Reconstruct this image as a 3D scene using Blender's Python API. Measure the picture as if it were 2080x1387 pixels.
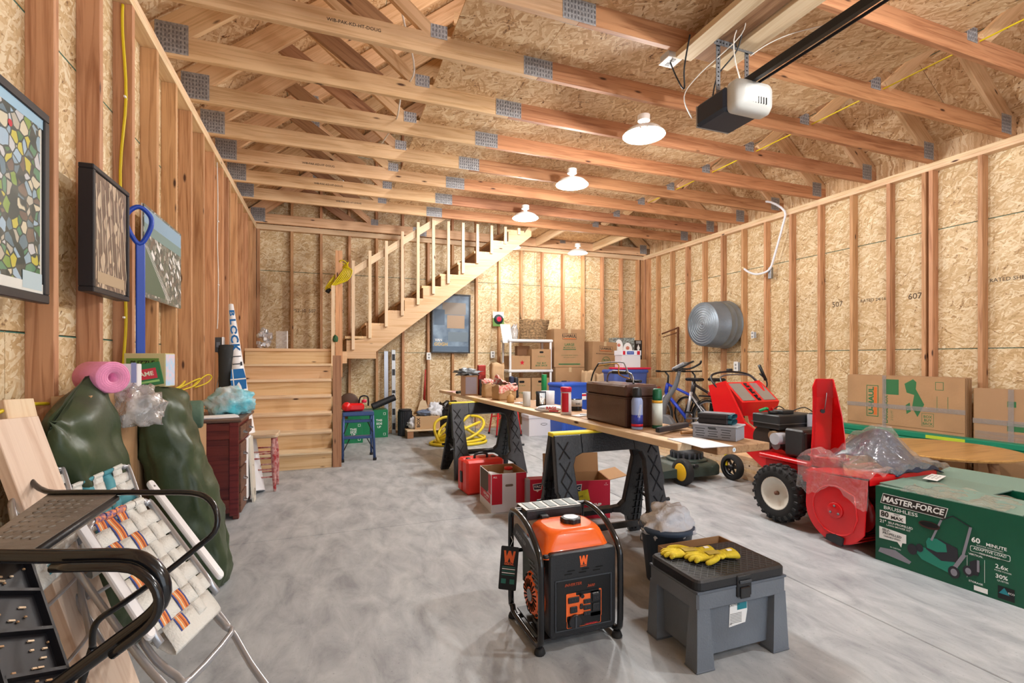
import bpy, math, random
from mathutils import Matrix, Vector, Euler
R = math.radians; PI = math.pi
random.seed(7)
for o in list(bpy.data.objects): bpy.data.objects.remove(o)
SC = bpy.context.scene; COL = SC.collection
# ---------------- camera, sky, light, exposure ----------------
cam = bpy.data.cameras.new('camera'); cam.sensor_width = 36.0; cam.lens = 17.30; cam.shift_y = 0.01665
cam.clip_start = 0.02
cam_o = bpy.data.objects.new('camera', cam); COL.objects.link(cam_o)
cam_o.location = (0, 0, 1.2); cam_o.rotation_euler = (R(90), 0, -0.3568)
SC.camera = cam_o
SC.view_settings.view_transform = 'Standard'; SC.view_settings.look = 'None'
SC.view_settings.gamma = 1.0; SC.view_settings.use_curve_mapping = False
SC.view_settings.exposure = 0.33
w = bpy.data.worlds.new('daylight'); SC.world = w; w.use_nodes = True
bg = w.node_tree.nodes['Background']; bg.inputs[0].default_value = (0.80, 0.89, 1.0, 1); bg.inputs[1].default_value = 2.0
def area(name, loc, rot, sx, sy, power, col=(1,1,1)):
    l = bpy.data.lights.new(name, 'AREA'); l.shape = 'RECTANGLE'; l.size = sx; l.size_y = sy; l.energy = power; l.color = col
    o = bpy.data.objects.new(name, l); COL.objects.link(o); o.location = loc; o.rotation_euler = rot; return o
# unseen area lamp for daylight through the open garage door behind the camera
area('door_daylight', (2.4, -2.75, 1.45), (R(-90), 0, 0), 5.0, 2.6, 230, (0.93, 0.97, 1.0))
# ---------------- helpers ----------------
def T(x, y, z): return Matrix.Translation((x, y, z))
def RX(a): return Matrix.Rotation(R(a), 4, 'X')
def RY(a): return Matrix.Rotation(R(a), 4, 'Y')
def RZ(a): return Matrix.Rotation(R(a), 4, 'Z')
def FR(o, x, y):
    x = Vector(x).normalized(); y = Vector(y); z = x.cross(y).normalized(); y = z.cross(x)
    m = Matrix.Identity(4)
    for i in range(3): m[i][0] = x[i]; m[i][1] = y[i]; m[i][2] = z[i]; m[i][3] = o[i]
    return m
def FRONT(x=0, y=0, z=0): return FR((x, y, z), (1,0,0), (0,0,1))      # print frame on a -Y face
def LEFTF(x=0, y=0, z=0): return FR((x, y, z), (0,-1,0), (0,0,1))     # on a -X face
def RIGHTF(x=0, y=0, z=0): return FR((x, y, z), (0,1,0), (0,0,1))     # on a +X face
def TOPF(x=0, y=0, z=0): return T(x, y, z)
MATS = {}
def srgb(c):
    if isinstance(c, str): c = tuple(int(c[i:i+2], 16)/255 for i in (0, 2, 4))
    return tuple((v/12.92 if v <= .04045 else ((v+.055)/1.055)**2.4) for v in c[:3]) + (1,)
def mat(name, col='808080', rough=.5, metal=0., bump=0., bscale=40, var=0., vscale=6, trans=0., alpha=1., emit=0., coat=0., ior=1.45, var2=None):
    if name in MATS: return MATS[name]
    m = bpy.data.materials.new(name); m.use_nodes = True; nt = m.node_tree; N = nt.nodes; L = nt.links
    b = N['Principled BSDF']; c = srgb(col)
    b.inputs['Base Color'].default_value = c; b.inputs['Roughness'].default_value = rough; b.inputs['Metallic'].default_value = metal
    b.inputs['IOR'].default_value = ior
    if trans: b.inputs['Transmission Weight'].default_value = trans
    if alpha < 1: b.inputs['Alpha'].default_value = alpha
    if coat: b.inputs['Coat Weight'].default_value = coat
    if emit: b.inputs['Emission Color'].default_value = c; b.inputs['Emission Strength'].default_value = emit
    if bump or var:
        tc = N.new('ShaderNodeTexCoord'); n = N.new('ShaderNodeTexNoise'); n.inputs['Scale'].default_value = bscale; n.inputs['Detail'].default_value = 5
        L.new(tc.outputs['Object'], n.inputs['Vector'])
        if bump:
            bp = N.new('ShaderNodeBump'); bp.inputs['Strength'].default_value = bump; bp.inputs['Distance'].default_value = .02
            L.new(n.outputs['Fac'], bp.inputs['Height']); L.new(bp.outputs[0], b.inputs['Normal'])
        if var:
            n2 = N.new('ShaderNodeTexNoise'); n2.inputs['Scale'].default_value = vscale; n2.inputs['Detail'].default_value = 4
            L.new(tc.outputs['Object'], n2.inputs['Vector'])
            r = N.new('ShaderNodeValToRGB'); L.new(n2.outputs['Fac'], r.inputs[0])
            d = srgb(var2) if var2 else tuple(v*(1-var) for v in c[:3])+(1,)
            r.color_ramp.elements[0].position = .35; r.color_ramp.elements[1].position = .65
            r.color_ramp.elements[0].color = d; r.color_ramp.elements[1].color = tuple(min(1, v*(1+var*.4)) for v in c[:3])+(1,)
            L.new(r.outputs[0], b.inputs['Base Color'])
    MATS[name] = m; return m
def ramp(N, stops):
    r = N.new('ShaderNodeValToRGB'); e = r.color_ramp.elements
    while len(e) < len(stops): e.new(.5)
    for i, (p, c) in enumerate(stops): e[i].position = p; e[i].color = srgb(c) if not isinstance(c, tuple) else c
    return r
def wood_mat(name, light, dark, knots=True, rough=.6, gscale=1., hue=.12):
    m = bpy.data.materials.new(name); m.use_nodes = True; nt = m.node_tree; N = nt.nodes; L = nt.links; b = N['Principled BSDF']
    tc = N.new('ShaderNodeTexCoord'); oi = N.new('ShaderNodeObjectInfo')
    sc = N.new('ShaderNodeVectorMath'); sc.operation = 'SCALE'; sc.inputs[0].default_value = (17, 9, 13); L.new(oi.outputs['Random'], sc.inputs['Scale'])
    ad = N.new('ShaderNodeVectorMath'); ad.operation = 'ADD'; L.new(tc.outputs['Object'], ad.inputs[0]); L.new(sc.outputs[0], ad.inputs[1])
    mp = N.new('ShaderNodeMapping'); mp.inputs['Scale'].default_value = (1.3*gscale, 26*gscale, 26*gscale); L.new(ad.outputs[0], mp.inputs[0])
    n = N.new('ShaderNodeTexNoise'); n.inputs['Scale'].default_value = 1.4; n.inputs['Detail'].default_value = 6; n.inputs['Distortion'].default_value = 1.2; L.new(mp.outputs[0], n.inputs['Vector'])
    r = ramp(N, [(.28, dark), (.55, light), (.8, light)]); L.new(n.outputs['Fac'], r.inputs[0])
    hs = N.new('ShaderNodeHueSaturation'); L.new(r.outputs[0], hs.inputs['Color'])
    mr = N.new('ShaderNodeMapRange'); mr.inputs['To Min'].default_value = 1-hue*1.5; mr.inputs['To Max'].default_value = 1+hue; L.new(oi.outputs['Random'], mr.inputs[0]); L.new(mr.outputs[0], hs.inputs['Value'])
    m2 = N.new('ShaderNodeMath'); m2.operation = 'MULTIPLY'; m2.inputs[1].default_value = 7.13; L.new(oi.outputs['Random'], m2.inputs[0])
    fr = N.new('ShaderNodeMath'); fr.operation = 'FRACT'; L.new(m2.outputs[0], fr.inputs[0])
    mr2 = N.new('ShaderNodeMapRange'); mr2.inputs['To Min'].default_value = .492; mr2.inputs['To Max'].default_value = .506; L.new(fr.outputs[0], mr2.inputs[0]); L.new(mr2.outputs[0], hs.inputs['Hue'])
    out = hs.outputs[0]
    if knots:
        mk = N.new('ShaderNodeMapping'); mk.inputs['Scale'].default_value = (2.6, 9, 9); L.new(ad.outputs[0], mk.inputs[0])
        v = N.new('ShaderNodeTexVoronoi'); v.inputs['Scale'].default_value = 1; L.new(mk.outputs[0], v.inputs['Vector'])
        kr = ramp(N, [(.05, (1,1,1,1)), (.11, (0,0,0,1))]); L.new(v.outputs['Distance'], kr.inputs[0])
        mx = N.new('ShaderNodeMix'); mx.data_type = 'RGBA'; L.new(kr.outputs[0], mx.inputs[0]); L.new(out, mx.inputs[6]); mx.inputs[7].default_value = srgb('4a2a18'); out = mx.outputs[2]
    L.new(out, b.inputs['Base Color']); b.inputs['Roughness'].default_value = rough
    bp = N.new('ShaderNodeBump'); bp.inputs['Strength'].default_value = .15; bp.inputs['Distance'].default_value = .01; L.new(n.outputs['Fac'], bp.inputs['Height']); L.new(bp.outputs[0], b.inputs['Normal'])
    MATS[name] = m; return m
def osb_mat(name, c0, c1, c2, c3, sc=1.0):
    m = bpy.data.materials.new(name); m.use_nodes = True; nt = m.node_tree; N = nt.nodes; L = nt.links; b = N['Principled BSDF']
    tc = N.new('ShaderNodeTexCoord'); oi = N.new('ShaderNodeObjectInfo')
    s1 = N.new('ShaderNodeVectorMath'); s1.operation = 'SCALE'; s1.inputs[0].default_value = (31, 17, 3); L.new(oi.outputs['Random'], s1.inputs['Scale'])
    ad = N.new('ShaderNodeVectorMath'); ad.operation = 'ADD'; L.new(tc.outputs['Object'], ad.inputs[0]); L.new(s1.outputs[0], ad.inputs[1])
    nz = N.new('ShaderNodeTexNoise'); nz.inputs['Scale'].default_value = 9; nz.inputs['Detail'].default_value = 3; L.new(ad.outputs[0], nz.inputs['Vector'])
    s2 = N.new('ShaderNodeVectorMath'); s2.operation = 'SCALE'; s2.inputs['Scale'].default_value = .07; L.new(nz.outputs['Color'], s2.inputs[0])
    a2 = N.new('ShaderNodeVectorMath'); a2.operation = 'ADD'; L.new(ad.outputs[0], a2.inputs[0]); L.new(s2.outputs[0], a2.inputs[1])
    vals = []
    for rot, sx, sy in ((6, 7, 42), (38, 8, 40), (-30, 7, 46), (68, 9, 44)):
        mp = N.new('ShaderNodeMapping'); mp.vector_type = 'TEXTURE'; mp.inputs['Rotation'].default_value = (0, 0, R(rot)); mp.inputs['Scale'].default_value = (1/(sx*sc), 1/(sy*sc), 1); L.new(a2.outputs[0], mp.inputs[0])
        v = N.new('ShaderNodeTexVoronoi'); v.inputs['Scale'].default_value = 1; v.inputs['Randomness'].default_value = 1; L.new(mp.outputs[0], v.inputs['Vector'])
        sp = N.new('ShaderNodeSeparateColor'); L.new(v.outputs['Color'], sp.inputs[0]); vals.append((sp, v))
    def mathn(op, a, bb):
        q = N.new('ShaderNodeMath'); q.operation = op
        for i, x in enumerate((a, bb)):
            if isinstance(x, (int, float)): q.inputs[i].default_value = x
            else: L.new(x, q.inputs[i])
        return q.outputs[0]
    # the flake on top at each place: the layer whose own random height is greatest
    cur = vals[0][0].outputs[0]; h = vals[0][0].outputs[1]
    for sp, v in vals[1:]:
        g = mathn('GREATER_THAN', sp.outputs[1], h); mx = N.new('ShaderNodeMix'); L.new(g, mx.inputs[0]); L.new(cur, mx.inputs[2]); L.new(sp.outputs[0], mx.inputs[3]); cur = mx.outputs[0]
        h = mathn('MAXIMUM', sp.outputs[1], h)
    fine = N.new('ShaderNodeTexNoise'); fine.inputs['Scale'].default_value = 70; fine.inputs['Detail'].default_value = 2; L.new(ad.outputs[0], fine.inputs['Vector'])
    t = mathn('ADD', mathn('MULTIPLY', cur, .75), mathn('MULTIPLY', fine.outputs['Fac'], .3))
    r = ramp(N, [(.11, c0), (.17, c1), (.5, c2), (.95, c3)]); L.new(t, r.inputs[0])
    big = N.new('ShaderNodeTexNoise'); big.inputs['Scale'].default_value = 1.5; L.new(ad.outputs[0], big.inputs['Vector'])
    hs = N.new('ShaderNodeHueSaturation'); L.new(r.outputs[0], hs.inputs['Color']); mr = N.new('ShaderNodeMapRange'); mr.inputs['To Min'].default_value = .88; mr.inputs['To Max'].default_value = 1.1; L.new(big.outputs['Fac'], mr.inputs[0]); L.new(mr.outputs[0], hs.inputs['Value'])
    L.new(hs.outputs[0], b.inputs['Base Color']); b.inputs['Roughness'].default_value = .55
    bp = N.new('ShaderNodeBump'); bp.inputs['Strength'].default_value = .35; bp.inputs['Distance'].default_value = .004; L.new(cur, bp.inputs['Height']); L.new(bp.outputs[0], b.inputs['Normal'])
    MATS[name] = m; return m
def film_mat(name, tint='ffffff', haze=.10, gloss=.25, rough=.12, bump=.8, scale=22):
    m = bpy.data.materials.new(name); m.use_nodes = True; nt = m.node_tree; N = nt.nodes; L = nt.links; N.remove(N['Principled BSDF'])
    tr = N.new('ShaderNodeBsdfTransparent'); gl = N.new('ShaderNodeBsdfGlossy'); df = N.new('ShaderNodeBsdfDiffuse'); df.inputs[0].default_value = srgb(tint); gl.inputs['Roughness'].default_value = rough
    tc = N.new('ShaderNodeTexCoord'); n = N.new('ShaderNodeTexNoise'); n.inputs['Scale'].default_value = scale; n.inputs['Detail'].default_value = 3; n.inputs['Distortion'].default_value = 1.5; L.new(tc.outputs['Object'], n.inputs['Vector'])
    bp = N.new('ShaderNodeBump'); bp.inputs['Strength'].default_value = bump; bp.inputs['Distance'].default_value = .02; L.new(n.outputs['Fac'], bp.inputs['Height']); L.new(bp.outputs[0], gl.inputs['Normal'])
    lw = N.new('ShaderNodeLayerWeight'); lw.inputs[0].default_value = .25; L.new(bp.outputs[0], lw.inputs['Normal'])
    mr = N.new('ShaderNodeMapRange'); mr.inputs['To Min'].default_value = gloss*.35; mr.inputs['To Max'].default_value = min(1, gloss*2.6); L.new(lw.outputs['Facing'], mr.inputs[0])
    m1 = N.new('ShaderNodeMixShader'); m1.inputs[0].default_value = haze; L.new(tr.outputs[0], m1.inputs[1]); L.new(df.outputs[0], m1.inputs[2])
    m2 = N.new('ShaderNodeMixShader'); L.new(mr.outputs[0], m2.inputs[0]); L.new(m1.outputs[0], m2.inputs[1]); L.new(gl.outputs[0], m2.inputs[2]); L.new(m2.outputs[0], N['Material Output'].inputs[0])
    MATS[name] = m; return m
film_mat('film_sheet', 'f2f4fa', .10, .22, .10, .9, 16); film_mat('wrap_film', 'e8ecec', .12, .25, .12, .8, 20); film_mat('cloudy_film', 'dcdcdc', .42, .3, .15, .8, 18); film_mat('film_band', 'f0ece8', .14, .3, .1, 1., 60)
def concrete_mat():
    m = bpy.data.materials.new('concrete'); m.use_nodes = True; nt = m.node_tree; N = nt.nodes; L = nt.links; b = N['Principled BSDF']
    tc = N.new('ShaderNodeTexCoord')
    n1 = N.new('ShaderNodeTexNoise'); n1.inputs['Scale'].default_value = .9; n1.inputs['Detail'].default_value = 6; n1.inputs['Distortion'].default_value = 1.0; L.new(tc.outputs['Object'], n1.inputs['Vector'])
    mp = N.new('ShaderNodeMapping'); mp.inputs['Scale'].default_value = (5, 2.2, 1); mp.inputs['Rotation'].default_value = (0, 0, R(25)); L.new(tc.outputs['Object'], mp.inputs[0])
    n2 = N.new('ShaderNodeTexNoise'); n2.inputs['Scale'].default_value = 1.6; n2.inputs['Detail'].default_value = 9; n2.inputs['Roughness'].default_value = .65; n2.inputs['Distortion'].default_value = .5; L.new(mp.outputs[0], n2.inputs['Vector'])
    r1 = ramp(N, [(.3, '8c9094'), (.7, 'afb3b6')]); L.new(n1.outputs['Fac'], r1.inputs[0])
    r2 = ramp(N, [(.3, '74787c'), (.47, 'a2a6a9'), (.7, 'c8cccd')]); L.new(n2.outputs['Fac'], r2.inputs[0])
    mx = N.new('ShaderNodeMix'); mx.data_type = 'RGBA'; mx.inputs[0].default_value = .62; L.new(r1.outputs[0], mx.inputs[6]); L.new(r2.outputs[0], mx.inputs[7])
    n3 = N.new('ShaderNodeTexNoise'); n3.inputs['Scale'].default_value = 90; L.new(tc.outputs['Object'], n3.inputs['Vector'])
    r3 = ramp(N, [(.26, '505050'), (.34, 'ffffff')]); L.new(n3.outputs['Fac'], r3.inputs[0])
    m3 = N.new('ShaderNodeMix'); m3.data_type = 'RGBA'; m3.blend_type = 'MULTIPLY'; m3.inputs[0].default_value = .35; L.new(mx.outputs[2], m3.inputs[6]); L.new(r3.outputs[0], m3.inputs[7])
    L.new(m3.outputs[2], b.inputs['Base Color']); b.inputs['Roughness'].default_value = .55
    bp = N.new('ShaderNodeBump'); bp.inputs['Strength'].default_value = .12; bp.inputs['Distance'].default_value = .01; L.new(n2.outputs['Fac'], bp.inputs['Height']); L.new(bp.outputs[0], b.inputs['Normal'])
    MATS['concrete'] = m; return m
_tc = {}
def text_geo(s, bold=0.):
    k = (s, bold)
    if k not in _tc:
        c = bpy.data.curves.new('t', 'FONT'); c.body = s; c.size = 1; c.align_x = 'CENTER'; c.align_y = 'CENTER'; c.offset = bold; c.resolution_u = 2
        o = bpy.data.objects.new('t', c); me = bpy.data.meshes.new_from_object(o)
        _tc[k] = ([v.co.copy() for v in me.vertices], [tuple(p.vertices) for p in me.polygons])
        bpy.data.objects.remove(o); bpy.data.meshes.remove(me)
    return _tc[k]
class MB:
    def __init__(s): s.v = []; s.f = []; s.fm = []; s.fs = []; s.mats = []
    def add(s, vs, fs, m, M=None, smooth=False):
        if m not in s.mats: s.mats.append(m)
        k = s.mats.index(m); n = len(s.v)
        s.v += [tuple(M @ Vector(v)) if M is not None else tuple(v) for v in vs]
        for f in fs: s.f.append(tuple(i+n for i in f)); s.fm.append(k); s.fs.append(smooth)
        return s
    def box(s, c, d, m, M=None, b=0., smooth=False, taper=1.):
        """box centred at c with size d; b = chamfer; taper scales the top"""
        x, y, z = d[0]/2, d[1]/2, d[2]/2; b = min(b, x*.95, y*.95, z*.95)
        if b <= 0:
            vs = [(sx*x*(taper if sz > 0 else 1)+c[0], sy*y*(taper if sz > 0 else 1)+c[1], sz*z+c[2]) for sx in (-1,1) for sy in (-1,1) for sz in (-1,1)]
            fs = [(0,1,3,2), (4,6,7,5), (0,4,5,1), (2,3,7,6), (0,2,6,4), (1,5,7,3)]
            return s.add(vs, fs, m, M, smooth)
        vs = []; idx = {}
        for sx in (-1,1):
            for sy in (-1,1):
                for sz in (-1,1):
                    t = taper if sz > 0 else 1
                    for a in range(3):
                        p = [sx*(x*t-(b if a != 0 else 0)), sy*(y*t-(b if a != 1 else 0)), sz*(z-(b if a != 2 else 0))]
                        idx[(sx, sy, sz, a)] = len(vs); vs.append((p[0]+c[0], p[1]+c[1], p[2]+c[2]))
        fs = []
        I = idx
        for q in (-1,1):
            for a in range(3):
                pts = []
                for (u, v) in ((-1,-1), (1,-1), (1,1), (-1,1)):
                    k = [0,0,0]; k[a] = q; k[(a+1)%3] = u; k[(a+2)%3] = v; pts.append(I[(k[0], k[1], k[2], a)])
                fs.append(tuple(pts) if q > 0 else tuple(reversed(pts)))
        for a in range(3):
            p1, p2 = (a+1)%3, (a+2)%3
            for u in (-1,1):
                for v in (-1,1):
                    k0 = [0,0,0]; k1 = [0,0,0]; k0[a] = -1; k1[a] = 1
                    for k in (k0, k1): k[p1] = u; k[p2] = v
                    f = (I[(*k0, p1)], I[(*k1, p1)], I[(*k1, p2)], I[(*k0, p2)])
                    fs.append(f if u*v < 0 else tuple(reversed(f)))
        for sx in (-1,1):
            for sy in (-1,1):
                for sz in (-1,1):
                    f = (I[(sx,sy,sz,0)], I[(sx,sy,sz,1)], I[(sx,sy,sz,2)]); fs.append(f if sx*sy*sz > 0 else tuple(reversed(f)))
        return s.add(vs, fs, m, M, smooth)
    def lathe(s, prof, m, M=None, n=20, smooth=True, cap=True, a0=0., a1=360.):
        """profile [(r,z)] turned about Z"""
        full = abs(a1-a0) >= 360; k = n if full else n+1; vs = []; fs = []
        for r, z in prof:
            for i in range(k):
                a = R(a0+(a1-a0)*i/n); vs.append((r*math.cos(a), r*math.sin(a), z))
        for j in range(len(prof)-1):
            for i in range(n):
                i2 = (i+1) % k; fs.append((j*k+i, j*k+i2, (j+1)*k+i2, (j+1)*k+i))
        if cap and full:
            if prof[0][0] > 1e-5: fs.append(tuple(reversed(range(k))))
            if prof[-1][0] > 1e-5: fs.append(tuple((len(prof)-1)*k+i for i in range(k)))
        return s.add(vs, fs, m, M, smooth)
    def cyl(s, p0, p1, r0, m, r1=None, n=14, M=None, smooth=True):
        p0 = Vector(p0); p1 = Vector(p1); d = p1-p0; L = d.length; q = d.to_track_quat('Z', 'Y').to_matrix().to_4x4(); q.translation = p0
        if M is not None: q = M @ q
        r1 = r0 if r1 is None else r1; c = min(r0, r1)*.08
        vs = []; fs = []; prof = [(r0, 0), (r1, L)]
        for r, z in prof:
            for i in range(n): a = 2*PI*i/n; vs.append((r*math.cos(a), r*math.sin(a), z))
        for i in range(n): fs.append((i, (i+1)%n, n+(i+1)%n, n+i))
        s.add(vs, fs, m, q, smooth)
        return s.add(vs, [tuple(reversed(range(n))), tuple(range(n, 2*n))], m, q, False)
    def tube(s, pts, r, m, n=8, closed=False, M=None, smooth=True, sub=0, flat=None):
        pts = [Vector(p) for p in pts]
        if sub:
            P = pts; out = []; L = len(P)
            rng = range(L) if closed else range(L-1)
            for i in rng:
                p0 = P[(i-1)%L] if closed or i > 0 else P[i]; p1 = P[i]; p2 = P[(i+1)%L]; p3 = P[(i+2)%L] if closed or i+2 < L else p2
                for k in range(sub):
                    t = k/sub; out.append(.5*((2*p1)+(-p0+p2)*t+(2*p0-5*p1+4*p2-p3)*t*t+(-p0+3*p1-3*p2+p3)*t**3))
            if not closed: out.append(P[-1])
            pts = out
            if isinstance(r, (list, tuple)):
                r = [r[min(i//sub, len(r)-1)]*(1-(i%sub)/sub)+r[min(i//sub+1, len(r)-1)]*((i%sub)/sub) for i in range(len(pts))]
        L = len(pts); vs = []; fs = []; prev = None
        for i, p in enumerate(pts):
            a = pts[(i-1)%L] if (closed or i > 0) else p; b = pts[(i+1)%L] if (closed or i < L-1) else p
            d = (b-a).normalized() if (b-a).length > 1e-9 else Vector((0,0,1))
            if prev is None:
                ref = Vector((0,0,1)) if abs(d.z) < .9 else Vector((1,0,0)); u = (ref-d*ref.dot(d)).normalized()
            else: u = (prev-d*prev.dot(d)); u = u.normalized() if u.length > 1e-6 else Vector((1,0,0))
            prev = u; v = d.cross(u); rr = r[i] if isinstance(r, (list, tuple)) else r
            for k in range(n):
                t = 2*PI*k/n
                vs.append(p+u*math.cos(t)*rr*(flat or 1)+v*math.sin(t)*rr)
        for i in range(L if closed else L-1):
            j = (i+1) % L
            for k in range(n): fs.append((i*n+k, i*n+(k+1)%n, j*n+(k+1)%n, j*n+k))
        if not closed: fs.append(tuple(reversed(range(n)))); fs.append(tuple((L-1)*n+k for k in range(n)))
        return s.add(vs, fs, m, M, smooth)
    def prism(s, poly, h, m, M=None, z0=0., smooth=False, b=0.):
        """polygon in XY extruded along Z from z0 by h, optional chamfered rims"""
        n = len(poly)
        if sum(poly[i][0]*poly[(i+1)%n][1]-poly[(i+1)%n][0]*poly[i][1] for i in range(n)) < 0: poly = list(reversed(poly))
        if b > 0:
            ins = []
            for i in range(n):
                p = Vector(poly[i]); a = Vector(poly[i-1]); c = Vector(poly[(i+1)%n])
                e1 = (p-a).normalized(); e2 = (c-p).normalized(); n1 = Vector((-e1.y, e1.x)); n2 = Vector((-e2.y, e2.x)); q = (n1+n2)
                q = q.normalized()*b/max(.4, math.sqrt(max(0., (1+n1.dot(n2))/2))) if q.length > 1e-6 else n1*b
                ins.append((p.x+q.x, p.y+q.y))
            rings = [(ins, z0), (poly, z0+b), (poly, z0+h-b), (ins, z0+h)]
        else: rings = [(poly, z0), (poly, z0+h)]
        vs = [(x, y, z) for pl, z in rings for x, y in pl]; fs = []
        for j in range(len(rings)-1):
            for i in range(n): fs.append((j*n+i, j*n+(i+1)%n, (j+1)*n+(i+1)%n, (j+1)*n+i))
        s.add(vs, fs, m, M, smooth)
        return s.add(vs, [tuple(reversed(range(n))), tuple((len(rings)-1)*n+i for i in range(n))], m, M, False)
    def text(s, t, size, m, M, bold=0., sx=1., shear=0.):
        v, f = text_geo(t, bold); K = Matrix(((size*sx, size*shear, 0, 0), (0, size, 0, 0), (0, 0, 1, 0), (0, 0, 0, 1)))
        return s.add(v, f, m, M @ K)
    def quad(s, w, h, m, M): return s.add([(-w/2,-h/2,0), (w/2,-h/2,0), (w/2,h/2,0), (-w/2,h/2,0)], [(0,1,2,3)], m, M)
    def poly(s, pts, m, M): return s.add([(x, y, 0) for x, y in pts], [tuple(range(len(pts)))], m, M)
    def grid(s, fn, nu, nv, m, M=None, smooth=True, wu=False, wv=False):
        """fn(u,v) with u,v in 0..1"""
        vs = [fn(i/(nu if wu else nu), j/nv) for j in range(nv+(0 if wv else 1)) for i in range(nu+(0 if wu else 1))]
        a = nu+(0 if wu else 1); bb = nv+(0 if wv else 1); fs = []
        for j in range(nv):
            for i in range(nu): fs.append((j*a+i, j*a+(i+1)%a, ((j+1)%bb)*a+(i+1)%a, ((j+1)%bb)*a+i))
        return s.add(vs, fs, m, M, smooth)
    def build(s, name, parent=None, label=None, cat=None, group=None, kind=None, loc=None, rotz=0., M=None, world=False, sub=0, thick=0.):
        me = bpy.data.meshes.new(name)
        vv = s.v
        if world and parent is not None:
            inv = parent.matrix_basis.inverted(); vv = [tuple(inv @ Vector(v)) for v in vv]
        me.from_pydata(vv, [], s.f)
        for m in s.mats: me.materials.append(m)
        me.polygons.foreach_set('material_index', s.fm); me.polygons.foreach_set('use_smooth', s.fs); me.update()
        o = bpy.data.objects.new(name, me); COL.objects.link(o)
        if parent is not None: o.parent = parent
        if M is not None: o.matrix_basis = M
        else:
            if loc: o.location = loc
            if rotz: o.rotation_euler = (0, 0, R(rotz))
        if thick: q = o.modifiers.new('thickness', 'SOLIDIFY'); q.thickness = thick; q.offset = 0
        if sub: q = o.modifiers.new('smooth', 'SUBSURF'); q.levels = sub; q.render_levels = sub
        tag(o, label, cat, group, kind); return o
def tag(o, label=None, cat=None, group=None, kind=None):
    if label: o['label'] = label
    if cat: o['category'] = cat
    if group: o['group'] = group
    if kind: o['kind'] = kind
    return o
def thing(name, label, cat, loc=(0,0,0), rotz=0., group=None, M=None):
    o = bpy.data.objects.new(name, None); COL.objects.link(o); o.empty_display_size = .1
    o.matrix_basis = M if M is not None else T(*loc) @ RZ(rotz)
    return tag(o, label, cat, group)
def dup(root, M, label=None, group=None):
    r = root.copy(); COL.objects.link(r); r.matrix_basis = M
    if label: r['label'] = label
    if group: r['group'] = group
    for ch in list(root.children):
        c = ch.copy(); COL.objects.link(c); c.parent = r
        for g in list(ch.children): d = g.copy(); COL.objects.link(d); d.parent = c
    return r
_bm = {}
def board(name, parent, p0, p1, w, t, m, up=(0,0,1), kind=None):
    """timber from p0 to p1: w along 'up', t across; one shared mesh per size"""
    p0 = Vector(p0); p1 = Vector(p1); L = round((p1-p0).length, 3); k = (L, w, t, m.name, name)
    if k not in _bm:
        b = MB(); b.box((L/2, 0, 0), (L, w, t), m, b=.002); me = bpy.data.meshes.new(name); me.from_pydata(b.v, [], b.f); me.materials.append(m); _bm[k] = me
    o = bpy.data.objects.new(name, _bm[k]); COL.objects.link(o); o.parent = parent; o.matrix_basis = FR(p0, p1-p0, up)
    if kind: o['kind'] = kind
    return o
# ---------------- materials of the shell ----------------
W_STUD = wood_mat('stud_fir', 'cc9b70', 'a06d45', hue=.10)
W_TRUSS = wood_mat('truss_pine', 'dfba90', 'c49a6c')
W_TRUSSR = wood_mat('truss_red_fir', 'c38a62', '9c6240')
W_PINE = wood_mat('clean_pine', 'e6caa4', 'd1ab7e', hue=.06)
W_STAIR = wood_mat('stair_pine', 'e2c095', 'cda270', hue=.07, gscale=.6)
W_PALE = wood_mat('pale_spruce', 'ead2b0', 'dcbc94', hue=.05)
W_BROWN = wood_mat('brown_fir', 'a9805c', '875d3d')
OSB = osb_mat('osb_wall', '7f5d3a', 'bf9f70', 'd5b98c', 'eee0c0', 1.6)
OSBR = osb_mat('osb_roof', '5a3a24', 'bf966a', 'd8b488', 'f0dab6', 1.3)
CONC = concrete_mat()
TEAL = mat('teal_edge_paint', '2f7468', .6); INK = mat('black_ink', '2a2420', .7); FINK = mat('faded_ink', '5b4a3a', .7); DARK = mat('dark_void', '0a0908', .9)
GALV = mat('galvanised_plate', 'a9a9ab', .5, .35, var=.3, vscale=60, bump=.3, bscale=120)
ZT = 3.19; XL = -.995; XR = 5.743; YB = 8.097; YF = -2.6; ZS = .10
# ---------------- floor ----------------
fb = MB()
ys = [YF-.3, 3.6, YB+.3]; xs = [XL-.3, 2.37, XR+.3]
for i in range(2):
    for j in range(2):
        fb.box(((xs[i]+xs[i+1])/2, (ys[j]+ys[j+1])/2, -.06), (xs[i+1]-xs[i]-.006, ys[j+1]-ys[j]-.006, .12), CONC, b=.003)
fb.box((2.37, 2.7, -.09), (7.4, 11.4, .12), mat('joint_grey', '5c5c5c', .9))
fb.build('floor', kind='structure')
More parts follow.
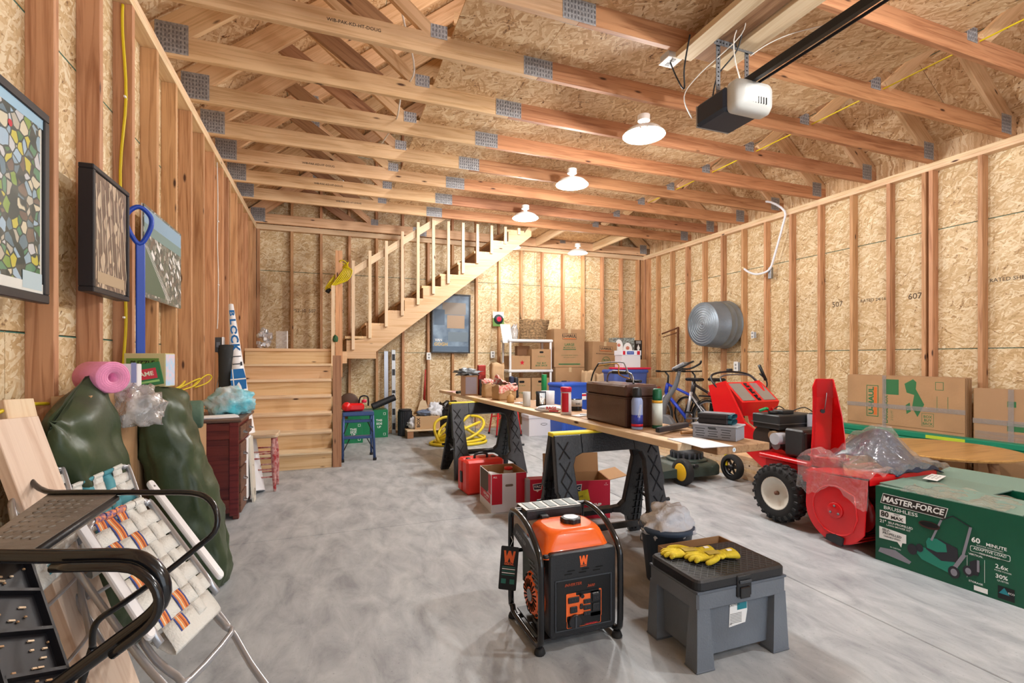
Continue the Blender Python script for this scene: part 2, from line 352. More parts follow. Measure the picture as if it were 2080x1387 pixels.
# ---------------- walls: sheathing panels, studs and plates ----------------
SD = .089   # stud depth
_pm = {}
def osb_panel(parent, M, w, h, m, t=.011, teal=True):
    k = (round(w,3), round(h,3), m.name, teal)
    if k not in _pm:
        b = MB(); b.box((0, 0, -t/2), (w-.004, h-.004, t), m)
        if teal: b.box((0, h/2-.004, .0003), (w-.006, .004, .001), TEAL)
        me = bpy.data.meshes.new('osb_panel'); me.from_pydata(b.v, [], b.f); me.materials.append(m)
        if teal: me.materials.append(TEAL)
        me.polygons.foreach_set('material_index', b.fm); _pm[k] = me
    o = bpy.data.objects.new('osb_panel', _pm[k]); COL.objects.link(o); o.parent = parent; o.matrix_basis = M; return o
def wall(name, a, b_, n, studs, extra=()):
    """a->b_ is the inner stud line on the floor, n the outward normal"""
    a = Vector((*a, 0)); b_ = Vector((*b_, 0)); n = Vector((*n, 0)); d = (b_-a); L = d.length; d.normalize()
    bk = MB(); c = (a+b_)/2+n*(SD+.05); th = .06
    bk.box((c.x, c.y, ZT/2+.2), (abs(d.x)*L+abs(n.x)*th+.4*abs(d.x), abs(d.y)*L+abs(n.y)*th+.4*abs(d.y), ZT+.4), OSBR)
    w_ = bk.build(name, kind='structure')
    side = d if n.cross(Vector((0,0,1))).dot(d) > 0 else -d
    zr = [0.02, 1.30, 2.52, ZT]
    for r_ in range(3):
        off = (0, 1.22, .4)[r_]; x = -off
        while x < L+SD:
            x0 = max(-SD, x); x1 = min(L+SD, x+2.44)
            if x1-x0 > .05:
                cc = a+d*((x0+x1)/2)+n*SD; cc.z = (zr[r_]+zr[r_+1])/2
                up = Vector((0,0,1)); xd = up.cross(-n)
                osb_panel(w_, FR(cc, xd, up), x1-x0, zr[r_+1]-zr[r_], OSB)
            x += 2.44
    for s_ in list(studs)+[.019, L-.019, L+SD/2]:
        p = a+d*s_+n*(SD/2); board('stud', w_, (p.x, p.y, .04), (p.x, p.y, ZT-.076), SD, .038, W_STUD, up=n)
    for z in (ZT-.019, ZT-.057): 
        p = a+n*(SD/2); q = b_+n*(SD/2); board('top_plate', w_, (p.x, p.y, z), (q.x, q.y, z), SD, .038, W_PINE, up=n)
    p = a+n*(SD/2); q = b_+n*(SD/2); board('bottom_plate', w_, (p.x, p.y, .021), (q.x, q.y, .021), SD, .038, W_PINE, up=n)
    return w_
S16 = .4064
wl = wall('wall_left', (XL, YF), (XL, YB), (-1, 0), [2.42+S16*k-YF for k in range(-12, 14)]+[YB-YF-.02, 3.05-YF+2.9])
wr = wall('wall_right', (XR, YB), (XR, YF), (1, 0), [YB-(2.80+S16*k) for k in range(-13, 13)]+[YB-3.27, .05, .12])
wb = wall('wall_back', (XL, YB), (XR, YB), (0, 1), [4.03+.4135*k-XL for k in range(-11, 4)]+[5.65-XL, .02])
# wall behind the camera: the wide open garage door with timber on both sides
wf = MB(); 
for x0, x1, z0, z1 in ((XL-.2, .1, 0, ZT+.3), (4.9, XR+.2, 0, ZT+.3), (.1, 4.9, 2.6, ZT+.3)):
    wf.box(((x0+x1)/2, YF-.08, (z0+z1)/2), (x1-x0, .12, z1-z0), OSB)
wf.build('wall_front', kind='structure')
# stamped lettering on the wall panels
for (x, z, s_) in ((-.35, 1.93, 'PS2-10  507'), (.15, 1.94, '24/16'),):
    b = MB(); b.text(s_, .075, FINK, FR((x, YB+SD-.002, z), (1,0,0), (0,0,1)), bold=.002, sx=.9); b.build('stamp', parent=wb)
for (y, z, s_, k) in ((4.25, 1.86, '507', .09), (3.83, 1.87, 'RATED 24/16', .05), (3.4, 1.86, '607', .09), (2.55, 1.93, 'RATED SHEATHING', .05), (4.35, .82, '607', .08), (2.1, 1.9, '24/16', .06), (6.3, 1.9, '607', .05)):
    b = MB(); b.text(s_, k, FINK, FR((XR+SD-.002, y, z), (0,-1,0), (0,0,1)), bold=.002); b.build('stamp', parent=wr)
# ---------------- roof: attic trusses, attic floor, roof sheathing ----------------
ceil = MB(); SL = .82; XM = (XL+XR)/2; HB = .14
ridge = ZT+.10+SL*(XM-(XL-.4))
for sgn in (-1, 1):
    x0 = XM+sgn*(XM-(XL-.4)); zz0 = ZT+.10+.20
    # outer roofing skin (thin box along the slope)
    P = [Vector((x0, YF-.5, zz0)), Vector((XM, YF-.5, zz0+SL*abs(XM-x0)))]
    d = (P[1]-P[0]); L = d.length; M = FR(P[0], d, (0,1,0))
    ceil.box((L/2, 5.8, (.05 if sgn < 0 else -.05)), (L, 12.6, .03), mat('roofing_felt', '3a3632', .9), M)
ce = ceil.build('ceiling', kind='structure')
Y0 = 3.806; SP = .6096
def truss(y, stair=False):
    tr = MB(); yc = y+.019
    t = board('roof_truss', ce, (XL-.13, yc, ZT+.07), (1.39, yc, ZT+.07), .14, .038, W_TRUSS)
    inv = t.matrix_basis.inverted()
    def sb(nm, p0, p1, w, m):
        o = board(nm, t, p0, p1, w, .038, m); o.matrix_basis = inv @ o.matrix_basis; return o
    sb('bottom_chord', (1.39, yc, ZT+.07), (XR+.13, yc, ZT+.07), .14, W_TRUSSR if not stair else W_TRUSS)
    # top chords (lower edge passes 0.0 above heel)
    zl = lambda x: ZT+.125+SL*(x-(XL+.10))
    c = .10
    for sgn in (-1, 1):
        f = lambda x: XM+sgn*(XM-x)
        sb('top_chord', (f(XL-.25), yc, zl(XL-.25)+c), (f(XM), yc, zl(XM)+c), .18, W_TRUSS)
        xk = .70
        sb('knee_post', (f(xk), yc, ZT+.14), (f(xk), yc, zl(xk)+.02), .14, W_BROWN)
        sb('web', (f(.64), yc, ZT+.14), (f(-.13), yc, zl(-.13)+.0), .09, W_TRUSS)
        if sgn < 0: sb('web', (f(.36), yc+.039, ZT+.12), (f(-.36), yc+.039, zl(-.36)+.03), .12, W_BROWN)
    sb('collar_tie', (XM-1.0, yc, zl(XM-1.0)+.02), (XM+1.0, yc, zl(XM-1.0)+.02), .14, W_TRUSS)
    g = MB()
    def plate(cx, cz, w, h):
        for yy in (y-.0012, y+.038):
            g.box((cx, yy, cz), (w, .0016, h), GALV)
            for i in range(int(w/.022)):
                for j in range(int(h/.03)):
                    g.box((cx-w/2+.015+i*.022, yy+(-.0012 if yy < y+.01 else .0012), cz-h/2+.02+j*.03), (.007, .0014, .017), GAL2)
    for px, pz, pw, ph in ((XL+.03, ZT+.115, .19, .20), (1.39, ZT+.07, .22, .14), (.68, ZT+.155, .11, .09), (3.97, ZT+.145, .11, .10), (XR-.045, ZT+.115, .15, .17), (-.16, zl(-.16)+.04, .12, .07)):
        plate(px, pz, pw, ph)
    o = g.build('gusset_plate', parent=t); o.matrix_basis = inv
    return t
GAL2 = mat('plate_teeth', '6e6e72', .5, .4)
for k in range(-9, 6): truss(Y0+SP*k)
truss(8.022, True)
# attic floor panels on the bottom chords
x0s = [.76, 1.40, 2.62, 3.84]
for i in range(3):
    xa, xb = x0s[i], x0s[i+1] if i < 2 else 3.87
    y = -1.7-(i%2)*1.22
    while y < 6.9:
        y1 = min(y+2.44, 6.90); ya = max(y, -2.0)
        osb_panel(ce, FR(((xa+xb)/2, (ya+y1)/2, ZT+.141), (0,-1,0), (1,0,0)) @ Matrix.Identity(4), y1-ya, xb-xa, OSBR)
        y += 2.44
# panels face down: their printed side is local +Z, so the frame above has Z pointing down
# roof sheathing under the felt
for sgn in (-1, 1):
    xs0 = XM+sgn*(XM-(XL-.35)); base = Vector((xs0, 0, ZT+.125+SL*((XL-.35)-(XL+.10))+.25)); d = Vector((-sgn*1, 0, SL)).normalized(); L = 1.22; nrow = 5
    for r_ in range(nrow):
        y = -1.9-(r_%2)*1.22
        while y < YB+.2:
            ya = max(y, -2.6); y1 = min(y+2.44, YB+.2)
            c = base+d*(L*(r_+.5)); c.y = (ya+y1)/2
            ydir = d; xdir = Vector((0, -1, 0)) if sgn < 0 else Vector((0, 1, 0))
            M = FR(c, xdir, ydir)
            if M[2][2] > 0: M = FR(c, -xdir, ydir)
            osb_panel(ce, M, y1-ya, L, OSBR)
            y += 2.44
for (x, y, s_, k) in ((1.95, 2.4, 'BOTTOM  SIZED FOR SPACING', .05), (2.6, 1.75, '48/24 FLOOR SPAN', .05), (3.2, 1.25, 'THIS SIDE DOWN', .07), (1.9, 3.3, 'V', .16), (1.75, 4.6, '24 oc', .07), (1.2, 4.1, 'PS 2', .05), (1.7, 2.0, 'STURD-I-FLOOR', .06), (2.2, 5.2, 'EXP 1', .06), (3.5, 2.9, '4 SIZED PANEL', .05)):
    b = MB(); b.text(s_, k, FINK, FR((x, y, ZT+.139), (0,1,0), (1,0,0)), bold=.002); b.build('stamp', parent=ce)
# gable studs above the back wall
for i in range(16):
    x = 4.03+.4135*(i-11)
    zt_ = ZT+.15+SL*(XM-XL-abs(x-XM))
    board('gable_stud', ce, (x, YB+.07, ZT), (x, YB+.07, zt_), .10, .038, W_STUD, up=(0,1,0))
for (xa, xb) in ((XL-.3, .22), (.22, 1.44), (1.44, 2.66), (2.66, 3.88), (3.88, 5.1), (5.1, XR+.3)):
    for j in range(3): osb_panel(ce, FR(((xa+xb)/2, YB+SD, ZT+.6+1.22*j), (1,0,0), (0,0,1)), xb-xa, 1.22, OSB)
# blocking in the stair bay and attic joist wall
for x in (2.97, 3.45, 4.6): board('blocking', ce, (x, 6.90, ZT+.07), (x, 8.02, ZT+.07), .14, .038, W_PINE)
board('blocking', ce, (1.0, 6.92, ZT+.30), (2.75, 6.92, ZT+.30), .14, .038, W_TRUSS)
b = MB(); b.box((3.85, 7.5, ZT+.155), (2.1, 1.1, .011), OSBR); b.build('osb_panel', parent=ce)
# boards nailed flat above the door opener
board('nailer', ce, (2.17, .9, ZT-.02), (2.17, 2.62, ZT-.02), .038, .12, W_PALE)
board('nailer', ce, (2.47, .9, ZT-.02), (2.47, 2.62, ZT-.02), .038, .14, W_PALE)
board('nailer', ce, (2.32, .9, ZT+.0), (2.32, 2.62, ZT+.0), .03, .14, W_BROWN)
# ---------------- lamps ----------------
ENAM = mat('white_enamel', 'f4f4f2', .25, coat=.4); BULB = mat('lit_bulb', 'fff7ea', .3, emit=14)
def lamp(x, y, lab, z=3.10, pw=98):
    t = thing('ceiling_lamp', lab, 'lamp', (x, y, z), group='dome lamps below the trusses')
    b = MB(); b.lathe([(.17,-.075), (.165,-.07), (.13,-.035), (.07,-.008), (.035,0), (.035,.004), (.072,-.004), (.134,-.031), (.168,-.066), (.17,-.075)], ENAM, n=32, cap=False); b.build('shade', parent=t)
    b = MB(); b.lathe([(.0,-.085), (.02,-.082), (.034,-.06), (.03,-.035), (.016,-.012), (.014,0)], BULB, n=16); b.build('bulb', parent=t)
    b = MB(); b.cyl((0,0,0), (0,0,.045), .022, ENAM); b.cyl((0,0,.045), (0,0,.09), .05, ENAM, n=20); b.build('socket', parent=t)
    l = bpy.data.lights.new('lamp_glow', 'POINT'); l.energy = pw; l.shadow_soft_size = .06; l.color = (1., .985, .965)
    o = bpy.data.objects.new('lamp_glow', l); COL.objects.link(o); o.location = (x, y, z-.11)
lamp(2.42, 3.40, 'white dome lamp nearest the door opener, the largest of the five')
lamp(2.40, 4.63, 'second white dome lamp from the door opener, middle of the row')
lamp(2.40, 5.94, 'third white dome lamp from the door opener, just before the stair top')
lamp(2.80, 7.60, 'small far dome lamp beside the upper end of the stair', pw=15)
lamp(4.05, 7.60, 'small far dome lamp right of the stair, near the rear right corner', pw=22)
lamp(2.75, .9, 'added white dome lamp, out of view above the near end of the opener rail'); lamp(2.4, -1.4, 'added white dome lamp, out of view just inside the garage door')  # two unseen lamps added to light the near half of the room
# unseen point lamps added to brighten the attic above the boards
for y in (.5, 4.0):
    l = bpy.data.lights.new('attic_fill', 'POINT'); l.energy = 60; l.shadow_soft_size = .15
    o = bpy.data.objects.new('attic_fill', l); COL.objects.link(o); o.location = (2.0, y, 4.5)
# ---------------- stairs ----------------
st = thing('staircase', 'unpainted pine staircase turning at a landing and rising right along the rear wall', 'staircase', (0, 0, 0))
PX0, PX1 = XL, .035; RY0 = 5.80; rise = .189; run = .205; PLZ = 7*rise
for k in range(7):
    y = RY0+run*k
    board('riser', st, (PX0, y, k*rise+rise/2-.012), (PX1, y, k*rise+rise/2-.012), rise-.02, .019, W_STAIR)
    if k < 6:
        yc = y+run/2-.012; z = (k+1)*rise-.014
        b = MB(); pr = [(-.036, -.014), (-.036, .006), (-.028, .013), (-.01, .014), (run+.0, .014), (run, -.014)]
        b.prism([(p[0], p[1]) for p in pr], PX1-PX0, W_PALE, FR((PX0, y, z), (0,1,0), (0,0,1))); 
        o = b.build('tread', parent=st)
ly0 = RY0+run*6
for i in range(5):
    yy = ly0+.1+i*.19
    board('landing_board', st, (PX0, yy+.0, PLZ-.014), (PX1+.10, yy, PLZ-.014), .028, .185, W_STAIR)
board('landing_edge', st, (PX0, ly0-.012, PLZ-.010), (PX1, ly0-.012, PLZ-.010), .035, .035, W_STAIR)
board('landing_joist', st, (PX1+.06, ly0, PLZ-.11), (PX1+.06, YB, PLZ-.11), .16, .038, W_BROWN)
board('landing_joist', st, (PX0, ly0+.03, PLZ-.11), (PX1+.2, ly0+.03, PLZ-.11), .16, .038, W_STAIR)
board('landing_joist', st, (PX0, YB-.03, PLZ-.11), (PX1+.1, YB-.03, PLZ-.11), .16, .038, W_STAIR)
# near side: brown newel board, stair side wall
board('newel_post', st, (.088, 5.79, 0), (.088, 5.79, 1.235), .092, .04, W_BROWN, up=(1,0,0))
board('newel_post', st, (.055, 6.98, .95), (.055, 6.98, 2.17), .045, .09, W_PALE, up=(1,0,0))
board('newel_post', st, (.13, 7.02, .95), (.13, 7.02, 2.65), .09, .04, W_STUD, up=(1,0,0))
for yy in (6.6, 7.9): board('support_post', st, (.10, yy, 0), (.10, yy, 1.15), .09, .038, W_PINE, up=(1,0,0))
b = MB()
poly = [(5.84, 0), (5.84, .17)] + [p for k in range(6) for p in ((5.83+run*k, (k+1)*rise-.03), (5.83+run*(k+1), (k+1)*rise-.03))] + [(7.03, 1.12), (7.03, .9), (6.1, 0)]
b.prism(poly, .03, W_STAIR, FR((.038, 0, 0), (0,1,0), (0,0,1))); b.build('stringer', parent=st)
# upper flight rises to +X between Y 7.18 and the rear wall
UX0 = .22; U0 = (.25, PLZ-.10); urun = .262; urise = .186; YU0 = 7.10; YU1 = 8.06; NU = 10
def stringer(y):
    pts = []
    x = .23; z = PLZ-.03
    low0 = (.23, PLZ-.16)
    pts.append((.23, z))
    pts.append((.23, z+urise-.035))
    for k in range(NU):
        xx = .23+urun*(k+1); zz = PLZ+urise*(k+1)-.035
        pts.append((xx, zz))
        if k < NU-1: pts.append((xx, zz+urise))
    xe = .23+urun*NU; pts += [(xe+.12, ZT+.13), (xe+.12, ZT-.08), (xe-.12, ZT-.27)]
    pts += [(.62, PLZ-.03)]
    b = MB(); b.prism(pts, .038, W_STAIR, FR((0, y+.038, 0), (1,0,0), (0,0,1))); b.build('stringer', parent=st)
stringer(YU0); stringer(YU1-.04)
board('landing_ledger', st, (.04, YU0+.015, PLZ-.075), (.62, YU0+.015, PLZ-.075), .10, .04, W_STAIR)
for k in range(NU):
    x = .23+urun*k; z = PLZ+urise*(k+1)-.018
    board('tread', st, (x+urun/2-.01, YU0-.0, z), (x+urun/2-.01, YU1, z), .035, urun+.02, W_STAIR) if 1 else 0
    board('riser', st, (x+.01, YU0+.04, z-urise/2-.01), (x+.01, YU1, z-urise/2-.01), urise-.03, .019, W_BROWN)
# balusters and rail
def proj_x(k): return .34+.2235*k
for k in range(12):
    x = .315+.2215*k; zb = PLZ+.735*(x-.23)-.065; zt = min(PLZ+.69*(x-.23)+1.16, ZT+.15)
    if k >= 6: zt = ZT+.02
    board('baluster', st, (x, YU0-.02, zb), (x, YU0-.02, zt), .042, .036, W_PALE, up=(1,0,0))
board('handrail', st, (.24, YU0+.02, PLZ+1.02), (1.62, YU0+.02, PLZ+1.02+.70*1.38), .09, .036, W_PALE)
# ---------------- shared materials ----------------
BLK = mat('black_plastic', '1d1e21', .42, bump=.1, bscale=200); BLKG = mat('black_gloss_tube', '17181b', .22, coat=.3); RUB = mat('rubber', '1b1b1c', .75)
ORG = mat('orange_paint', 'f2661c', .28, coat=.4); WHT = mat('white_print', 'f3f3f1', .5); GRYD = mat('dark_grey_plastic', '3c4046', .5); GRY = mat('grey_plastic', '6b727b', .48, bump=.12, bscale=150, var=.12, vscale=5)
ALU = mat('aluminium', 'b9bbbf', .3, .85); STEEL = mat('steel', '8c8f94', .35, .9); RED = mat('red_paint', 'd5131a', .3, coat=.3); REDP = mat('red_print', 'c4152c', .45)
KRAFT = mat('cardboard', 'b08a63', .75, bump=.08, bscale=60, var=.10, vscale=4); KRAFTI = mat('cardboard_inside', '9c7650', .8); KRAFTD = mat('cardboard_edge', '7d5d3d', .85)
YEL = mat('yellow_plastic', 'e6cf1e', .45); BLUE = mat('blue_plastic', '2d4fa6', .4); GRN = mat('green_print', '0f6b46', .5)
CLR = mat('clear_plastic', 'eef2f6', .12, trans=.0, alpha=.28); SILV = mat('silver_print', '9ea2a8', .4, .5)
TAPE = mat('clear_tape', 'cdb38c', .2, coat=.5)
def rrect(w, h, r, n=4, cx=0, cy=0):
    pts = []
    for (sx, sy, a) in ((1,1,0), (-1,1,90), (-1,-1,180), (1,-1,270)):
        for i in range(n+1):
            t = R(a+90*i/n); pts.append((cx+sx*(w/2-r)+r*math.cos(t), cy+sy*(h/2-r)+r*math.sin(t)))
    return pts
def circ(r, n=20, cx=0, cy=0, ry=None): return [(cx+r*math.cos(2*PI*i/n), cy+(ry or r)*math.sin(2*PI*i/n)) for i in range(n)]
# ---------------- generator ----------------
g = thing('generator', 'orange and black open-frame generator standing on the bare floor', 'generator', (.972, 1.985, 0), rotz=0)
for sx in (-1, 1):
    b = MB(); x = sx*.168
    b.tube([(x,.15,.055), (x,.17,.09), (x,.17,.42), (x,.165,.475), (x,.135,.50), (x,.04,.50), (x,-.05,.475), (x,-.125,.425), (x,-.158,.385), (x,-.168,.33), (x,-.168,.09), (x,-.155,.045), (x,-.12,.03), (x,.11,.03)], .0125, BLKG, n=10, closed=True, sub=3); b.build('frame_loop', g)
for (y, z) in ((.17,.30), (.135,.50), (-.10,.03), (.10,.03)): b = MB(); b.cyl((-.168,y,z), (.168,y,z), .011, BLKG); b.build('cross_bar', g)
b = MB(); b.box((0,0,.045), (.30,.28,.008), BLK); b.build('base_plate', g)
for sx in (-1, 1):
    for sy in (-1, 1):
        b = MB(); b.lathe([(.0,0), (.019,0), (.022,.006), (.017,.022), (.014,.026), (0,.026)], RUB, T(sx*.165, sy*.148, 0), n=12); b.build('foot', g)
# tank: flared skirt with a rounded dome
b = MB()
ring = lambda w, d, z, r: [(p[0], p[1], z) for p in rrect(w, d, r, 5)]
def loft(b, rings, m, M=None, cap=True, smooth=True):
    n = len(rings[0]); vs = [p for r in rings for p in r]; fs = []
    for j in range(len(rings)-1):
        for i in range(n): fs.append((j*n+i, j*n+(i+1)%n, (j+1)*n+(i+1)%n, (j+1)*n+i))
    b.add(vs, fs, m, M, smooth)
    if cap: b.add(vs, [tuple(reversed(range(n))), tuple((len(rings)-1)*n+i for i in range(n))], m, M, False)
loft(b, [ring(.295,.25,.375,.03), ring(.315,.265,.38,.03), ring(.315,.265,.386,.03), ring(.285,.24,.392,.03), ring(.272,.225,.41,.035), ring(.235,.195,.460,.04), ring(.22,.18,.472,.05), ring(.19,.15,.478,.05)], ORG, T(.0,-.025,0)); 
tank = b.build('fuel_tank', g)
b = MB(); n = 28
b.prism([((.041+.003*math.cos(i*2*PI/n*7))*math.cos(2*PI*i/n), (.041+.003*math.cos(i*2*PI/n*7))*math.sin(2*PI*i/n)) for i in range(n)], .022, BLK, T(.02,-.03,.476), b=.003); b.prism(circ(.03, 18), .003, SILV, T(.02,-.03,.497)); b.build('fuel_cap', tank)
b = MB(); b.prism(circ(.016, 14), .01, ALU, T(.035,.03,.474)); b.build('fuel_gauge', tank)
for sx in (-1, 1):
    b = MB(); b.lathe([(0,.395), (.013,.395), (.013,.385), (0,.385)], BLK, T(sx*.138,-.145,0), n=10); b.box((sx*.138,-.145,.397), (.014,.004,.003), STEEL); b.build('tank_bolt', tank)
b = MB(); b.box((-.06,.06,.482), (.035,.03,.016), BLK, b=.003); b.build('choke_knob', g)
# rear silencer heat shield with pale slats
b = MB(); b.box((-.005,.135,.487), (.265,.115,.05), BLK, b=.008); sh = b.build('heat_shield', g)
for i in range(5):
    b = MB(); b.box((-.10+i*.048,.135,.5135), (.034,.090,.004), mat('shield_grey', '6f7a7a', .45), b=.001); b.build('slat', sh)
for i in range(6): pass
b = MB(); b.box((-.005,.135,.5118), (.255,.106,.002), mat('shield_pale', 'c9ccca', .4)); b.build('shield_rim', sh)
# front cover
b = MB(); b.prism(rrect(.285, .345, .018, 4, 0, .23), .05, BLK, FR((.01,-.112,0), (1,0,0), (0,0,1)), b=.006); fp = b.build('front_cover', g)
b = MB(); M = FR((.01,-.1635,0), (1,0,0), (0,0,1))
for (w_, h_, cx, cy) in ((.24,.004,0,.29), (.24,.004,0,.085), (.004,.205,-.118,.1875), (.004,.205,.118,.1875)): b.prism(rrect(w_, h_, .0015, 1, cx, cy), .004, GRYD, M, z0=-.001)
b.prism(rrect(.228,.198,.01,3,0,.188), .002, mat('panel_black', '0f1012', .3), M, z0=-.001)
for i in range(3):
    for j in range(2): b.box((-.065+i*.06+j*.012, .312+j*.012, .0005), (.03,.003,.002), DARK, M)
b.build('panel_recess', fp)
# control panel print
b = MB(); M = FR((.01,-.1655,0), (1,0,0), (0,0,1)); OP = mat('orange_print', 'ee6a2c', .4)
b.prism(rrect(.15,.115,.004,2,.0,.175), .001, OP, M); b.prism(rrect(.145,.05,.004,2,.0,.115), .001, OP, M)
b.prism(rrect(.141,.046,.004,2,.0,.115), .0014, mat('panel_black'), M); b.prism(rrect(.045,.105,.003,2,.05,.175), .0014, mat('panel_black'), M)
b.prism(rrect(.098,.014,.003,2,.015,.228), .0014, mat('panel_black'), M)
b.text('INVERTER', .016, mat('dull_orange', 'a6421f', .5), M @ T(-.045,.268,.0012), bold=.02, shear=.3); b.text('3600', .016, mat('dull_orange'), M @ T(.03,.252,.0012), bold=.02, shear=.3)
b.text('OUTPUT', .007, OP, M @ T(-.05,.2285,.0016)); b.text('! WARNING', .010, REDP, M @ T(.03,.094,.0016), bold=.02)
b.text('LOW OIL', .006, WHT, M @ T(.05,.218,.0016)); b.text('USB', .008, WHT, M @ T(.012,.190,.0022)); b.text('12V', .008, WHT, M @ T(.012,.158,.0022))
b.build('control_panel', fp)
def outlet(x, z, w_, h_):
    b = MB(); M = FR((.01+x,-.1665,z), (1,0,0), (0,0,1)); b.prism(rrect(w_,h_,.003,2), .005, BLK, M, b=.001); b.box((-.006,0,.0055), (.002,.008,.001), GRYD, M); b.box((.006,0,.0055), (.002,.008,.001), GRYD, M); return b.build('outlet', fp)
outlet(-.045,.205,.045,.024); outlet(-.045,.165,.03,.026); outlet(.012,.190,.03,.018); outlet(.012,.165,.03,.02); outlet(.05,.20,.03,.03); outlet(.05,.16,.03,.03); outlet(-.012,.173,.012,.022); outlet(.012,.14,.03,.016)
b = MB(); M = FR((-.03,-.166,.118), (1,0,0), (0,0,1)); b.prism(circ(.027, 20), .012, BLK, M, b=.002); b.box((0,0,.0125), (.006,.045,.004), GRYD, M); b.build('twist_outlet', fp)
b = MB(); b.cyl((-.002,-.166,.218), (-.002,-.178,.218), .008, BLK); b.build('switch_knob', fp)
def wlogo(b, M, s):
    b.poly([(-.5*s,.5*s), (-.32*s,.5*s), (-.24*s,-.02*s), (-.09*s,.5*s), (.09*s,.5*s), (.24*s,-.02*s), (.32*s,.5*s), (.5*s,.5*s), (.36*s,-.55*s), (.13*s,-.55*s), (0,-.12*s), (-.13*s,-.55*s), (-.36*s,-.55*s)], ORG, M)
    b.quad(.8*s, .26*s, ORG, M @ T(0,-.66*s,0)); b.text('WEN', .28*s, mat('panel_black'), M @ T(0,-.66*s,.0006), bold=.02, sx=1.3)
b = MB(); wlogo(b, FR((.01,-.1632,.362), (1,0,0), (0,0,1)), .036); b.build('maker_mark', fp)
# left side: recoil starter, side cover with slats, air box, engine
b = MB(); b.cyl((-.09,-.03,.185), (-.145,-.03,.185), .102, ORG, r1=.094, n=28); b.cyl((-.145,-.03,.185), (-.158,-.03,.185), .094, ORG, r1=.07, n=28); rs = b.build('recoil_starter', g)
b = MB(); M = FR((-.1592,-.03,.185), (0,-1,0), (0,0,1)); b.prism(circ(.026, 18), .003, STEEL, M)
for k in range(20):
    a = 2*PI*k/20; Mk = M @ RZ(math.degrees(a)); b.box((.050,0,.0), (.032,.0055,.003), DARK, Mk)
for k in range(14):
    a = R(360*k/14); Mk = FR((-.150,-.03,.185), (0,-1,0), (0,0,1)) @ RZ(360*k/14); b.box((.082,0,.0), (.010,.020,.008), DARK, Mk)
b.build('vent_slots', rs)
b = MB(); M = FR((-.150,0,0), (0,-1,0), (0,0,1))
b.prism([(-.15,.40), (-.13,.44), (.02,.42), (.15,.36), (.15,.25), (.12,.245), (.06,.335), (-.15,.385)], .016, GRYD, M, b=.003); sc_ = b.build('side_cover', g)
for k in range(6):
    b = MB(); b.box((.075+.013*k-.01,.345-.018*k,.017), (.055,.006,.004), mat('slat_grey', '5a626a', .5), M @ T(0,0,0)); b.build('slat', sc_)
b = MB(); b.text('INVERTER', .026, SILV, M @ T(-.05,.40,.0175) @ RZ(-10), bold=.01, shear=.3); b.build('maker_mark', sc_)
b = MB(); b.box((-.08,.085,.25), (.10,.11,.17), mat('grey_green', '39443f', .5), b=.012); b.box((-.085,.085,.34), (.09,.10,.02), mat('shield_pale'), b=.006); b.build('air_box', g)
b = MB(); b.box((.0,.0,.16), (.16,.20,.20), STEEL, b=.01)
for k in range(8): b.box((.0,.05,.09+.022*k), (.19,.16,.006), mat('engine_black', '222426', .5))
b.cyl((-.06,-.06,.07), (-.14,-.08,.07), .02, BLK); b.cyl((-.05,.06,.08), (-.13,.07,.08), .016, STEEL); b.tube([(-.14,-.08,.08),(-.13,.0,.06),(-.10,.08,.09)], .006, BLK, sub=4); b.build('engine', g)
b = MB(); b.cyl((-.125,.02,.285), (-.14,-.06,.30), .007, BLK); b.box((-.142,-.07,.30), (.014,.045,.016), BLK, b=.004); b.build('starter_handle', g)
b = MB(); b.box((.16,-.02,.22), (.012,.16,.30), BLK, b=.004); b.box((.168,-.10,.15), (.004,.03,.07), REDP); b.build('right_cover', g)
b = MB(); M = FR((-.19,.115,.345), Vector((1,-.55,0)), (0,0,1)) @ RZ(-4)
b.prism(rrect(.075,.20,.006,3,0,-.10), .0015, mat('panel_black'), M); wlogo(b, M @ T(0,-.045,.002), .05)
for k in range(5): b.quad(.055, .004, WHT if k % 2 else mat('teal_edge_paint'), M @ T(0,-.095-.009*k,.0022))
for k in range(2): b.quad(.02,.022, mat('teal_edge_paint'), M @ T(-.018+.036*k,-.16,.0022))
b.tube([(0,0,0), (.01,.03,.01), (.0,.045,.0)], .001, WHT, M=M); b.build('hang_tag', g)
g.matrix_basis = T(.985, 1.985, 0) @ Matrix.Diagonal((1.10, 1.03, 1.0, 1))
# ---------------- step stool tool box ----------------
s = thing('step_stool_box', 'grey plastic step stool box with a black quilted lid', 'step stool', (1.545, 1.66, 0))
b = MB(); W2, D2 = .222, .145
b.box((0,0,.155), (.385,.235,.25), GRY, b=.006); b.build('body', s)
b = MB(); b.box((0,0,.265), (.452,.297,.075), GRY, b=.008); b.box((0,0,.302), (.455,.30,.008), mat('grey_lip', '59606a', .5)); b.build('collar', s)
for sx in (-1, 1):
    for sy in (-1, 1):
        b = MB(); loft(b, [[(sx*.193+dx, sy*.122+dy, 0) for dx, dy in ((-.042,-.034), (.042,-.034), (.042,.034), (-.042,.034))][:], [(sx*.196+dx, sy*.124+dy, .24) for dx, dy in ((-.03,-.023), (.03,-.023), (.03,.023), (-.03,.023))]], GRY, smooth=False)
        b.box((sx*.193, sy*.122, .004), (.09,.074,.008), mat('grey_lip'), b=.003); b.build('leg', s)
b = MB(); b.prism(rrect(.455,.30,.03,4), .045, BLK, T(0,0,.302), b=.008); lid = b.build('lid', s)
b = MB(); TR = mat('tread_line', '55575b', .6)
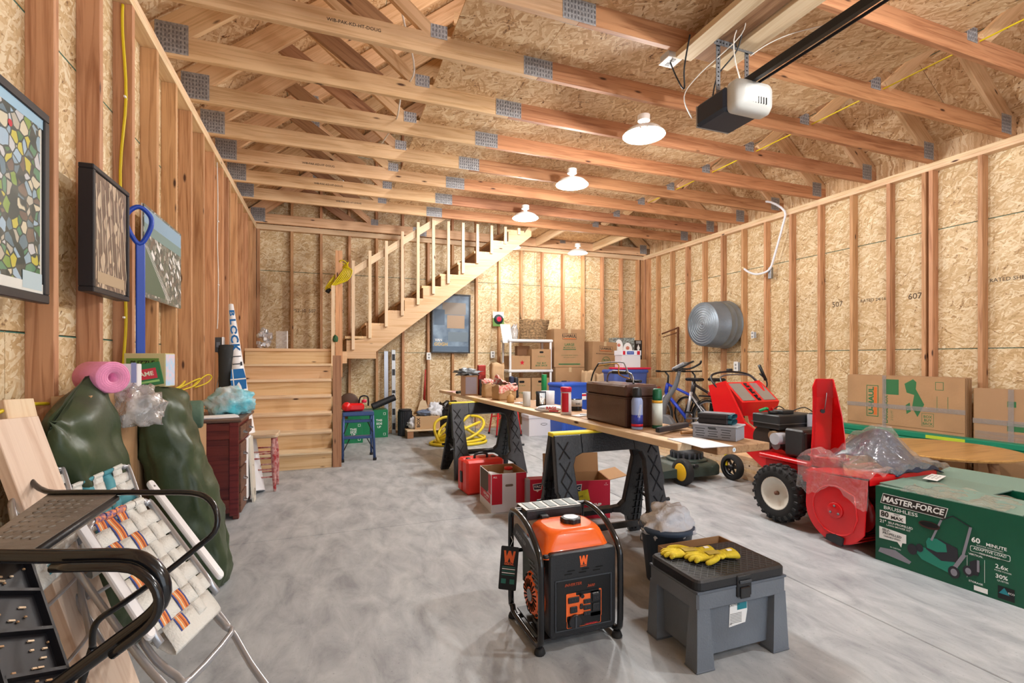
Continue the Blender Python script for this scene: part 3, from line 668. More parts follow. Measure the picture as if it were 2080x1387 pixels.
for k in range(-13, 14):
    for sg in (-1, 1):
        # clip a diagonal line to the lid rectangle
        hw_, hd_ = .205, .13; c0 = k*.034; pts = []
        x0 = max(-hw_, c0-hd_) if True else 0; x1 = min(hw_, c0+hd_)
        if x1-x0 < .02: continue
        b.box(((x0+x1)/2, sg*((x0+x1)/2-c0), .3475), ((x1-x0)*1.414,.0022,.0016), TR, T((x0+x1)/2, sg*((x0+x1)/2-c0), 0) @ RZ(45*sg) @ T(-(x0+x1)/2, -sg*((x0+x1)/2-c0), 0))
b.build('tread_lines', lid)
b = MB(); b.box((.0,-.150,.300), (.075,.012,.085), BLK, b=.004); b.box((0,-.158,.275), (.05,.008,.045), BLKG, b=.003); b.box((0,-.16,.318), (.06,.006,.012), GRYD, b=.002); b.build('latch', s)
b = MB(); M = FR((-.0,-.1195,.18), (1,0,0), (0,0,1)); b.poly([(-.045,-.055), (.04,-.048), (.05,.0), (.048,.045), (-.04,.045)], WHT, M); b.quad(.05,.045, mat('label_teal', '1f7f8c', .5), M @ T(.022,.03,.0005))
for k in range(7): b.quad(.06,.003, mat('label_grey', '9a9a98', .6), M @ T(-.01,-.005-.006*k,.0006))
b.text('CAUTION', .012, INK, M @ T(-.018,.03,.0007), bold=.01); b.text('FT', .012, INK, M @ T(-.035,-.045,.0007), bold=.02); b.build('paper_label', s)
# gloves lying on the lid
def glove(name, lab, M, flip=1):
    t = MB(); m = mat('yellow_glove', 'd8bf2a', .7, bump=.3, bscale=50, var=.15, vscale=30); pm = mat('palm_patch', 'b7a04a', .9)
    t.grid(lambda u, v: ((-.01+.105*u), (.030*math.cos(2*PI*v))*(1+.15*math.sin(u*9)), .013+.012*math.sin(2*PI*v)*(1-.25*u*u)+.003*math.sin(u*25)), 14, 14, m, wv=True)
    t.grid(lambda u, v: (-.01-.055*u, (.031+.012*u)*math.cos(2*PI*v), .014+(.012+.006*u)*math.sin(2*PI*v)), 5, 14, m, wv=True)
    for k, (y, L, a) in enumerate(((-.024,.062,-8), (-.008,.072,-3), (.009,.068,3), (.024,.052,10))):
        t.tube([(.085, y, .013), (.10+L*.45, y+math.tan(R(a))*L*.5, .015), (.09+L*.8, y+math.tan(R(a))*L*.9, .012), (.09+L, y+math.tan(R(a))*L*1.1, .006)], [.0115,.011,.010,.006], m, n=8, sub=3)
    t.tube([(.03,-.024*flip,.014), (.06,-.05*flip,.016), (.095,-.062*flip,.012), (.11,-.062*flip,.008)], [.013,.012,.011,.006], m, n=8, sub=3)
    t.grid(lambda u, v: (.01+.06*u, -.02+.04*v, .0265+.002*math.sin(PI*v)), 3, 3, pm)
    t.box((-.04,0,.030), (.022,.016,.003), WHT); return t.build(name, label=lab, cat='glove', group='yellow work gloves', M=M)
glove('work_glove', 'yellow work glove lying rearmost on the black stool lid, palm down', T(1.50,1.72,.3495) @ RZ(168) @ RX(0) @ Matrix.Scale(1.0, 4))
glove('work_glove', 'yellow work glove with a worn tan palm, lying in front of the other', T(1.565,1.655,.352) @ RZ(172), -1)
# ---------------- pail, white bag, small open carton ----------------
t = thing('waste_pail', 'blue-grey round pail behind the small brown carton', 'pail', (1.73, 2.225, 0))
PB = mat('slate_plastic', '44566e', .5); b = MB(); b.lathe([(0,.003), (.10,.003), (.10,0), (.105,0), (.135,.27), (.145,.27), (.147,.295), (.138,.30), (.132,.295), (.128,.27), (.098,.01), (0,.01)], PB, n=28); b.build('body', t)
b = MB(); b.tube([(-.147,0,.28), (-.165,-.005,.27), (-.168,0,.235), (-.155,0,.225)], .003, STEEL, sub=4); b.build('bail', t)
def blob(name, M, sx, sy, sz, m, seed, nz=.16, lab=None, cat=None, parent=None, nu=26, nv=16, flatb=True, group=None, freq=3.):
    from mathutils import noise
    b = MB()
    def f(u, v):
        th = 2*PI*u; ph = PI*v; d = Vector((math.cos(th)*math.sin(ph), math.sin(th)*math.sin(ph), math.cos(ph)))
        k = 1+nz*noise.noise(d*freq+Vector((seed, seed*1.7, 0)))*1.6+nz*.5*noise.noise(d*freq*3+Vector((seed, 0, 3)))
        p = Vector((d.x*sx*k, d.y*sy*k, d.z*sz*k))
        if flatb and p.z < -sz*.75: p.z = -sz*.75
        return (p.x, p.y, p.z+sz*.75)
    b.grid(f, nu, nv, m, wu=True); return b.build(name, parent=parent, label=lab, cat=cat, M=M, group=group)
blob('rubbish_bag', T(1.735, 2.225, .20), .132, .125, .115, mat('white_film', 'e6eaf2', .35, bump=.6, bscale=25), 3.1, lab='crumpled white plastic bag bulging out of the blue-grey pail', cat='bag', nz=.22, nu=40, nv=26)
def open_box(name, lab, cat, M, w_, d_, h_, outm, inm=None, flaps=(), t_=.004, bottom=0.01, group=None):
    o = thing(name, lab, cat, M=M, group=group); inm = inm or KRAFTI
    b = MB()
    for (cx, cy, sx_, sy_) in ((0,-d_/2,w_,t_), (0,d_/2,w_,t_), (-w_/2,0,t_,d_), (w_/2,0,t_,d_)): b.box((cx, cy, h_/2), (sx_+t_*.2, sy_, h_), outm)
    for (cx, cy, sx_, sy_) in ((0,-d_/2+t_*.8,w_-t_*2,t_*.8), (0,d_/2-t_*.8,w_-t_*2,t_*.8), (-w_/2+t_*.8,0,t_*.8,d_-t_*2), (w_/2-t_*.8,0,t_*.8,d_-t_*2)): b.box((cx, cy, h_/2+.003), (sx_, sy_, h_-.006), inm)
    b.box((0,0,.004), (w_-t_, d_-t_, .008), inm); b.build('walls', o)
    for side, ang, L in flaps:
        b = MB(); ww = w_ if side in 'FB' else d_
        b.box((0, L/2, 0), (ww-.006, L, t_), outm if ang > 180 else inm)
        Mf = {'F': T(0,-d_/2,h_) @ RZ(180), 'B': T(0,d_/2,h_), 'L': T(-w_/2,0,h_) @ RZ(90), 'R': T(w_/2,0,h_) @ RZ(-90)}[side] @ RX(ang)
        b.build('flap', o, M=Mf)
    return o
open_box('small_carton', 'small shallow brown carton leaning on the pail, behind the stool', 'box', T(1.72, 1.965, .0), .38, .13, .275, KRAFT)
# ---------------- big green mower carton ----------------
MG = mat('mower_box_green', '0b5239', .38, var=.06, vscale=3); MGL = mat('box_pale_green', '6f897d', .5)
MX = thing('mower_carton', 'large glossy dark green carton printed with a lawn mower, on the floor at right', 'box', (3.39, 1.70, 0), rotz=4.5)
b = MB(); w_, d_, h_ = .58, .645, .44
for (cx, cy, sx_, sy_) in ((0,-d_/2,w_,.008), (0,d_/2,w_,.008), (-w_/2,0,.008,d_+.008), (w_/2,0,.008,d_+.008)): b.box((cx, cy, h_/2), (sx_, sy_, h_), MG)
b.box((0,0,.005), (w_-.01,d_-.01,.01), KRAFTI); b.build('walls', MX)
for (P, a, L, ww, rz, m) in (((-w_/2,.0,h_), 176, .27, d_-.01, 90, MGL), ((w_/2,0,h_), 8, .24, d_, -90, MGL)):
    b = MB(); b.box((0, L/2, 0), (ww, L, .006), m); b.build('flap', MX, M=T(*P) @ RZ(rz) @ RX(a if a < 90 else a))
b = MB(); b.box((0,.2,0), (w_-.02,.40,.006), MGL); b.build('flap', MX, M=T(.02,d_/2,h_+.012) @ RZ(180) @ RX(-1.5))
b = MB(); b.quad(.20,.07, WHT, T(.12,.22,h_+.03) @ RX(1.5) @ RZ(12)); 
for k in range(3): b.text('LIFT WITH CARE', .016, INK, T(.12,.24-.02*k,h_+.0315) @ RX(1.5) @ RZ(12))
b.build('paper_label', MX)
b = MB(); b.poly([(-.12,.0), (.13,.012), (.14,-.012), (-.10,-.03)], mat('pale_leaflet', 'c9d6da', .5), T(-.02,-.255,h_+.012)); b.build('leaflet', MX)
b = MB(); M = LEFTF(-w_/2-.0055, 0, 0)     # x runs from far (left in view) to near
def lab_text(s_, x, z, k, m, bold=.0, sx=1., shear=0., dz=.0): b.text(s_, k, m, M @ T(x, z, .001+dz), bold=bold, sx=sx, shear=shear)
b.poly([(-.30,.345), (-.285,.405), (.03,.40), (.015,.338)], WHT, M); b.poly([(-.296,.348), (-.283,.402), (.026,.397), (.012,.341)], INK, M @ T(0,0,.0004))
lab_text('MASTER-FORCE', -.137, .372, .046, WHT, .03, .92, .18, .0006); lab_text('BRUSHLESS', -.195, .322, .028, WHT, .01, 1.25)
b.quad(.135,.045, WHT, M @ T(-.235,.28,.0006)); lab_text('80', -.275, .281, .042, INK, .03, 1., 0, .001); lab_text('MAX', -.212, .274, .026, INK, .03, 1.1, 0, .001); lab_text('VOLT', -.212, .295, .012, INK, .02, 1, 0, .001)
lab_text('21"', -.285, .238, .026, WHT, .02); lab_text('SELF-PROPELLED', -.195, .240, .017, WHT, .015); lab_text('LAWN MOWER KIT', -.205, .223, .014, WHT, .01)
b.poly([(-.305,.135), (-.305,.205), (-.165,.195), (-.165,.145), (-.185,.142), (-.19,.115), (-.21,.14)], WHT, M @ T(0,0,.0006))
for i, q in enumerate(('SELF-', 'PROPELLED', 'VARIABLE SPEED')): lab_text(q, -.237+(-.03 if i == 0 else 0), .19-.018*i, .019 if i < 2 else .012, INK, .015, 1., 0, .001)
lab_text('60', .145, .268, .036, WHT, .03); lab_text('MINUTE', .225, .262, .022, WHT, .02); lab_text('RUNTIME WITH BATTERY', .20, .246, .009, WHT)
b.prism(rrect(.155,.030,.006,2), .0008, WHT, M @ T(.2,.222,.0)); b.prism(rrect(.151,.026,.006,2), .0008, MG, M @ T(.2,.222,.0004)); lab_text('ADAPTIVE LOAD', .2, .226, .017, WHT, .01, 1, .1, .0012); lab_text('TECHNOLOGY', .2, .208, .012, WHT, .01, 1, 0, .0014)
lab_text('VERTICAL', .145, .192, .013, WHT, .015); lab_text('STORAGE', .145, .052, .013, WHT, .015)
for dx in (-.035,.035): b.quad(.0015,.115, WHT, M @ T(.145+dx,.123,.0006))
lab_text('2.6x', .245, .168, .028, WHT, .02); lab_text('MORE POWER', .25, .148, .010, WHT); lab_text('30%', .245, .12, .028, WHT, .02); lab_text('QUIETER', .25, .10, .011, WHT)
b.quad(.055,.025, WHT, M @ T(.165,.025,.0006)); b.quad(.062,.062, mat('panel_black'), M @ T(.262,.045,.0006)); b.poly([(-.02,-.01), (0,.022), (.02,-.01)], mat('label_teal'), M @ T(.255,.05,.001)); lab_text('ECO', .282, .052, .012, WHT, .01, 1, 0, .0015)
# picture of the mower: deck, wheels, motor, handle
PK = mat('mower_black', '26242c', .4); PT = mat('mower_teal', '1f7d68', .4); PS = mat('mower_silver', '8a8792', .35)
b.poly([(-.125,.125), (-.10,.155), (.04,.15), (.075,.10), (.045,.055), (-.09,.085)], PT, M @ T(0,0,.0006)); b.poly([(-.07,.15), (-.05,.215), (-.01,.225), (.07,.20), (.075,.13), (.0,.11)], PK, M @ T(0,0,.001)); b.poly([(-.07,.19), (-.06,.215), (-.02,.222), (.02,.205), (.025,.165), (-.02,.150), (-.065,.158)], PT, M @ T(0,0,.0014))
for (x0, z0, x1, z1, t2) in ((.095,.18,.125,.33,.012), (-.045,.205,.0,.33,.010), (-.0,.33,.05,.365,.006), (.125,.33,.05,.365,.006), (.05,.08,.10,.18,.018)):
    dx, dz = x1-x0, z1-z0; L = math.hypot(dx, dz); b.quad(L, t2, PS if t2 > .009 else PK, M @ T((x0+x1)/2, (z0+z1)/2, .0018) @ RZ(math.degrees(math.atan2(dz, dx))))
for (x, z, r) in ((-.135,.125,.030), (-.10,.145,.022), (.055,.07,.032), (.115,.10,.028)): b.poly(circ(r*.8, 20, ry=r), PK, M @ T(x, z, .002)); b.poly(circ(r*.45, 16, ry=r*.6), PS if x > 0 else PK, M @ T(x, z, .0023))
b.poly([(-.025,.03), (.0,.05), (.02,.02), (.01,-.03), (-.02,-.035)], PK, M @ T(.145,.12,.001)); b.quad(.01,.06, PS, M @ T(.155,.14,.0012))
b.poly([(-.31,.012), (-.30,.04), (-.22,.05), (-.14,.012), (-.15,-.005)], PS, M @ T(0,.04,.0004)); lab_text('IN CARTON', -.22, .10, .010, WHT, .01)
b.poly(circ(.05, 20, ry=.021), mat('hand_hole', '3a1d18', .8), M @ T(-.055,.285,.0024)); b.poly(circ(.043, 20, ry=.014), DARK, M @ T(-.055,.288,.0028))
b.build('printed_side', MX)
b = MB(); M = FRONT(0, -d_/2-.0055, 0); PGR = mat('pale_panel', '9fc4bb', .5)
b.quad(.16,.15, PGR, M @ T(-.17,.215,.0005)); b.quad(.16,.12, PGR, M @ T(-.17,.115-.01,.0005)); b.poly([(-.05,.10), (.05,.10), (0,0)], WHT, M @ T(-.21,.255,.0008))
for k in range(7): b.quad(.008,.05+.01*(k%3), WHT, M @ T(-.245+.014*k,.375,.0008))
for k in range(8): b.quad(.12,.003, mat('label_grey'), M @ T(-.17,.155-.012*k,.001))
b.text('600W', .03, WHT, M @ T(-.22,.045,.001), bold=.02); b.build('printed_end', MX)
# clear wrap lying on the carton top
b = MB(); from mathutils import noise
b.grid(lambda u, v: (-.30+.34*u, -.26+.46*v, .455+.02*noise.noise(Vector((u*5, v*6, 1)))+.012*noise.noise(Vector((u*14, v*14, 2)))), 26, 26, mat('wrap_film', 'cfd6d6', .15, alpha=.38))
b.build('plastic_wrap', label='crinkled clear plastic film lying on top of the green mower carton', cat='plastic film', M=T(3.37, 1.70, 0) @ RZ(4.5))
# ---------------- sawhorses and table boards ----------------
HB2 = mat('sawhorse_black', '25272c', .4, var=.3, vscale=14, bump=.15, bscale=90)
def sawhorse(lab, cx, cy, spread, rot=0, wid=.72):
    t = thing('sawhorse', lab, 'sawhorse', (cx, cy, 0), rotz=rot, group='black folding sawhorses'); H2 = .725
    for sg in (-1, 1):
        L = math.hypot(H2, spread); up = Vector((0, -sg*spread, H2)); o = Vector((0, sg*spread, 0)); nrm = Vector((0, sg, 0))
        xd = Vector((1,0,0)) if sg < 0 else Vector((-1,0,0)); M = FR(o, xd, up); hw = wid/2; b = MB(); th = .045
        P = []   # single outline: outer edge, feet, lower arch; then window pieces
        hx0, hx1, zb, zt = hw-.135, hw-.115, .24, L-.115
        # two legs (above the shelf), top beam with rounded shoulders, shelf, feet
        for s2 in (-1, 1):
            q = lambda pts: [(s2*x, y) for x, y in pts]
            b.prism(q([(hw, L), (hw+.012, L*.55), (hw-.0, L*.55-.02), (hw+.03, 0), (hw-.055, 0), (hw-.10, .12), (hx0-.02, .155), (hx0-.09, .165), (hx0-.09, .20), (hx0-.035, .205), (hx0+.0, zb), (hx1+.0, zt-.07), (hx1-.02, zt-.02), (hx1-.07, zt), (hx1-.07, L)]), th, HB2, M, b=.006)
        b.prism([(-(hx1-.07), zt), (hx1-.07, zt), (hx1-.07, L), (-(hx1-.07), L)], th, HB2, M); b.prism([(-(hx0-.09), .165), (hx0-.09, .165), (hx0-.09, .20), (-(hx0-.09), .20)], th, HB2, M)
        b.build('leg_frame', t)
        for s2 in (-1, 1):
            b = MB()
            for (z0, z1) in ((.36,.47), (.47,.58), (.22,.33), (.60,.70)):
                if z1 > L: continue
                xc = s2*(hw-.055)
                for a0 in (-1, 1): b.tube([(xc-a0*.035, z0, th+.003), (xc+a0*.035, z1, th+.003)], .004, HB2, n=4, M=M, smooth=False)
            for j in range(9): b.box((s2*(hw-.03), .04+j*.05, -.003), (.075,.004,.012), HB2, M)
            for j in range(2): b.box((s2*(hw-.045+j*.03), .25, -.003), (.004,.45,.012), HB2, M)
            b.cyl(M @ Vector((s2*(hw+.01), .30, .02)), M @ Vector((s2*(hw+.04), .30, .02)), .012, HB2)
            b.build('rib_pattern', t)
    b = MB(); b.box((0,0,.735), (wid+.01,.075,.025), YEL, b=.005); b.build('top_rail', t)
    for s2 in (-1, 1):
        b = MB(); b.tube([(s2*(wid/2-.03), -spread*.6, .3), (s2*(wid/2-.03), 0, .275), (s2*(wid/2-.03), spread*.6, .3)], .008, STEEL); b.build('spreader', t)
    return t
sawhorse('black plastic sawhorse under the near end of the work boards', 1.645, 2.74, .17, 0, .74)
sawhorse('black plastic sawhorse under the far end of the work boards', 1.535, 5.0, .25, 2, .72)
TZ = .748; TA = math.degrees(math.atan2(-.21, 4.23))   # boards run slightly off the wall direction
def tp(s_, off, z=0.): # along the table: s_ metres from the near end, off metres right of the left edge
    c_, n_ = math.cos(R(-TA)), math.sin(R(-TA)); return Vector((1.60-s_*n_+off*c_, 1.97+s_*c_+off*n_, TZ+z))
b = MB(); 
def plank(name, lab, s0, s1, o0, o1, z0, z1, m, edge=None):
    t = thing(name, lab, 'board', M=T(*tp(0,0)) @ RZ(-TA) if 0 else FR(tp(0,0), tp(1,0)-tp(0,0), (tp(0,0)-tp(0,1))) )
    b = MB(); b.box(((s0+s1)/2, -(o0+o1)/2, (z0+z1)/2), (s1-s0, o1-o0, z1-z0), m, b=.003); b.build('timber', t); return t
p1 = plank('work_board', 'pale narrow timber forming the front edge of the long work table', 0, 4.5, 0, .088, 0, .037, W_PALE)
p2 = plank('work_board', 'wide brown plank with a round sticker on its end, bearing the tools', -.155, 4.35, .095, .44, 0, .037, W_BROWN)
b = MB(); b.poly(circ(.011, 18), mat('sticker_pale', 'dfe6ea', .4), FR((-.1565, -.20, .018), (0,-1,0), (0,0,1))); b.poly(circ(.006, 14), mat('sticker_blue', '9fb8d0', .4), FR((-.157, -.20, .018), (0,-1,0), (0,0,1))); b.build('round_sticker', p2)
# ---------------- things on the table ----------------
ZT2 = .785+.0005
TBR = mat('brown_enamel', '4a3028', .35, coat=.3, var=.12, vscale=8, bump=.08, bscale=120)
t = thing('metal_toolbox', 'large dark brown metal toolbox with a closed lid on the work boards', 'toolbox', (1.775, 2.755, ZT2), rotz=TA+1.5)
w_, d_, h_ = .225, .50, .255
b = MB(); b.box((0,0,.09), (w_,d_,.18), TBR, b=.008); b.build('body', t)
b = MB(); b.box((0,0,.218), (w_+.006,d_+.006,.076), TBR, b=.012); b.box((0,0,.178), (w_+.010,d_+.010,.006), TBR, b=.002); b.box((0,0,.255), (.10,.38,.006), TBR, b=.003); b.build('lid', t)
b = MB(); b.tube([(-.0,-.16,.256), (0,-.15,.30), (0,-.10,.325), (0,.10,.325), (0,.15,.30), (0,.16,.256)], .006, STEEL, sub=3); b.cyl((0,-.08,.325), (0,.08,.325), .013, BLK); b.build('handle', t)
t = thing('wire_clamp_tool', 'black wire-framed clamp tool lying on the brown toolbox lid', 'hand tool', (1.74, 2.72, ZT2+.262), rotz=20)
b = MB(); b.box((0,-.12,.012), (.03,.11,.018), BLK, b=.006); b.build('grip', t)
b = MB(); b.tube([(0,-.10,.02), (.0,-.06,.10), (.0,-.02,.13), (.0,.16,.12)], .004, STEEL, sub=3); b.tube([(.02,-.10,.02), (.01,.0,.05), (.02,.02,.12), (.03,.2,.10)], .004, mat('brass', 'b98c3c', .35, .9), sub=3); b.tube([(0,.16,.12), (.02,.22,.06), (.03,.25,.0)], .005, BLK, sub=3); b.build('wire_frame', t)
def can(name, lab, cat, x, y, r, h, prof, prints=(), nozzle=None, group=None, z=ZT2):
    t = thing(name, lab, cat, (x, y, z), group=group)
    for nm, pr, m in prof: b = MB(); b.lathe(pr, m, n=24); b.build(nm, t)
    return t
LB = mat('label_pale_blue', '93a5cf', .35); LBD = mat('label_deep_blue', '26358f', .35)
t = can('spray_can', 'spray can with a black cap and pale blue label, leaning close to the brown toolbox', 'spray can', 1.70, 2.455, .034, .25,
  [('body', [(0,0), (.031,0), (.033,.004), (.033,.165), (.028,.18), (.02,.19), (0,.19)], LB), ('label_band', [(.0335,.015), (.0337,.015), (.0337,.085), (.0335,.085)], LBD), ('red_band', [(.0338,.018), (.034,.018), (.034,.032), (.0338,.032)], REDP), ('cap', [(.0,.185), (.024,.186), (.027,.20), (.026,.235), (.02,.245), (0,.246)], BLK)])
b = MB()
for k in range(3): b.quad(.0016,.075, WHT, RZ(-16+9*k) @ FRONT(0,-.0345,.11) @ RZ(-10))
b.build('stripe', t)
can('spray_can', 'green-capped aerosol can with a white label beside the toolbox end', 'spray can', 1.835, 2.445, .03, .24,
  [('body', [(0,0), (.028,0), (.030,.004), (.030,.16), (.026,.17), (0,.17)], mat('dark_green_can', '1f6d55', .35)), ('label_band', [(.0303,.02), (.0306,.02), (.0306,.15), (.0303,.15)], mat('mint_white', 'd7e3dd', .4)), ('yellow_band', [(.0303,.151), (.0306,.151), (.0306,.166), (.0303,.166)], mat('amber', 'e3a72e', .4)), ('cap', [(0,.168), (.027,.168), (.028,.18), (.027,.222), (.022,.235), (0,.237)], mat('cap_green', '12603f', .35))])
t = can('wipes_canister', 'tall white wipes canister with a crimson lid and red panel', 'canister', 1.655, 3.29, .04, .2,
  [('body', [(0,0), (.039,0), (.041,.005), (.038,.17), (0,.17)], mat('canister_white', 'dcd8de', .35)), ('lid', [(0,.168), (.041,.168), (.042,.195), (.038,.203), (0,.203)], mat('crimson', 'd31d46', .35))])
b = MB(); b.grid(lambda u, v: (.0418*math.cos(R(195+75*u)), .0418*math.sin(R(195+75*u)), .02+.14*v), 8, 1, REDP); b.build('red_panel', t)
t = thing('rag_packet', 'soft white packet of rags with red lettering lying on the boards', 'packet', (1.60, 3.47, ZT2), rotz=-30)
b = MB(); b.grid(lambda u, v: (-.10+.2*u+.012*math.sin(v*7), (.045+.006*math.sin(u*9))*math.cos(2*PI*v), .028+.026*math.sin(2*PI*v)*(1-.55*abs(2*u-1)**3)), 18, 14, mat('packet_white', 'e6e2e2', .35, bump=.4, bscale=30), wv=True); b.build('wrapper', t)
b = MB(); M = FR((0,-.0495,.03), (1,0,0), (0,.3,1)); b.text('RAGS', .032, REDP, M @ T(.02,.005,0), bold=.03); b.quad(.07,.010, REDP, M @ T(.04,-.016,.001)); b.text('WIPING', .014, INK, M @ T(-.055,.004,0), bold=.02); b.build('lettering', t)
def tub(name, lab, cat, x, y, r, h, m, extra=None, rim=None, z=ZT2, group=None):
    t = thing(name, lab, cat, (x, y, z), group=group); b = MB(); b.lathe([(0,0), (r*.95,0), (r*.97,.004), (r,h), (r*.94,h), (r*.9,.01), (0,.01)], m, n=24); b.build('body', t)
    if rim: b = MB(); b.lathe([(r*1.03,h-.012), (r*1.05,h-.01), (r*1.05,h+.002), (0,h+.003)], rim, n=24); b.build('lid', t)
    if extra: b = MB(); extra(b); b.build('label_print', t)
    return t
PALEG = mat('pale_grey_plastic', 'bdbcb8', .45)
tub('plastic_cup', 'tall pale grey cup standing left of the black foil pouch', 'cup', 1.62, 3.98, .034, .125, PALEG)
tub('plastic_tub', 'wide white plastic tub right of the silver pouch', 'tub', 1.84, 4.02, .062, .125, mat('tub_white', 'd3d2d6', .4))
tub('glue_can', 'small grey and black can with a mountain picture behind the crimson-lidded canister', 'can', 1.85, 3.50, .047, .09, mat('panel_black'), lambda b: (b.lathe([(.0485,.035), (.0487,.035), (.0487,.088), (.0485,.088)], mat('print_grey', 'b9b6b2', .4), n=24, cap=False), b.text('TITE', .02, INK, FRONT(-.01,-.0492,.055) , bold=.02)))
t = thing('foil_pouch', 'black and silver foil pouch propped beside the pale cup', 'pouch', (1.735, 3.93, ZT2), rotz=-12); b = MB(); b.grid(lambda u, v: (-.045+.09*u, (.018*(1-v)+.002)*math.sin(PI*u)*(-1), .13*v), 8, 6, BLKG); b.grid(lambda u, v: (-.015+.05*u, -(.018*(1-v)+.003)*math.sin(PI*(.5*u+.35))-.002, .02+.095*v), 6, 6, mat('foil', 'c8cac8', .2, .8, bump=.5, bscale=20)); b.grid(lambda u, v: (-.045+.09*u, (.018*(1-v)+.002)*math.sin(PI*u), .13*v), 8, 6, BLKG); b.build('pouch', t)
t = thing('glue_bottle', 'small tan squeeze bottle left of the pale cup', 'bottle', (1.61, 4.36, ZT2)); b = MB(); b.lathe([(0,0), (.033,0), (.035,.008), (.034,.06), (.014,.075), (.012,.085), (0,.085)], mat('tan_plastic', 'b98f5c', .5), n=16); b.build('body', t); b = MB(); b.lathe([(.0,.083), (.013,.083), (.010,.10), (0,.105)], mat('tan_cap', 'd8b98a', .5), n=12); b.build('cap', t)
t = thing('paper_scraps', 'loose silver and white paper scraps beside the tan bottle', 'paper', (1.66, 4.18, ZT2), rotz=20); b = MB(); b.box((0,0,.006), (.10,.12,.012), mat('paper_white', 'e9e8ea', .6), b=.002); b.box((.01,-.02,.016), (.06,.06,.006), SILV, M=RZ(15)); b.build('sheets', t)
t = thing('card_scraps', 'thin white card scraps and keys left of the brown toolbox', 'card', (1.70, 3.16, ZT2)); b = MB(); b.box((0,0,.003), (.10,.08,.004), mat('paper_white'), M=RZ(20)); b.box((.03,.05,.007), (.06,.05,.006), SILV, M=RZ(-30)); b.build('sheets', t)
def paperbag(name, lab, x, y, w_, d_, h_, rz, m, rim=0., group=None, z=ZT2, red=False):
    t = thing(name, lab, 'paper bag', (x, y, z), rotz=rz, group=group); b = MB(); sd = x*7
    def f(u, v):
        a = u*4; k = int(a) % 4; q = a-int(a); c4 = ((-w_/2,-d_/2), (w_/2,-d_/2), (w_/2,d_/2), (-w_/2,d_/2)); p = Vector(c4[k]).lerp(Vector(c4[(k+1)%4]), q)
        n_ = noise.noise(Vector((p.x*14+sd, p.y*14, v*5)))*.016*(.2+v); s2 = 1-.12*v*v if h_ > .25 else 1+.05*v
        return (p.x*s2+n_, p.y*s2+n_*.6, h_*v+(.012*math.sin(u*23+sd) if v > .99 else 0))
    b.grid(f, 24, 9, m, wu=True, smooth=True); b.box((0,0,.004), (w_*.98,d_*.98,.006), m); b.build('bag', t, thick=.0015); return t
BAGK = mat('kraft_paper', 'b5936b', .8, bump=.4, bscale=14)
CHR = mat('red_tissue', 'c93a36', .6, var=.7, vscale=45, var2='efe2d6', bump=.3, bscale=30)
t = paperbag('gift_bag', 'brown paper bag with red patterned cloth stuffed over its rim', 1.665, 4.70, .19, .15, .14, 12, BAGK)
b = MB(); b.grid(lambda u, v: (-.11+.22*u, -.08-.006*math.sin(PI*v), .15-.08*v*(1-.4*u)-.01*math.sin(9*u)), 16, 8, CHR); b.grid(lambda u, v: (-.11+.21*u, -.08+.15*v, .155+.10*(1-u)**2*math.sin(PI*min(1, v+.2))+.02*noise.noise(Vector((u*6, v*6, 0)))), 14, 10, CHR); b.build('cloth', t, thick=.003)
t = paperbag('gift_bag', 'small brown paper bag with a red tissue tuft, left of the larger one', 1.60, 5.02, .11, .10, .15, 5, BAGK)
blob('cloth', T(-.01,0,.135), .06, .05, .035, CHR, 2.2, parent=t, nz=.4)
t = thing('carton', 'brown box with a dull violet front panel at the far table end', 'box', (1.50, 5.42, ZT2), rotz=-14); b = MB(); b.box((0,0,.112), (.19,.17,.224), mat('dark_kraft', '8a6547', .7), b=.002); b.build('walls', t); b = MB(); b.quad(.125,.19, mat('dull_violet', '8a7f88', .5), FRONT(.02,-.0856,.112)); b.build('front_panel', t)
t = thing('dark_box', 'narrow black and brown box right of the violet-fronted one', 'box', (1.645, 5.33, ZT2), rotz=-10); b = MB(); b.box((0,0,.09), (.10,.06,.18), mat('black_brown', '2a211c', .5), b=.002); b.build('walls', t); b = MB(); b.quad(.05,.12, mat('amber_brown', '6b4a2a', .5), FRONT(0,-.0306,.10)); b.build('front_panel', t)
blob('plastic_bag', T(1.49, 5.43, ZT2+.222), .12, .09, .045, mat('grey_film', '8d9499', .3, bump=.5, bscale=25, var=.5, vscale=12), 8.1, lab='crumpled grey plastic bag on top of the violet-fronted box', cat='bag', nz=.5)
t = paperbag('tall_paper_bag', 'tall brown paper bag behind the red cloth bags', 1.775, 5.25, .15, .12, .36, 0, mat('kraft_light', 'c2a27c', .8, bump=.4, bscale=14))
t = thing('red_bag', 'tall narrow red gift bag left of the tall brown paper bag', 'gift bag', (1.66, 5.47, ZT2)); b = MB(); b.box((0,0,.17), (.09,.06,.34), mat('gift_red', 'a8322a', .5, var=.2, vscale=14), b=.006); b.build('bag', t)
t = thing('rolled_sleeves', 'pair of upright dark navy rolled sleeves behind the paper bags', 'roll', (1.83, 4.86, ZT2)); b = MB(); NVY = mat('navy_cloth', '222a45', .6, bump=.3, bscale=40)
b.lathe([(0,0), (.028,0), (.03,.02), (.028,.21), (.022,.225), (0,.23)], NVY, T(-.025,0,0), n=14); b.lathe([(0,0), (.026,0), (.027,.02), (.026,.20), (.018,.215), (0,.22)], mat('black_cloth', '191a1f', .6), T(.03,.01,0), n=14); b.build('sleeve', t)
t = thing('green_tube', 'slim upright bright green tube behind the white tub', 'tube', (1.885, 4.20, ZT2)); b = MB(); b.lathe([(0,0), (.026,0), (.026,.262), (.024,.266), (0,.266)], mat('bright_green', '128a4f', .4), n=18); b.build('tube', t)
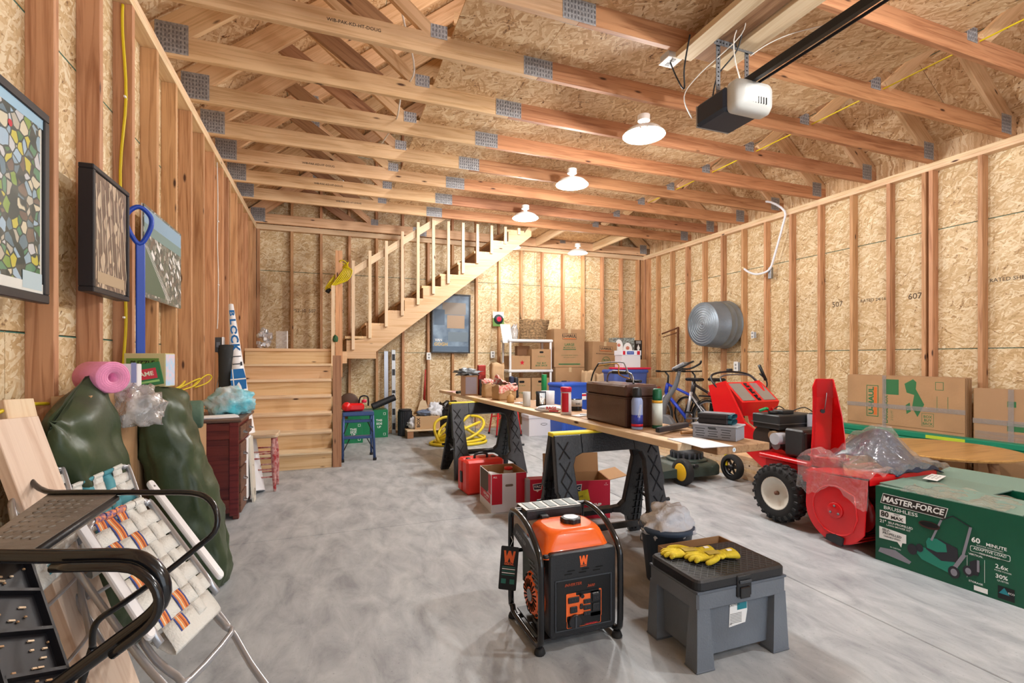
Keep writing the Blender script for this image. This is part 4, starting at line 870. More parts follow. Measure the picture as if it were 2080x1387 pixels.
t = thing('torch', 'black cylindrical torch lying at the far left table end', 'torch', (1.47, 5.72, ZT2)); b = MB(); b.cyl((-.06,-.08,.018), (.07,.05,.018), .016, mat('dark_green_grip', '1c2a22', .5)); b.cyl((.07,.05,.018), (.10,.08,.018), .02, BLK); b.build('barrel', t)
t = thing('booklet', 'pink and white booklets lying at the far left table end', 'booklet', (1.50, 5.93, ZT2)); b = MB(); b.box((-.02,.03,.004), (.18,.16,.007), mat('pale_pink', 'e0b9bb', .5), RZ(20)); b.box((.08,-.02,.010), (.16,.12,.005), mat('cream_paper', 'e3dcc2', .6), RZ(-15)); b.build('sheets', t)
t = thing('staple_gun', 'black staple gun lying on the work boards', 'staple gun', (1.83, 2.29, ZT2), rotz=22); b = MB()
b.prism([(-.17,-.012), (-.17,.012), (-.02,.020), (.06,.034), (.12,.03), (.15,.01), (.15,-.012), (.0,-.016)], .028, mat('blue_black', '222731', .35), T(0,0,.012) @ RX(0), b=.004); b.build('body', t)
b = MB(); b.prism([(-.02,.024), (.06,.048), (.13,.05), (.14,.038), (.06,.036)], .018, mat('blue_black'), T(0,.002,.016), b=.003); b.build('lever', t); b = MB(); b.poly(circ(.008, 14), WHT, T(-.05,.0,.0405)); b.build('round_mark', t)
t = thing('wood_chisel', 'short wooden-handled tool with a red ferrule by the grey case', 'hand tool', (1.87, 2.165, ZT2), rotz=-4); b = MB(); b.cyl((-.085,0,.013), (.05,0,.013), .009, mat('handle_wood', 'c79a6a', .5), r1=.012); b.build('handle', t); b = MB(); b.cyl((.05,0,.013), (.085,0,.013), .013, RED, r1=.012); b.build('ferrule', t)
t = thing('paper_sheets', 'white sheets of paper lying on the near end of the brown plank', 'paper', (1.714, 1.955, ZT2), rotz=TA-2)
for k, (dz, a, m) in enumerate(((.0005,3,'paper_grey'), (.002,0,'paper_white'))): b = MB(); b.box((0,0,dz), (.175,.27,.0016), mat(m, 'c9c9cf', .6), RZ(a)); b.build('sheet', t)
t = thing('hardware_case', 'flat grey plastic case with printed side and blue label', 'case', (1.905, 2.03, ZT2), rotz=-62)
b = MB(); b.box((0,0,.034), (.22,.13,.068), mat('case_grey', '8b909b', .4), b=.003); b.build('body', t); b = MB(); b.box((0,0,.072), (.23,.14,.008), mat('case_lid', 'a9adb6', .35), b=.002); b.build('lid', t)
b = MB(); M = FRONT(0,-.0655,.034)
for k in range(4):
    for j in range(3): b.quad(.05-.01*((k+j)%2), .004, GRYD, M @ T(-.07+.065*j,.018-.012*k,0))
b.quad(.04,.008, GRYD, M @ T(-.01,.024,.0004)); b.build('label_print', t); b = MB(); M = LEFTF(-.1105,0,.036); b.quad(.06,.034, BLUE, M); b.quad(.052,.022, WHT, M @ T(0,-.003,.0005)); b.text('CASE', .011, BLUE, M @ T(0,-.003,.001), bold=.01); b.build('label_print', t)
t = thing('folded_cloths', 'stack of two folded cloths, black and teal, on the grey case', 'cloth', (1.905, 2.035, ZT2+.0765), rotz=-62)
for k in range(2):
    b = MB(); TC = mat('teal_cloth', '2c6270', .8, bump=.3, bscale=70); 
    b.grid(lambda u, v: (-.085+.17*u, .048*math.cos(2*PI*v)*(1 if abs(math.cos(2*PI*v)) < .9 else .97), .014+.013*math.copysign(abs(math.sin(2*PI*v))**.5, math.sin(2*PI*v))+.001*math.sin(u*11)), 10, 20, TC, wv=True); o = b.build('folded_cloth', t, loc=(0,0,.027*k)); o['label'] = 'teal folded cloth'
    b = MB(); b.box((-.008,-.03,.0135), (.150,.05,.0265), mat('charcoal_cloth', '2b2629', .8), b=.005); b.box((0,-.0,.027), (.150,.09,.003), mat('grey_cloth', '77767c', .8), b=.001) if k else 0; b.build('cover', t, loc=(0,0,.027*k))
# ---------------- cartons under the table ----------------
WB = mat('box_white', 'd9d6da', .5)
t = open_box('red_white_carton', 'tall open red and white display carton between the sawhorses', 'box', T(1.335, 3.80, 0) @ RZ(-2), .29, .34, .30, WB)
M = FRONT(0,-.1725,0); b = MB(); b.quad(.085,.235, REDP, M @ T(-.10,.18,0)); b.quad(.085,.235, REDP, M @ T(.10,.18,0)); b.prism(rrect(.065,.018,.009,4,0,.205), .001, mat('slot_brown', '77675a', .7), M, z0=0); b.text('ALL', .02, WHT, M @ T(-.115,.275,.001), bold=.01)
b.build('printed_front', t); b = MB(); M = LEFTF(-.1475,0,0); b.quad(.30,.07, REDP, M @ T(0,.10,0)); b.text('CRAFTSMAN', .028, WHT, M @ T(.03,.11,.001), bold=.02, shear=.2); b.text('HEAVY DUTY', .016, WHT, M @ T(.03,.085,.001), bold=.01); b.quad(.08,.15, REDP, M @ T(.13,.215,.0)); b.poly([(-.15,.135), (.06,.135), (.09,.16), (.09,.298), (-.15,.298)], mat('grey_void', '5c534b', .8), M @ T(0,0,.0005)); b.build('printed_side', t)
t2 = thing('clear_jar', 'clear glass jar with a red lid inside the red and white carton', 'jar', (1.41, 3.87, .14)); b = MB(); b.lathe([(0,0), (.04,0), (.042,.12), (.03,.135), (.0,.135)], mat('jar_glass', 'e8eef0', .05, alpha=.35), n=18); b.build('glass', t2); b = MB(); b.lathe([(0,.134), (.036,.134), (.036,.155), (0,.157)], RED, n=16); b.build('lid', t2)
t2 = thing('packing_filler', 'white curved sheet sticking up inside the red and white carton', 'paper', (1.27, 3.84, .008)); b = MB(); b.grid(lambda u, v: (-.06+.11*u, .03*math.sin(PI*u), .27*v*(1-.1*u)), 8, 3, mat('paper_white')); b.build('sheet', t2, thick=.002); b = MB(); b.box((.03,.0,.06), (.10,.06,.12), KRAFT); b.build('filler', t2)
t = thing('red_tool_case', 'red plastic tool case with a black handle behind the display carton', 'case', (1.30, 4.30, 0), rotz=4); RP = mat('case_red', 'd63429', .4)
for k, y in enumerate((-.065,.065)): b = MB(); b.box((0,y,.15), (.36,.125,.30), RP, b=.02); b.build('shell', t)
b = MB(); b.tube([(-.06,0,.29), (-.05,0,.335), (.05,0,.335), (.06,0,.29)], .012, BLK, sub=3); b.build('handle', t)
for x in (-.12,.12): b = MB(); b.box((x,-.0,.30), (.035,.05,.012), BLK, b=.004); b.build('latch', t)
b = MB(); b.box((-.182,.02,.14), (.012,.05,.10), BLK, b=.004); b.build('foot', t)
CR = mat('carton_red', 'c01a3a', .45)
def badge(b, M, s):
    b.poly([(-.5*s,.3*s), (.5*s,.4*s), (.42*s,-.25*s), (.12*s,-.38*s), (0,-.5*s), (-.12*s,-.38*s), (-.38*s,-.3*s)], WHT, M); b.poly([(-.44*s,.25*s), (.44*s,.34*s), (.36*s,-.2*s), (-.33*s,-.24*s)], mat('badge_blue', '26324f', .5), M @ T(0,0,.0005)); b.text('VAC', .36*s, WHT, M @ T(0,.04*s,.001), bold=.02)
t = open_box('red_appliance_carton', 'large crimson carton with open flaps and a yellow sticker, under the near sawhorse', 'box', T(1.80, 3.42, 0) @ RZ(-14), .46, .30, .285, CR, flaps=(('B', 82, .15), ('R', 12, .14), ('L', 150, .10)))
b = MB(); M = FRONT(0,-.1525,0); badge(b, M @ T(-.03,.225,.0), .09); b.quad(.14,.085, mat('sticker_yellow', 'd8cd2a', .5), M @ T(-.0,.165,.001) @ RZ(12)); b.text('50ME', .022, INK, M @ T(0,.165,.0016) @ RZ(12)); b.text('6HP', .036, WHT, M @ T(.13,.10,.0005), bold=.04, shear=.25); b.text('POWER', .018, WHT, M @ T(.13,.07,.0005), bold=.02); b.text('PEAK', .013, WHT, M @ T(.135,.05,.0005), bold=.01); b.text('4', .014, WHT, M @ T(.20,.262,.0005)); b.text('GALLON', .008, WHT, M @ T(.20,.25,.0005)); b.build('printed_side', t)
t = thing('appliance_manual_box', 'small upright crimson and grey carton left of the near sawhorse', 'box', (1.575, 3.60, 0), rotz=-8); b = MB(); b.box((0,0,.125), (.22,.10,.25), CR, b=.002); b.box((-.105,0,.125), (.03,.102,.252), mat('box_grey', '9d9ba3', .5)); b.build('walls', t); b = MB(); M = FRONT(0,-.0512,0); badge(b, M @ T(-.03,.19,.0), .08); b.poly([(.0,.10), (.08,.145), (.09,.13), (.01,.085)], WHT, M); b.quad(.05,.008, INK, M @ T(-.03,.055,0)); b.build('printed_side', t)
# ---------------- left wall: pictures, cable, blue tool ----------------
def art_mat(name, cols, sc, stretch=(1,1,1), lines=0.):
    m = bpy.data.materials.new(name); m.use_nodes = True; nt = m.node_tree; N = nt.nodes; L = nt.links; b = N['Principled BSDF']
    tc = N.new('ShaderNodeTexCoord'); mp = N.new('ShaderNodeMapping'); mp.inputs['Scale'].default_value = stretch; L.new(tc.outputs['Object'], mp.inputs[0])
    nz = N.new('ShaderNodeTexNoise'); nz.inputs['Scale'].default_value = sc*.4; L.new(mp.outputs[0], nz.inputs['Vector']); s1 = N.new('ShaderNodeVectorMath'); s1.operation = 'SCALE'; s1.inputs['Scale'].default_value = .9/sc; L.new(nz.outputs['Color'], s1.inputs[0]); a = N.new('ShaderNodeVectorMath'); L.new(mp.outputs[0], a.inputs[0]); L.new(s1.outputs[0], a.inputs[1])
    v = N.new('ShaderNodeTexVoronoi'); v.inputs['Scale'].default_value = sc; L.new(a.outputs[0], v.inputs['Vector']); sp = N.new('ShaderNodeSeparateColor'); L.new(v.outputs['Color'], sp.inputs[0])
    r = ramp(N, [(i/len(cols), c) for i, c in enumerate(cols)]); r.color_ramp.interpolation = 'CONSTANT'; L.new(sp.outputs[0], r.inputs[0]); out = r.outputs[0]
    if lines:
        v2 = N.new('ShaderNodeTexVoronoi'); v2.feature = 'DISTANCE_TO_EDGE'; v2.inputs['Scale'].default_value = sc; L.new(a.outputs[0], v2.inputs['Vector'])
        k = ramp(N, [(lines, (1,1,1,1)), (lines*1.6, (0,0,0,1))]); L.new(v2.outputs[0], k.inputs[0]); mx = N.new('ShaderNodeMix'); mx.data_type = 'RGBA'; L.new(k.outputs[0], mx.inputs[0]); L.new(out, mx.inputs[6]); mx.inputs[7].default_value = srgb(cols[0]); out = mx.outputs[2]
    L.new(out, b.inputs['Base Color']); b.inputs['Roughness'].default_value = .35; b.inputs['Coat Weight'].default_value = .4; MATS[name] = m; return m
FRM = mat('black_frame', '26262a', .4); MATB = mat('mount_white', 'e4e6e0', .5)
def picture(lab, y0, y1, z0, z1, xf, thick, fw, art, mount=.0, x_off=0, extra=None, framem=FRM):
    t = thing('framed_poster' if fw else 'wall_photo', lab, 'picture', (xf-thick, (y0+y1)/2, (z0+z1)/2)); w_, h_ = y1-y0, z1-z0
    M = RIGHTF(thick, 0, 0)
    if fw:
        for (cx, cy, sx, sy) in ((0,h_/2-fw/2,w_,fw), (0,-h_/2+fw/2,w_,fw), (-w_/2+fw/2,0,fw,h_-2*fw), (w_/2-fw/2,0,fw,h_-2*fw)):
            b = MB(); b.box((cx, cy, -thick/2), (sx, sy, thick), framem, M, b=.003); b.build('frame_rail', t)
    b = MB(); b.box((0,0,-thick*.5-.004), (w_-fw*1.6, h_-fw*1.6, thick*.6), MATB, M)
    b.build('mount_board', t)
    b = MB(); z = -.008 if fw else -thick*.2+.001
    b.box((0, mount*.4, 0), (w_-fw*2-mount*2, h_-fw*2-mount*2, .002), art, T(0,0,z)); 
    o = b.build('print', t, M=M)
    if extra: b = MB(); extra(b, M @ T(0,0,z+.0018)); b.build('print_detail', t)
    return t
ART1 = art_mat('town_print', ['1f3a3a', '3f7a4c', '7fa24a', 'c9c24a', '8fb0c4', 'b9b6a8', '5f7f8f', 'd8d2b8', '6a5a50', '9fc0d8', '4a8a6a', 'c8cdd2'], 26, lines=.05)
ART2 = art_mat('sepia_map', ['6b5a50', 'c9b49c', '9c8878', 'b9a48e', '857264', 'd2bfa6'], 30, (1.0, .45, 1), lines=.09)
ART3 = art_mat('aerial_print', ['5c6662', '8a8f88', '6d7a6c', 'a9a79c', '7a7068', 'd8d8d2', '66706a', '8f8a80'], 34, lines=.04)
def e1(b, M): b.quad(.66, .05, MATB, M @ T(0,-.305,.0)); b.quad(.12,.06, mat('pale_blue_print', 'bcd3dc', .4), M @ T(.25,-.275,.0005)); b.quad(.66,.06, mat('sky_print', '9cc4dd', .4), M @ T(0,.31,0)); b.text('town view', .016, INK, M @ T(-.05,-.305,.001)); b.poly(circ(.012, 12), REDP, M @ T(.12,.22,.001))
picture('large black-framed colourful town illustration at the left edge of the view', 1.60, 2.30, 1.40, 2.095, -.965, .03, .032, ART1, .018, extra=e1)
def e2(b, M): 
    for k in range(7): b.quad(.006, .40+.05*(k%2), mat('map_road', 'd9c8ae', .5), M @ T(-.15+.05*k,.0,.0) @ RZ(4+k))
    b.quad(.30,.05, mat('map_base', 'b7a183', .5), M @ T(0,-.20,.0005))
picture('smaller black-framed sepia street map in a deep frame, between two other pictures', 2.58, 2.985, 1.485, 2.03, -.935, .055, .022, ART2, .004, extra=e2)
def e3(b, M):
    b.quad(.74,.10, mat('haze_blue', '8fb0c8', .4), M @ T(0,.20,0)); b.quad(.74,.06, mat('haze_green', '7f9a98', .4), M @ T(0,.13,.0002)); b.poly([(-.37,-.24), (-.37,.02), (-.25,.02), (.02,-.24)], mat('field_green', '5f6f5c', .5), M @ T(0,0,.0002))
    for k in range(3): b.poly([(-.36+.02*k,.03), (-.355+.02*k,.03), (.06+.03*k,-.24), (.05+.03*k,-.24)], WHT, M @ T(0,0,.0006))
    random.seed(4)
    for k in range(26): 
        x, y = random.uniform(-.25,.35), random.uniform(-.2,.08)
        if y > -.5*(x+.25)+.0: b.quad(random.uniform(.02,.07), random.uniform(.012,.03), WHT, M @ T(x, y, .0008+k*.00002) @ RZ(-35))
picture('unframed aerial photograph of an industrial town, right of the sepia map', 3.355, 4.11, 1.555, 2.085, -.985, .012, 0, ART3, 0, extra=e3)
BLT = mat('cobalt_plastic', '1846b4', .35)
t = thing('long_handled_tool', 'long cobalt blue plastic tool with a looped grip hanging on the wall studs', 'hand tool', (-.93, 3.10, 1.08), rotz=-62); b = MB()
b.tube([(0,.0,.72), (0,.045,.80), (0,.05,.87), (0,.0,.915), (0,-.05,.87), (0,-.05,.80)], .012, BLT, closed=True, sub=5, n=10); b.build('loop_grip', t)
b = MB(); b.box((0,.005,.42), (.014,.040,.62), BLT, b=.004); b.build('shaft', t); b = MB(); b.prism([(-.018,.14), (.022,.14), (.035,.11), (.02,.0), (.005,-.05), (-.01,-.03), (-.04,.07)], .012, BLT, FR((-.006,.005,0), (0,1,0), (0,0,1)), b=.002); b.build('blade', t)
YC = mat('yellow_cable', 'd9c11c', .4); WC = mat('white_cable', 'ded8cf', .45)
def cable(lab, pts, m, r=.005, staples=(), name='cable', sub=4, cat='cable'):
    t = thing(name, lab, cat, (0,0,0)) if staples else None
    b = MB(); b.tube(pts, r, m, sub=sub, n=7)
    if not t: return b.build(name, label=lab, cat=cat)
    b.build('sheath', t)
    for p in staples: b = MB(); b.box(p, (.008,.034,.01), WHT); b.build('staple', t)
    return t
cable('yellow cable stapled down the reddish stud beside the sepia map', [(-1.035,3.204,3.10), (-1.035,3.203,2.95), (-1.02,3.203,2.6), (-1.045,3.203,2.2), (-1.03,3.203,1.7), (-1.02,3.203,1.4), (-1.035,3.203,1.1), (-1.03,3.203,.8)], YC, .007, [(-1.02,3.198,2.6), (-1.025,3.198,1.42)])
cable('thin white cable running down a far left stud to the grey switch box', [(-.985,5.32,3.05), (-.985,5.35,2.7), (-.985,5.33,2.3), (-.985,5.37,2.0), (-.985,5.35,1.6), (-.985,5.32,1.48)], WC, .005, [(-.98,5.345,2.5), (-.98,5.355,1.9)])
t = thing('switch_box', 'grey switch box with a pale side on the left wall above the red cabinet', 'switch box', (-.975, 5.36, 1.33)); b = MB(); b.box((.0,0,0), (.06,.10,.14), mat('box_slate', '4a4d50', .5), b=.004); b.build('box', t); b = MB(); b.box((.034,0,0), (.008,.11,.15), mat('paper_white'), b=.003); b.build('cover_plate', t); b = MB(); b.box((0,-.053,0), (.03,.006,.05), GRY); b.build('toggle', t)
cable('white cable looping down from the grey switch box', [(-.985,5.36,1.26), (-.96,5.34,1.16), (-.97,5.30,1.02), (-.99,5.26,.86)], WC, .005)
for k, (y, lab) in enumerate(((4.0, 'yellow cable end looping out of the studs nearest the green mat'), (4.45, 'yellow cable end looping out of the studs between two others'), (4.85, 'yellow cable end looping out of the studs nearest the black roll'))):
    cable(lab, [(-1.04, y-.16, .98), (-.97, y-.04, 1.0+.03*k), (-.95, y+.06, 1.04), (-.98, y+.02, .99), (-1.04, y-.1, .96)], YC, .006)
cable('yellow cable running through the first studs above the leaning boards', [(-1.03,1.6,.99), (-1.0,2.0,1.02), (-.99,2.15,1.04), (-1.01,2.35,1.03), (-1.04,2.8,1.0)], YC, .007)
# ---------------- stack behind the bags and what lies on it ----------------
CBW = mat('cardboard')
for k, (y, lab) in enumerate(((2.62, 'plain brown carton on the floor behind the two green bags'), (3.14, 'second plain brown carton behind the bags, nearer the cabinet'))):
    for z, l2 in ((0, lab), (.53, lab.replace('on the floor', 'on top of another').replace('second plain', 'upper of the plain'))):
        t = thing('moving_carton', l2, 'box', (-.93, y, z), group='plain cartons behind the green bags'); b = MB(); b.box((0,0,.2625), (.125,.50,.525), CBW, b=.002); b.build('walls', t); b = MB(); b.box((0,0,.5255), (.05,.50,.001), TAPE); b.build('tape', t)
ZS2 = 1.0565
t = thing('foam_roll', 'pink roll of foam underlay standing on its side against the left wall', 'roll', (-.87, 2.50, ZS2+.066), rotz=-42); b = MB(); PNK = mat('pink_foam', 'f29ac4', .6, bump=.2, bscale=60)
MP = FR((0,0,0), (0,1,0), (0,0,1))
b.lathe([(.020,-.10), (.062,-.10), (.065,-.096), (.065,.056), (.062,.06), (.020,.06), (.020,-.10)], PNK, MP, n=30, cap=False); o = b.build('foam', t)
b = MB()
for k in range(5): b.lathe([(.026+.008*k,.0612), (.028+.008*k,.0612)], mat('pink_dark', 'e08ab4', .7), MP, n=26, cap=False)
b.build('winding_edge', t)
t = thing('small_white_box', 'narrow white box between the pink roll and the green game box', 'box', (-.84, 2.69, ZS2)); b = MB(); b.box((0,0,.06), (.07,.05,.12), mat('paper_white'), b=.003); b.build('walls', t); b = MB(); b.quad(.02,.09, mat('label_pale_blue'), FRONT(.02,-.0256,.08)); b.build('label_print', t)
t = thing('game_box', 'small dark green box with a red picture tilted on the bag tops', 'box', (-.82, 2.84, ZS2), rotz=14); b = MB(); b.box((0,0,.065), (.14,.05,.11), mat('game_green', '1c6a2e', .45), RY(-10), b=.002); b.build('walls', t); b = MB(); M = RY(-10) @ FRONT(0,-.0256,.068); b.quad(.10,.05, REDP, M); b.text('GAME', .028, mat('cream_paper', 'e8d9a0', .5), M @ T(0,0,.0006), bold=.03); b.quad(.11,.01, mat('pale_green', '8fbf6a', .5), M @ T(0,-.038,0)); b.build('printed_side', t)
t = thing('game_box', 'pale yellow and blue cartoon-coloured box behind the small green box', 'box', (-.86, 3.02, ZS2), rotz=-12); b = MB(); b.box((0,0,.085), (.19,.09,.17), mat('box_cream', 'd8cf9a', .45), b=.002); b.build('walls', t); b = MB(); b.quad(.15,.05, mat('leaf_green', '6f9a4a', .5), FRONT(-.01,-.0456,.12)); b.box((.0,0,0), (.002,.085,.16), mat('sky_box', '9cc7e0', .45, var=.5, vscale=30, var2='e6d0dc'), T(.0955,0,.085)); b.text('PUZZLE', .032, INK, FRONT(-.01,-.0465,.12), bold=.02); b.build('printed_side', t)
blob('clear_plastic_bag', T(-.80, 2.66, .90) , .09, .10, .10, mat('cloudy_film', 'b9b8b8', .2, alpha=.7, bump=.8, bscale=18), 4.4, lab='crumpled cloudy plastic bag wedged between the two green bags', cat='bag', nz=.35)
t = thing('mat_roll', 'dull green rolled mat poking out right of the bags', 'roll', (-.86, 3.47, .86)); b = MB(); MG2 = mat('mat_green', '4e6654', .7, bump=.2, bscale=40); b.lathe([(0,-.14), (.075,-.14), (.085,-.13), (.085,.12), (.078,.135), (.03,.137), (0,.13)], MG2, FR((0,0,0), (0,0,1), (0,1,0)) , n=24); b.build('mat', t, M=RZ(8))
t = thing('moving_carton', 'brown carton under the rolled green mat beside the cabinet', 'box', (-.87, 3.66, 0)); b = MB(); b.box((0,0,.385), (.22,.22,.77), CBW, b=.002); b.build('walls', t)
# ---------------- two green bags ----------------
BG = mat('olive_nylon', '39472f', .42, bump=.25, bscale=9, var=.22, vscale=5)
def duffel(name, lab, base, top, ry, rx, seed, taper=.0, ear=.05, ydir=(0,1,0)):
    t = thing(name, lab, 'bag', base, group='olive green bags leaning on the left wall'); B = Vector((0,0,0)); A = Vector(top)-Vector(base); b = MB()
    ax = A.normalized(); yd = Vector(ydir); ux = (yd-ax*ax.dot(yd)).normalized(); vx = ax.cross(ux)
    def f(u, v):
        a = 2*PI*u; c_, s_ = math.cos(a), math.sin(a); e = .62
        cx, sx = math.copysign(abs(c_)**e, c_), math.copysign(abs(s_)**e, s_); vv = 1-(1-v)*1.0
        cap = (1-max(0, (v-.90)/.10)**3*.92) if v > .90 else 1; bot = 1 if v > .04 else (.75+6.2*v)
        kx = (1-taper*(1-v)*1.0)*(1+.05*math.sin(PI*v))*bot; ky = (.72+.35*math.sin(PI*min(1, v+.08)))*cap*bot
        fold = .020*noise.noise(Vector((c_*1.6+seed, s_*1.6, v*5)))+.016*noise.noise(Vector((c_*3.5, s_*3.5+seed, v*13)))+.012*math.sin(v*34+c_*5+seed)*max(0, v-.62)*2.2
        q = max(0, (v-.86)/.14); er = ear*q*abs(c_)**6
        p = B+A*(v-.02*q*math.sin(3*a+seed))+ux*(cx*ry*kx+fold*.8*c_+er*(1.2 if c_ < 0 else .6))*(1 if True else 0)+vx*(sx*rx*ky+fold*s_*1.3)
        p.z -= er*1.3+.05*q*(c_*c_)*(1 if c_ < 0 else .6); p.z += .035*q*math.cos(a*1.5+seed)**2
        return p
    b.grid(f, 56, 48, BG, wu=True); b.add([f(i/56, 1) for i in range(56)], [tuple(range(56))], BG, None, True); b.add([f(i/56, 0) for i in range(56)], [tuple(reversed(range(56)))], BG); b.build('sack', t)
    b = MB(); pts = [f(.985, v)+ux*.006-vx*0 for v in [.16+.70*i/14 for i in range(15)]]
    b.tube(pts, .016, mat('grey_strap', '77787c', .7), n=6, flat=.25, sub=2); b.build('strap', t); return t
duffel('gear_bag', 'olive green bag nearer the camera, left of the pair, with a drooping top corner', (-.80,2.60,.0), (-.905,2.32,1.05), .21, .085, 1.3, .25, .03)
duffel('gear_bag', 'olive green bag right of the pair, its foot reaching out onto the floor', (-.58,3.00,.0), (-.83,3.03,1.03), .20, .12, 5.1, .32, .03)
# tall flat game carton
t = thing('flat_game_carton', 'tall flat bright blue printed carton leaning beside the green bag', 'box', M=T(-.665,3.90,0) @ RY(-17)); b = MB(); SKB = mat('carton_sky', '5aa0dc', .4)
b.box((-.17,0,.43), (.34,.05,.86), SKB, b=.002); b.build('walls', t); b = MB(); M = FRONT(-.17,-.0256,.43)
b.quad(.34,.10, mat('carton_blue', '2f6fd0', .4), M @ T(0,.37,0)); b.quad(.08,.05, WHT, M @ T(.11,.375,.0004)); b.quad(.035,.045, mat('pale_pink'), M @ T(.095,.375,.0008)); b.text('FUN', .075, mat('mint_white'), M @ T(.10,.26,.0006), bold=.03); b.text('FUN', .075, mat('leaf_green'), M @ T(.096,.264,.0004), bold=.05)
b.quad(.09,.035, mat('cream_paper'), M @ T(.10,.19,.0005)); b.quad(.08,.008, BLUE, M @ T(.105,.155,.0005)); b.text('outdoor set', .04, mat('mint_white'), M @ T(.12,.0,.0005) @ RZ(-90)); b.quad(.03,.10, mat('leaf_green'), M @ T(.07,-.2,.0004)); b.poly(circ(.05, 14, ry=.11), mat('print_tomato', 'd8352a', .4), M @ T(.115,-.25,.0006)); b.poly(circ(.025, 12, ry=.05), mat('leaf_green'), M @ T(.115,-.20,.001)); b.quad(.10,.06, mat('leaf_green'), M @ T(.115,-.39,.0004)); b.quad(.14,.5, mat('print_olive', '7a8a5a', .5), M @ T(.0,-.15,.0002)); b.build('printed_side', t)
# ---------------- cabinet, stool, rolls ----------------
MAH = wood_mat('mahogany', '6e2c22', '4a1812', knots=False, rough=.38, hue=.05); MAH2 = wood_mat('worn_top', '6a4f42', '503a30', knots=False, rough=.5, hue=.05); DRW = wood_mat('drawer_brown', '6d4a36', '4b3022', knots=False, hue=.05)
t = thing('cabinet', 'dark mahogany cabinet with panelled side and small drawers against the left wall', 'cabinet', (-.815, 4.46, 0)); cw, cd, chh = .37, .60, .75
b = MB(); b.box((0,0,.39), (cw-.02,cd-.02,.66), MAH); b.build('carcass', t)
for (x, w2) in ((-.155,.06), (.155,.06)): b = MB(); b.box((x,-cd/2,.38), (w2,.02,.70), MAH, b=.002); b.build('stile', t)
for z in (.10,.66): b = MB(); b.box((0,-cd/2,z), (.25,.02,.12 if z > .5 else .10), MAH, b=.002); b.build('rail', t)
b = MB(); b.box((0,-cd/2+.006,.37), (.25,.008,.46), mat('mahogany')); b.build('side_panel', t)
b = MB(); b.box((0,0,.738), (cw+.05,cd+.06,.024), MAH2, b=.006); b.build('top', t)
for sx in (-1,1):
    for sy in (-1,1): b = MB(); b.box((sx*(cw/2-.02), sy*(cd/2-.02), .03), (.04,.04,.06), MAH, b=.004); b.build('foot', t)
for (y, z, hw_, hh) in ((-.145,.635,.26,.10), (.145,.635,.26,.10), (-.145,.47,.26,.17), (-.145,.28,.26,.17), (-.145,.11,.26,.14)):
    b = MB(); b.box((cw/2+.004, y, z), (.018, hw_, hh), DRW, b=.003); d = b.build('drawer', t)
    b = MB(); b.tube([(cw/2+.012,y-.03,z), (cw/2+.035,y-.02,z-.008), (cw/2+.035,y+.02,z-.008), (cw/2+.012,y+.03,z)], .004, STEEL, sub=3); b.box((cw/2+.014,y,z+.004), (.003,.07,.02), STEEL); b.build('handle', d)
b = MB(); b.box((cw/2+.002, .145, .30), (.014,.25,.50), mat('paper_white'), b=.002); b.build('door', t)
t = thing('pale_board', 'pale drilled board leaning on the front of the red cabinet', 'board', M=T(-.590, 4.66, 0) @ RX(0) @ RY(-3)); b = MB(); b.box((.0,0,.29), (.018,.16,.50), mat('cream_board', 'd6cfc0', .5), b=.003); b.box((0,0,.05), (.018,.10,.10), mat('cream_board')); b.build('panel', t); b = MB(); 
for z in (.1,.3): b.poly(circ(.008, 10), DARK, RIGHTF(.0095,0,z))
b.build('hole', t)
t = thing('newspaper', 'folded white newspapers on the cabinet top', 'paper', (-.80, 4.28, .7515), rotz=12); 
for k in range(3): b = MB(); b.box((0,0,.003+0.0035*k), (.30-.01*k,.17,.005), mat('paper_white'), RZ(3*k), b=.001); b.build('sheet', t)
t = thing('grocery_bag', 'pale turquoise and clear plastic shopping bag of red goods on the cabinet', 'bag', (-.74, 4.50, .752))
blob('film', T(0,0,0), .165, .11, .125, mat('turq_film', '4fb9cc', .18, alpha=.85, bump=.8, bscale=16, var=.9, vscale=6, var2='cfdadc'), 6.6, parent=t, nz=.25, nu=34, nv=22)
b = MB(); b.box((.02,-.02,.10), (.05,.05,.14), mat('gift_red'), RZ(20), b=.01); b.lathe([(0,0), (.03,0), (.03,.17), (0,.19)], mat('gift_red'), T(-.05,.04,.01), n=12); b.box((-.05,-.03,.07), (.06,.05,.10), WHT, b=.01); b.build('contents', t)
RSW = mat('stool_red', '8e1c22', .4, var=.5, vscale=30, var2='c9a09a'); SEATW = wood_mat('worn_seat', 'd3bda0', 'a07a58', knots=False, hue=.04)
t = thing('wooden_stool', 'low wooden stool with worn seat and turned dark red legs', 'stool', (-.60, 5.05, 0)); b = MB(); b.prism(rrect(.34,.30,.04,4), .035, SEATW, T(0,0,.485), b=.008); b.build('seat', t)
for sx in (-1,1):
    for sy in (-1,1): b = MB(); b.tube([(sx*.145,sy*.13,0), (sx*.142,sy*.128,.05), (sx*.138,sy*.122,.2), (sx*.132,sy*.118,.36), (sx*.13,sy*.115,.42), (sx*.128,sy*.112,.488)], [.011,.014,.021,.024,.017,.016], RSW, n=12, sub=2); b.build('leg', t)
for z in (.13,.20,.30,.36):
    for sy in (-1,1): b = MB(); b.cyl((-.135,sy*.12,z), (.135,sy*.12,z), .007, RSW); b.build('stretcher', t)
for z in (.16,.33):
    for sx in (-1,1): b = MB(); b.cyl((sx*.137,-.12,z), (sx*.137,.12,z), .007, RSW); b.build('stretcher', t)
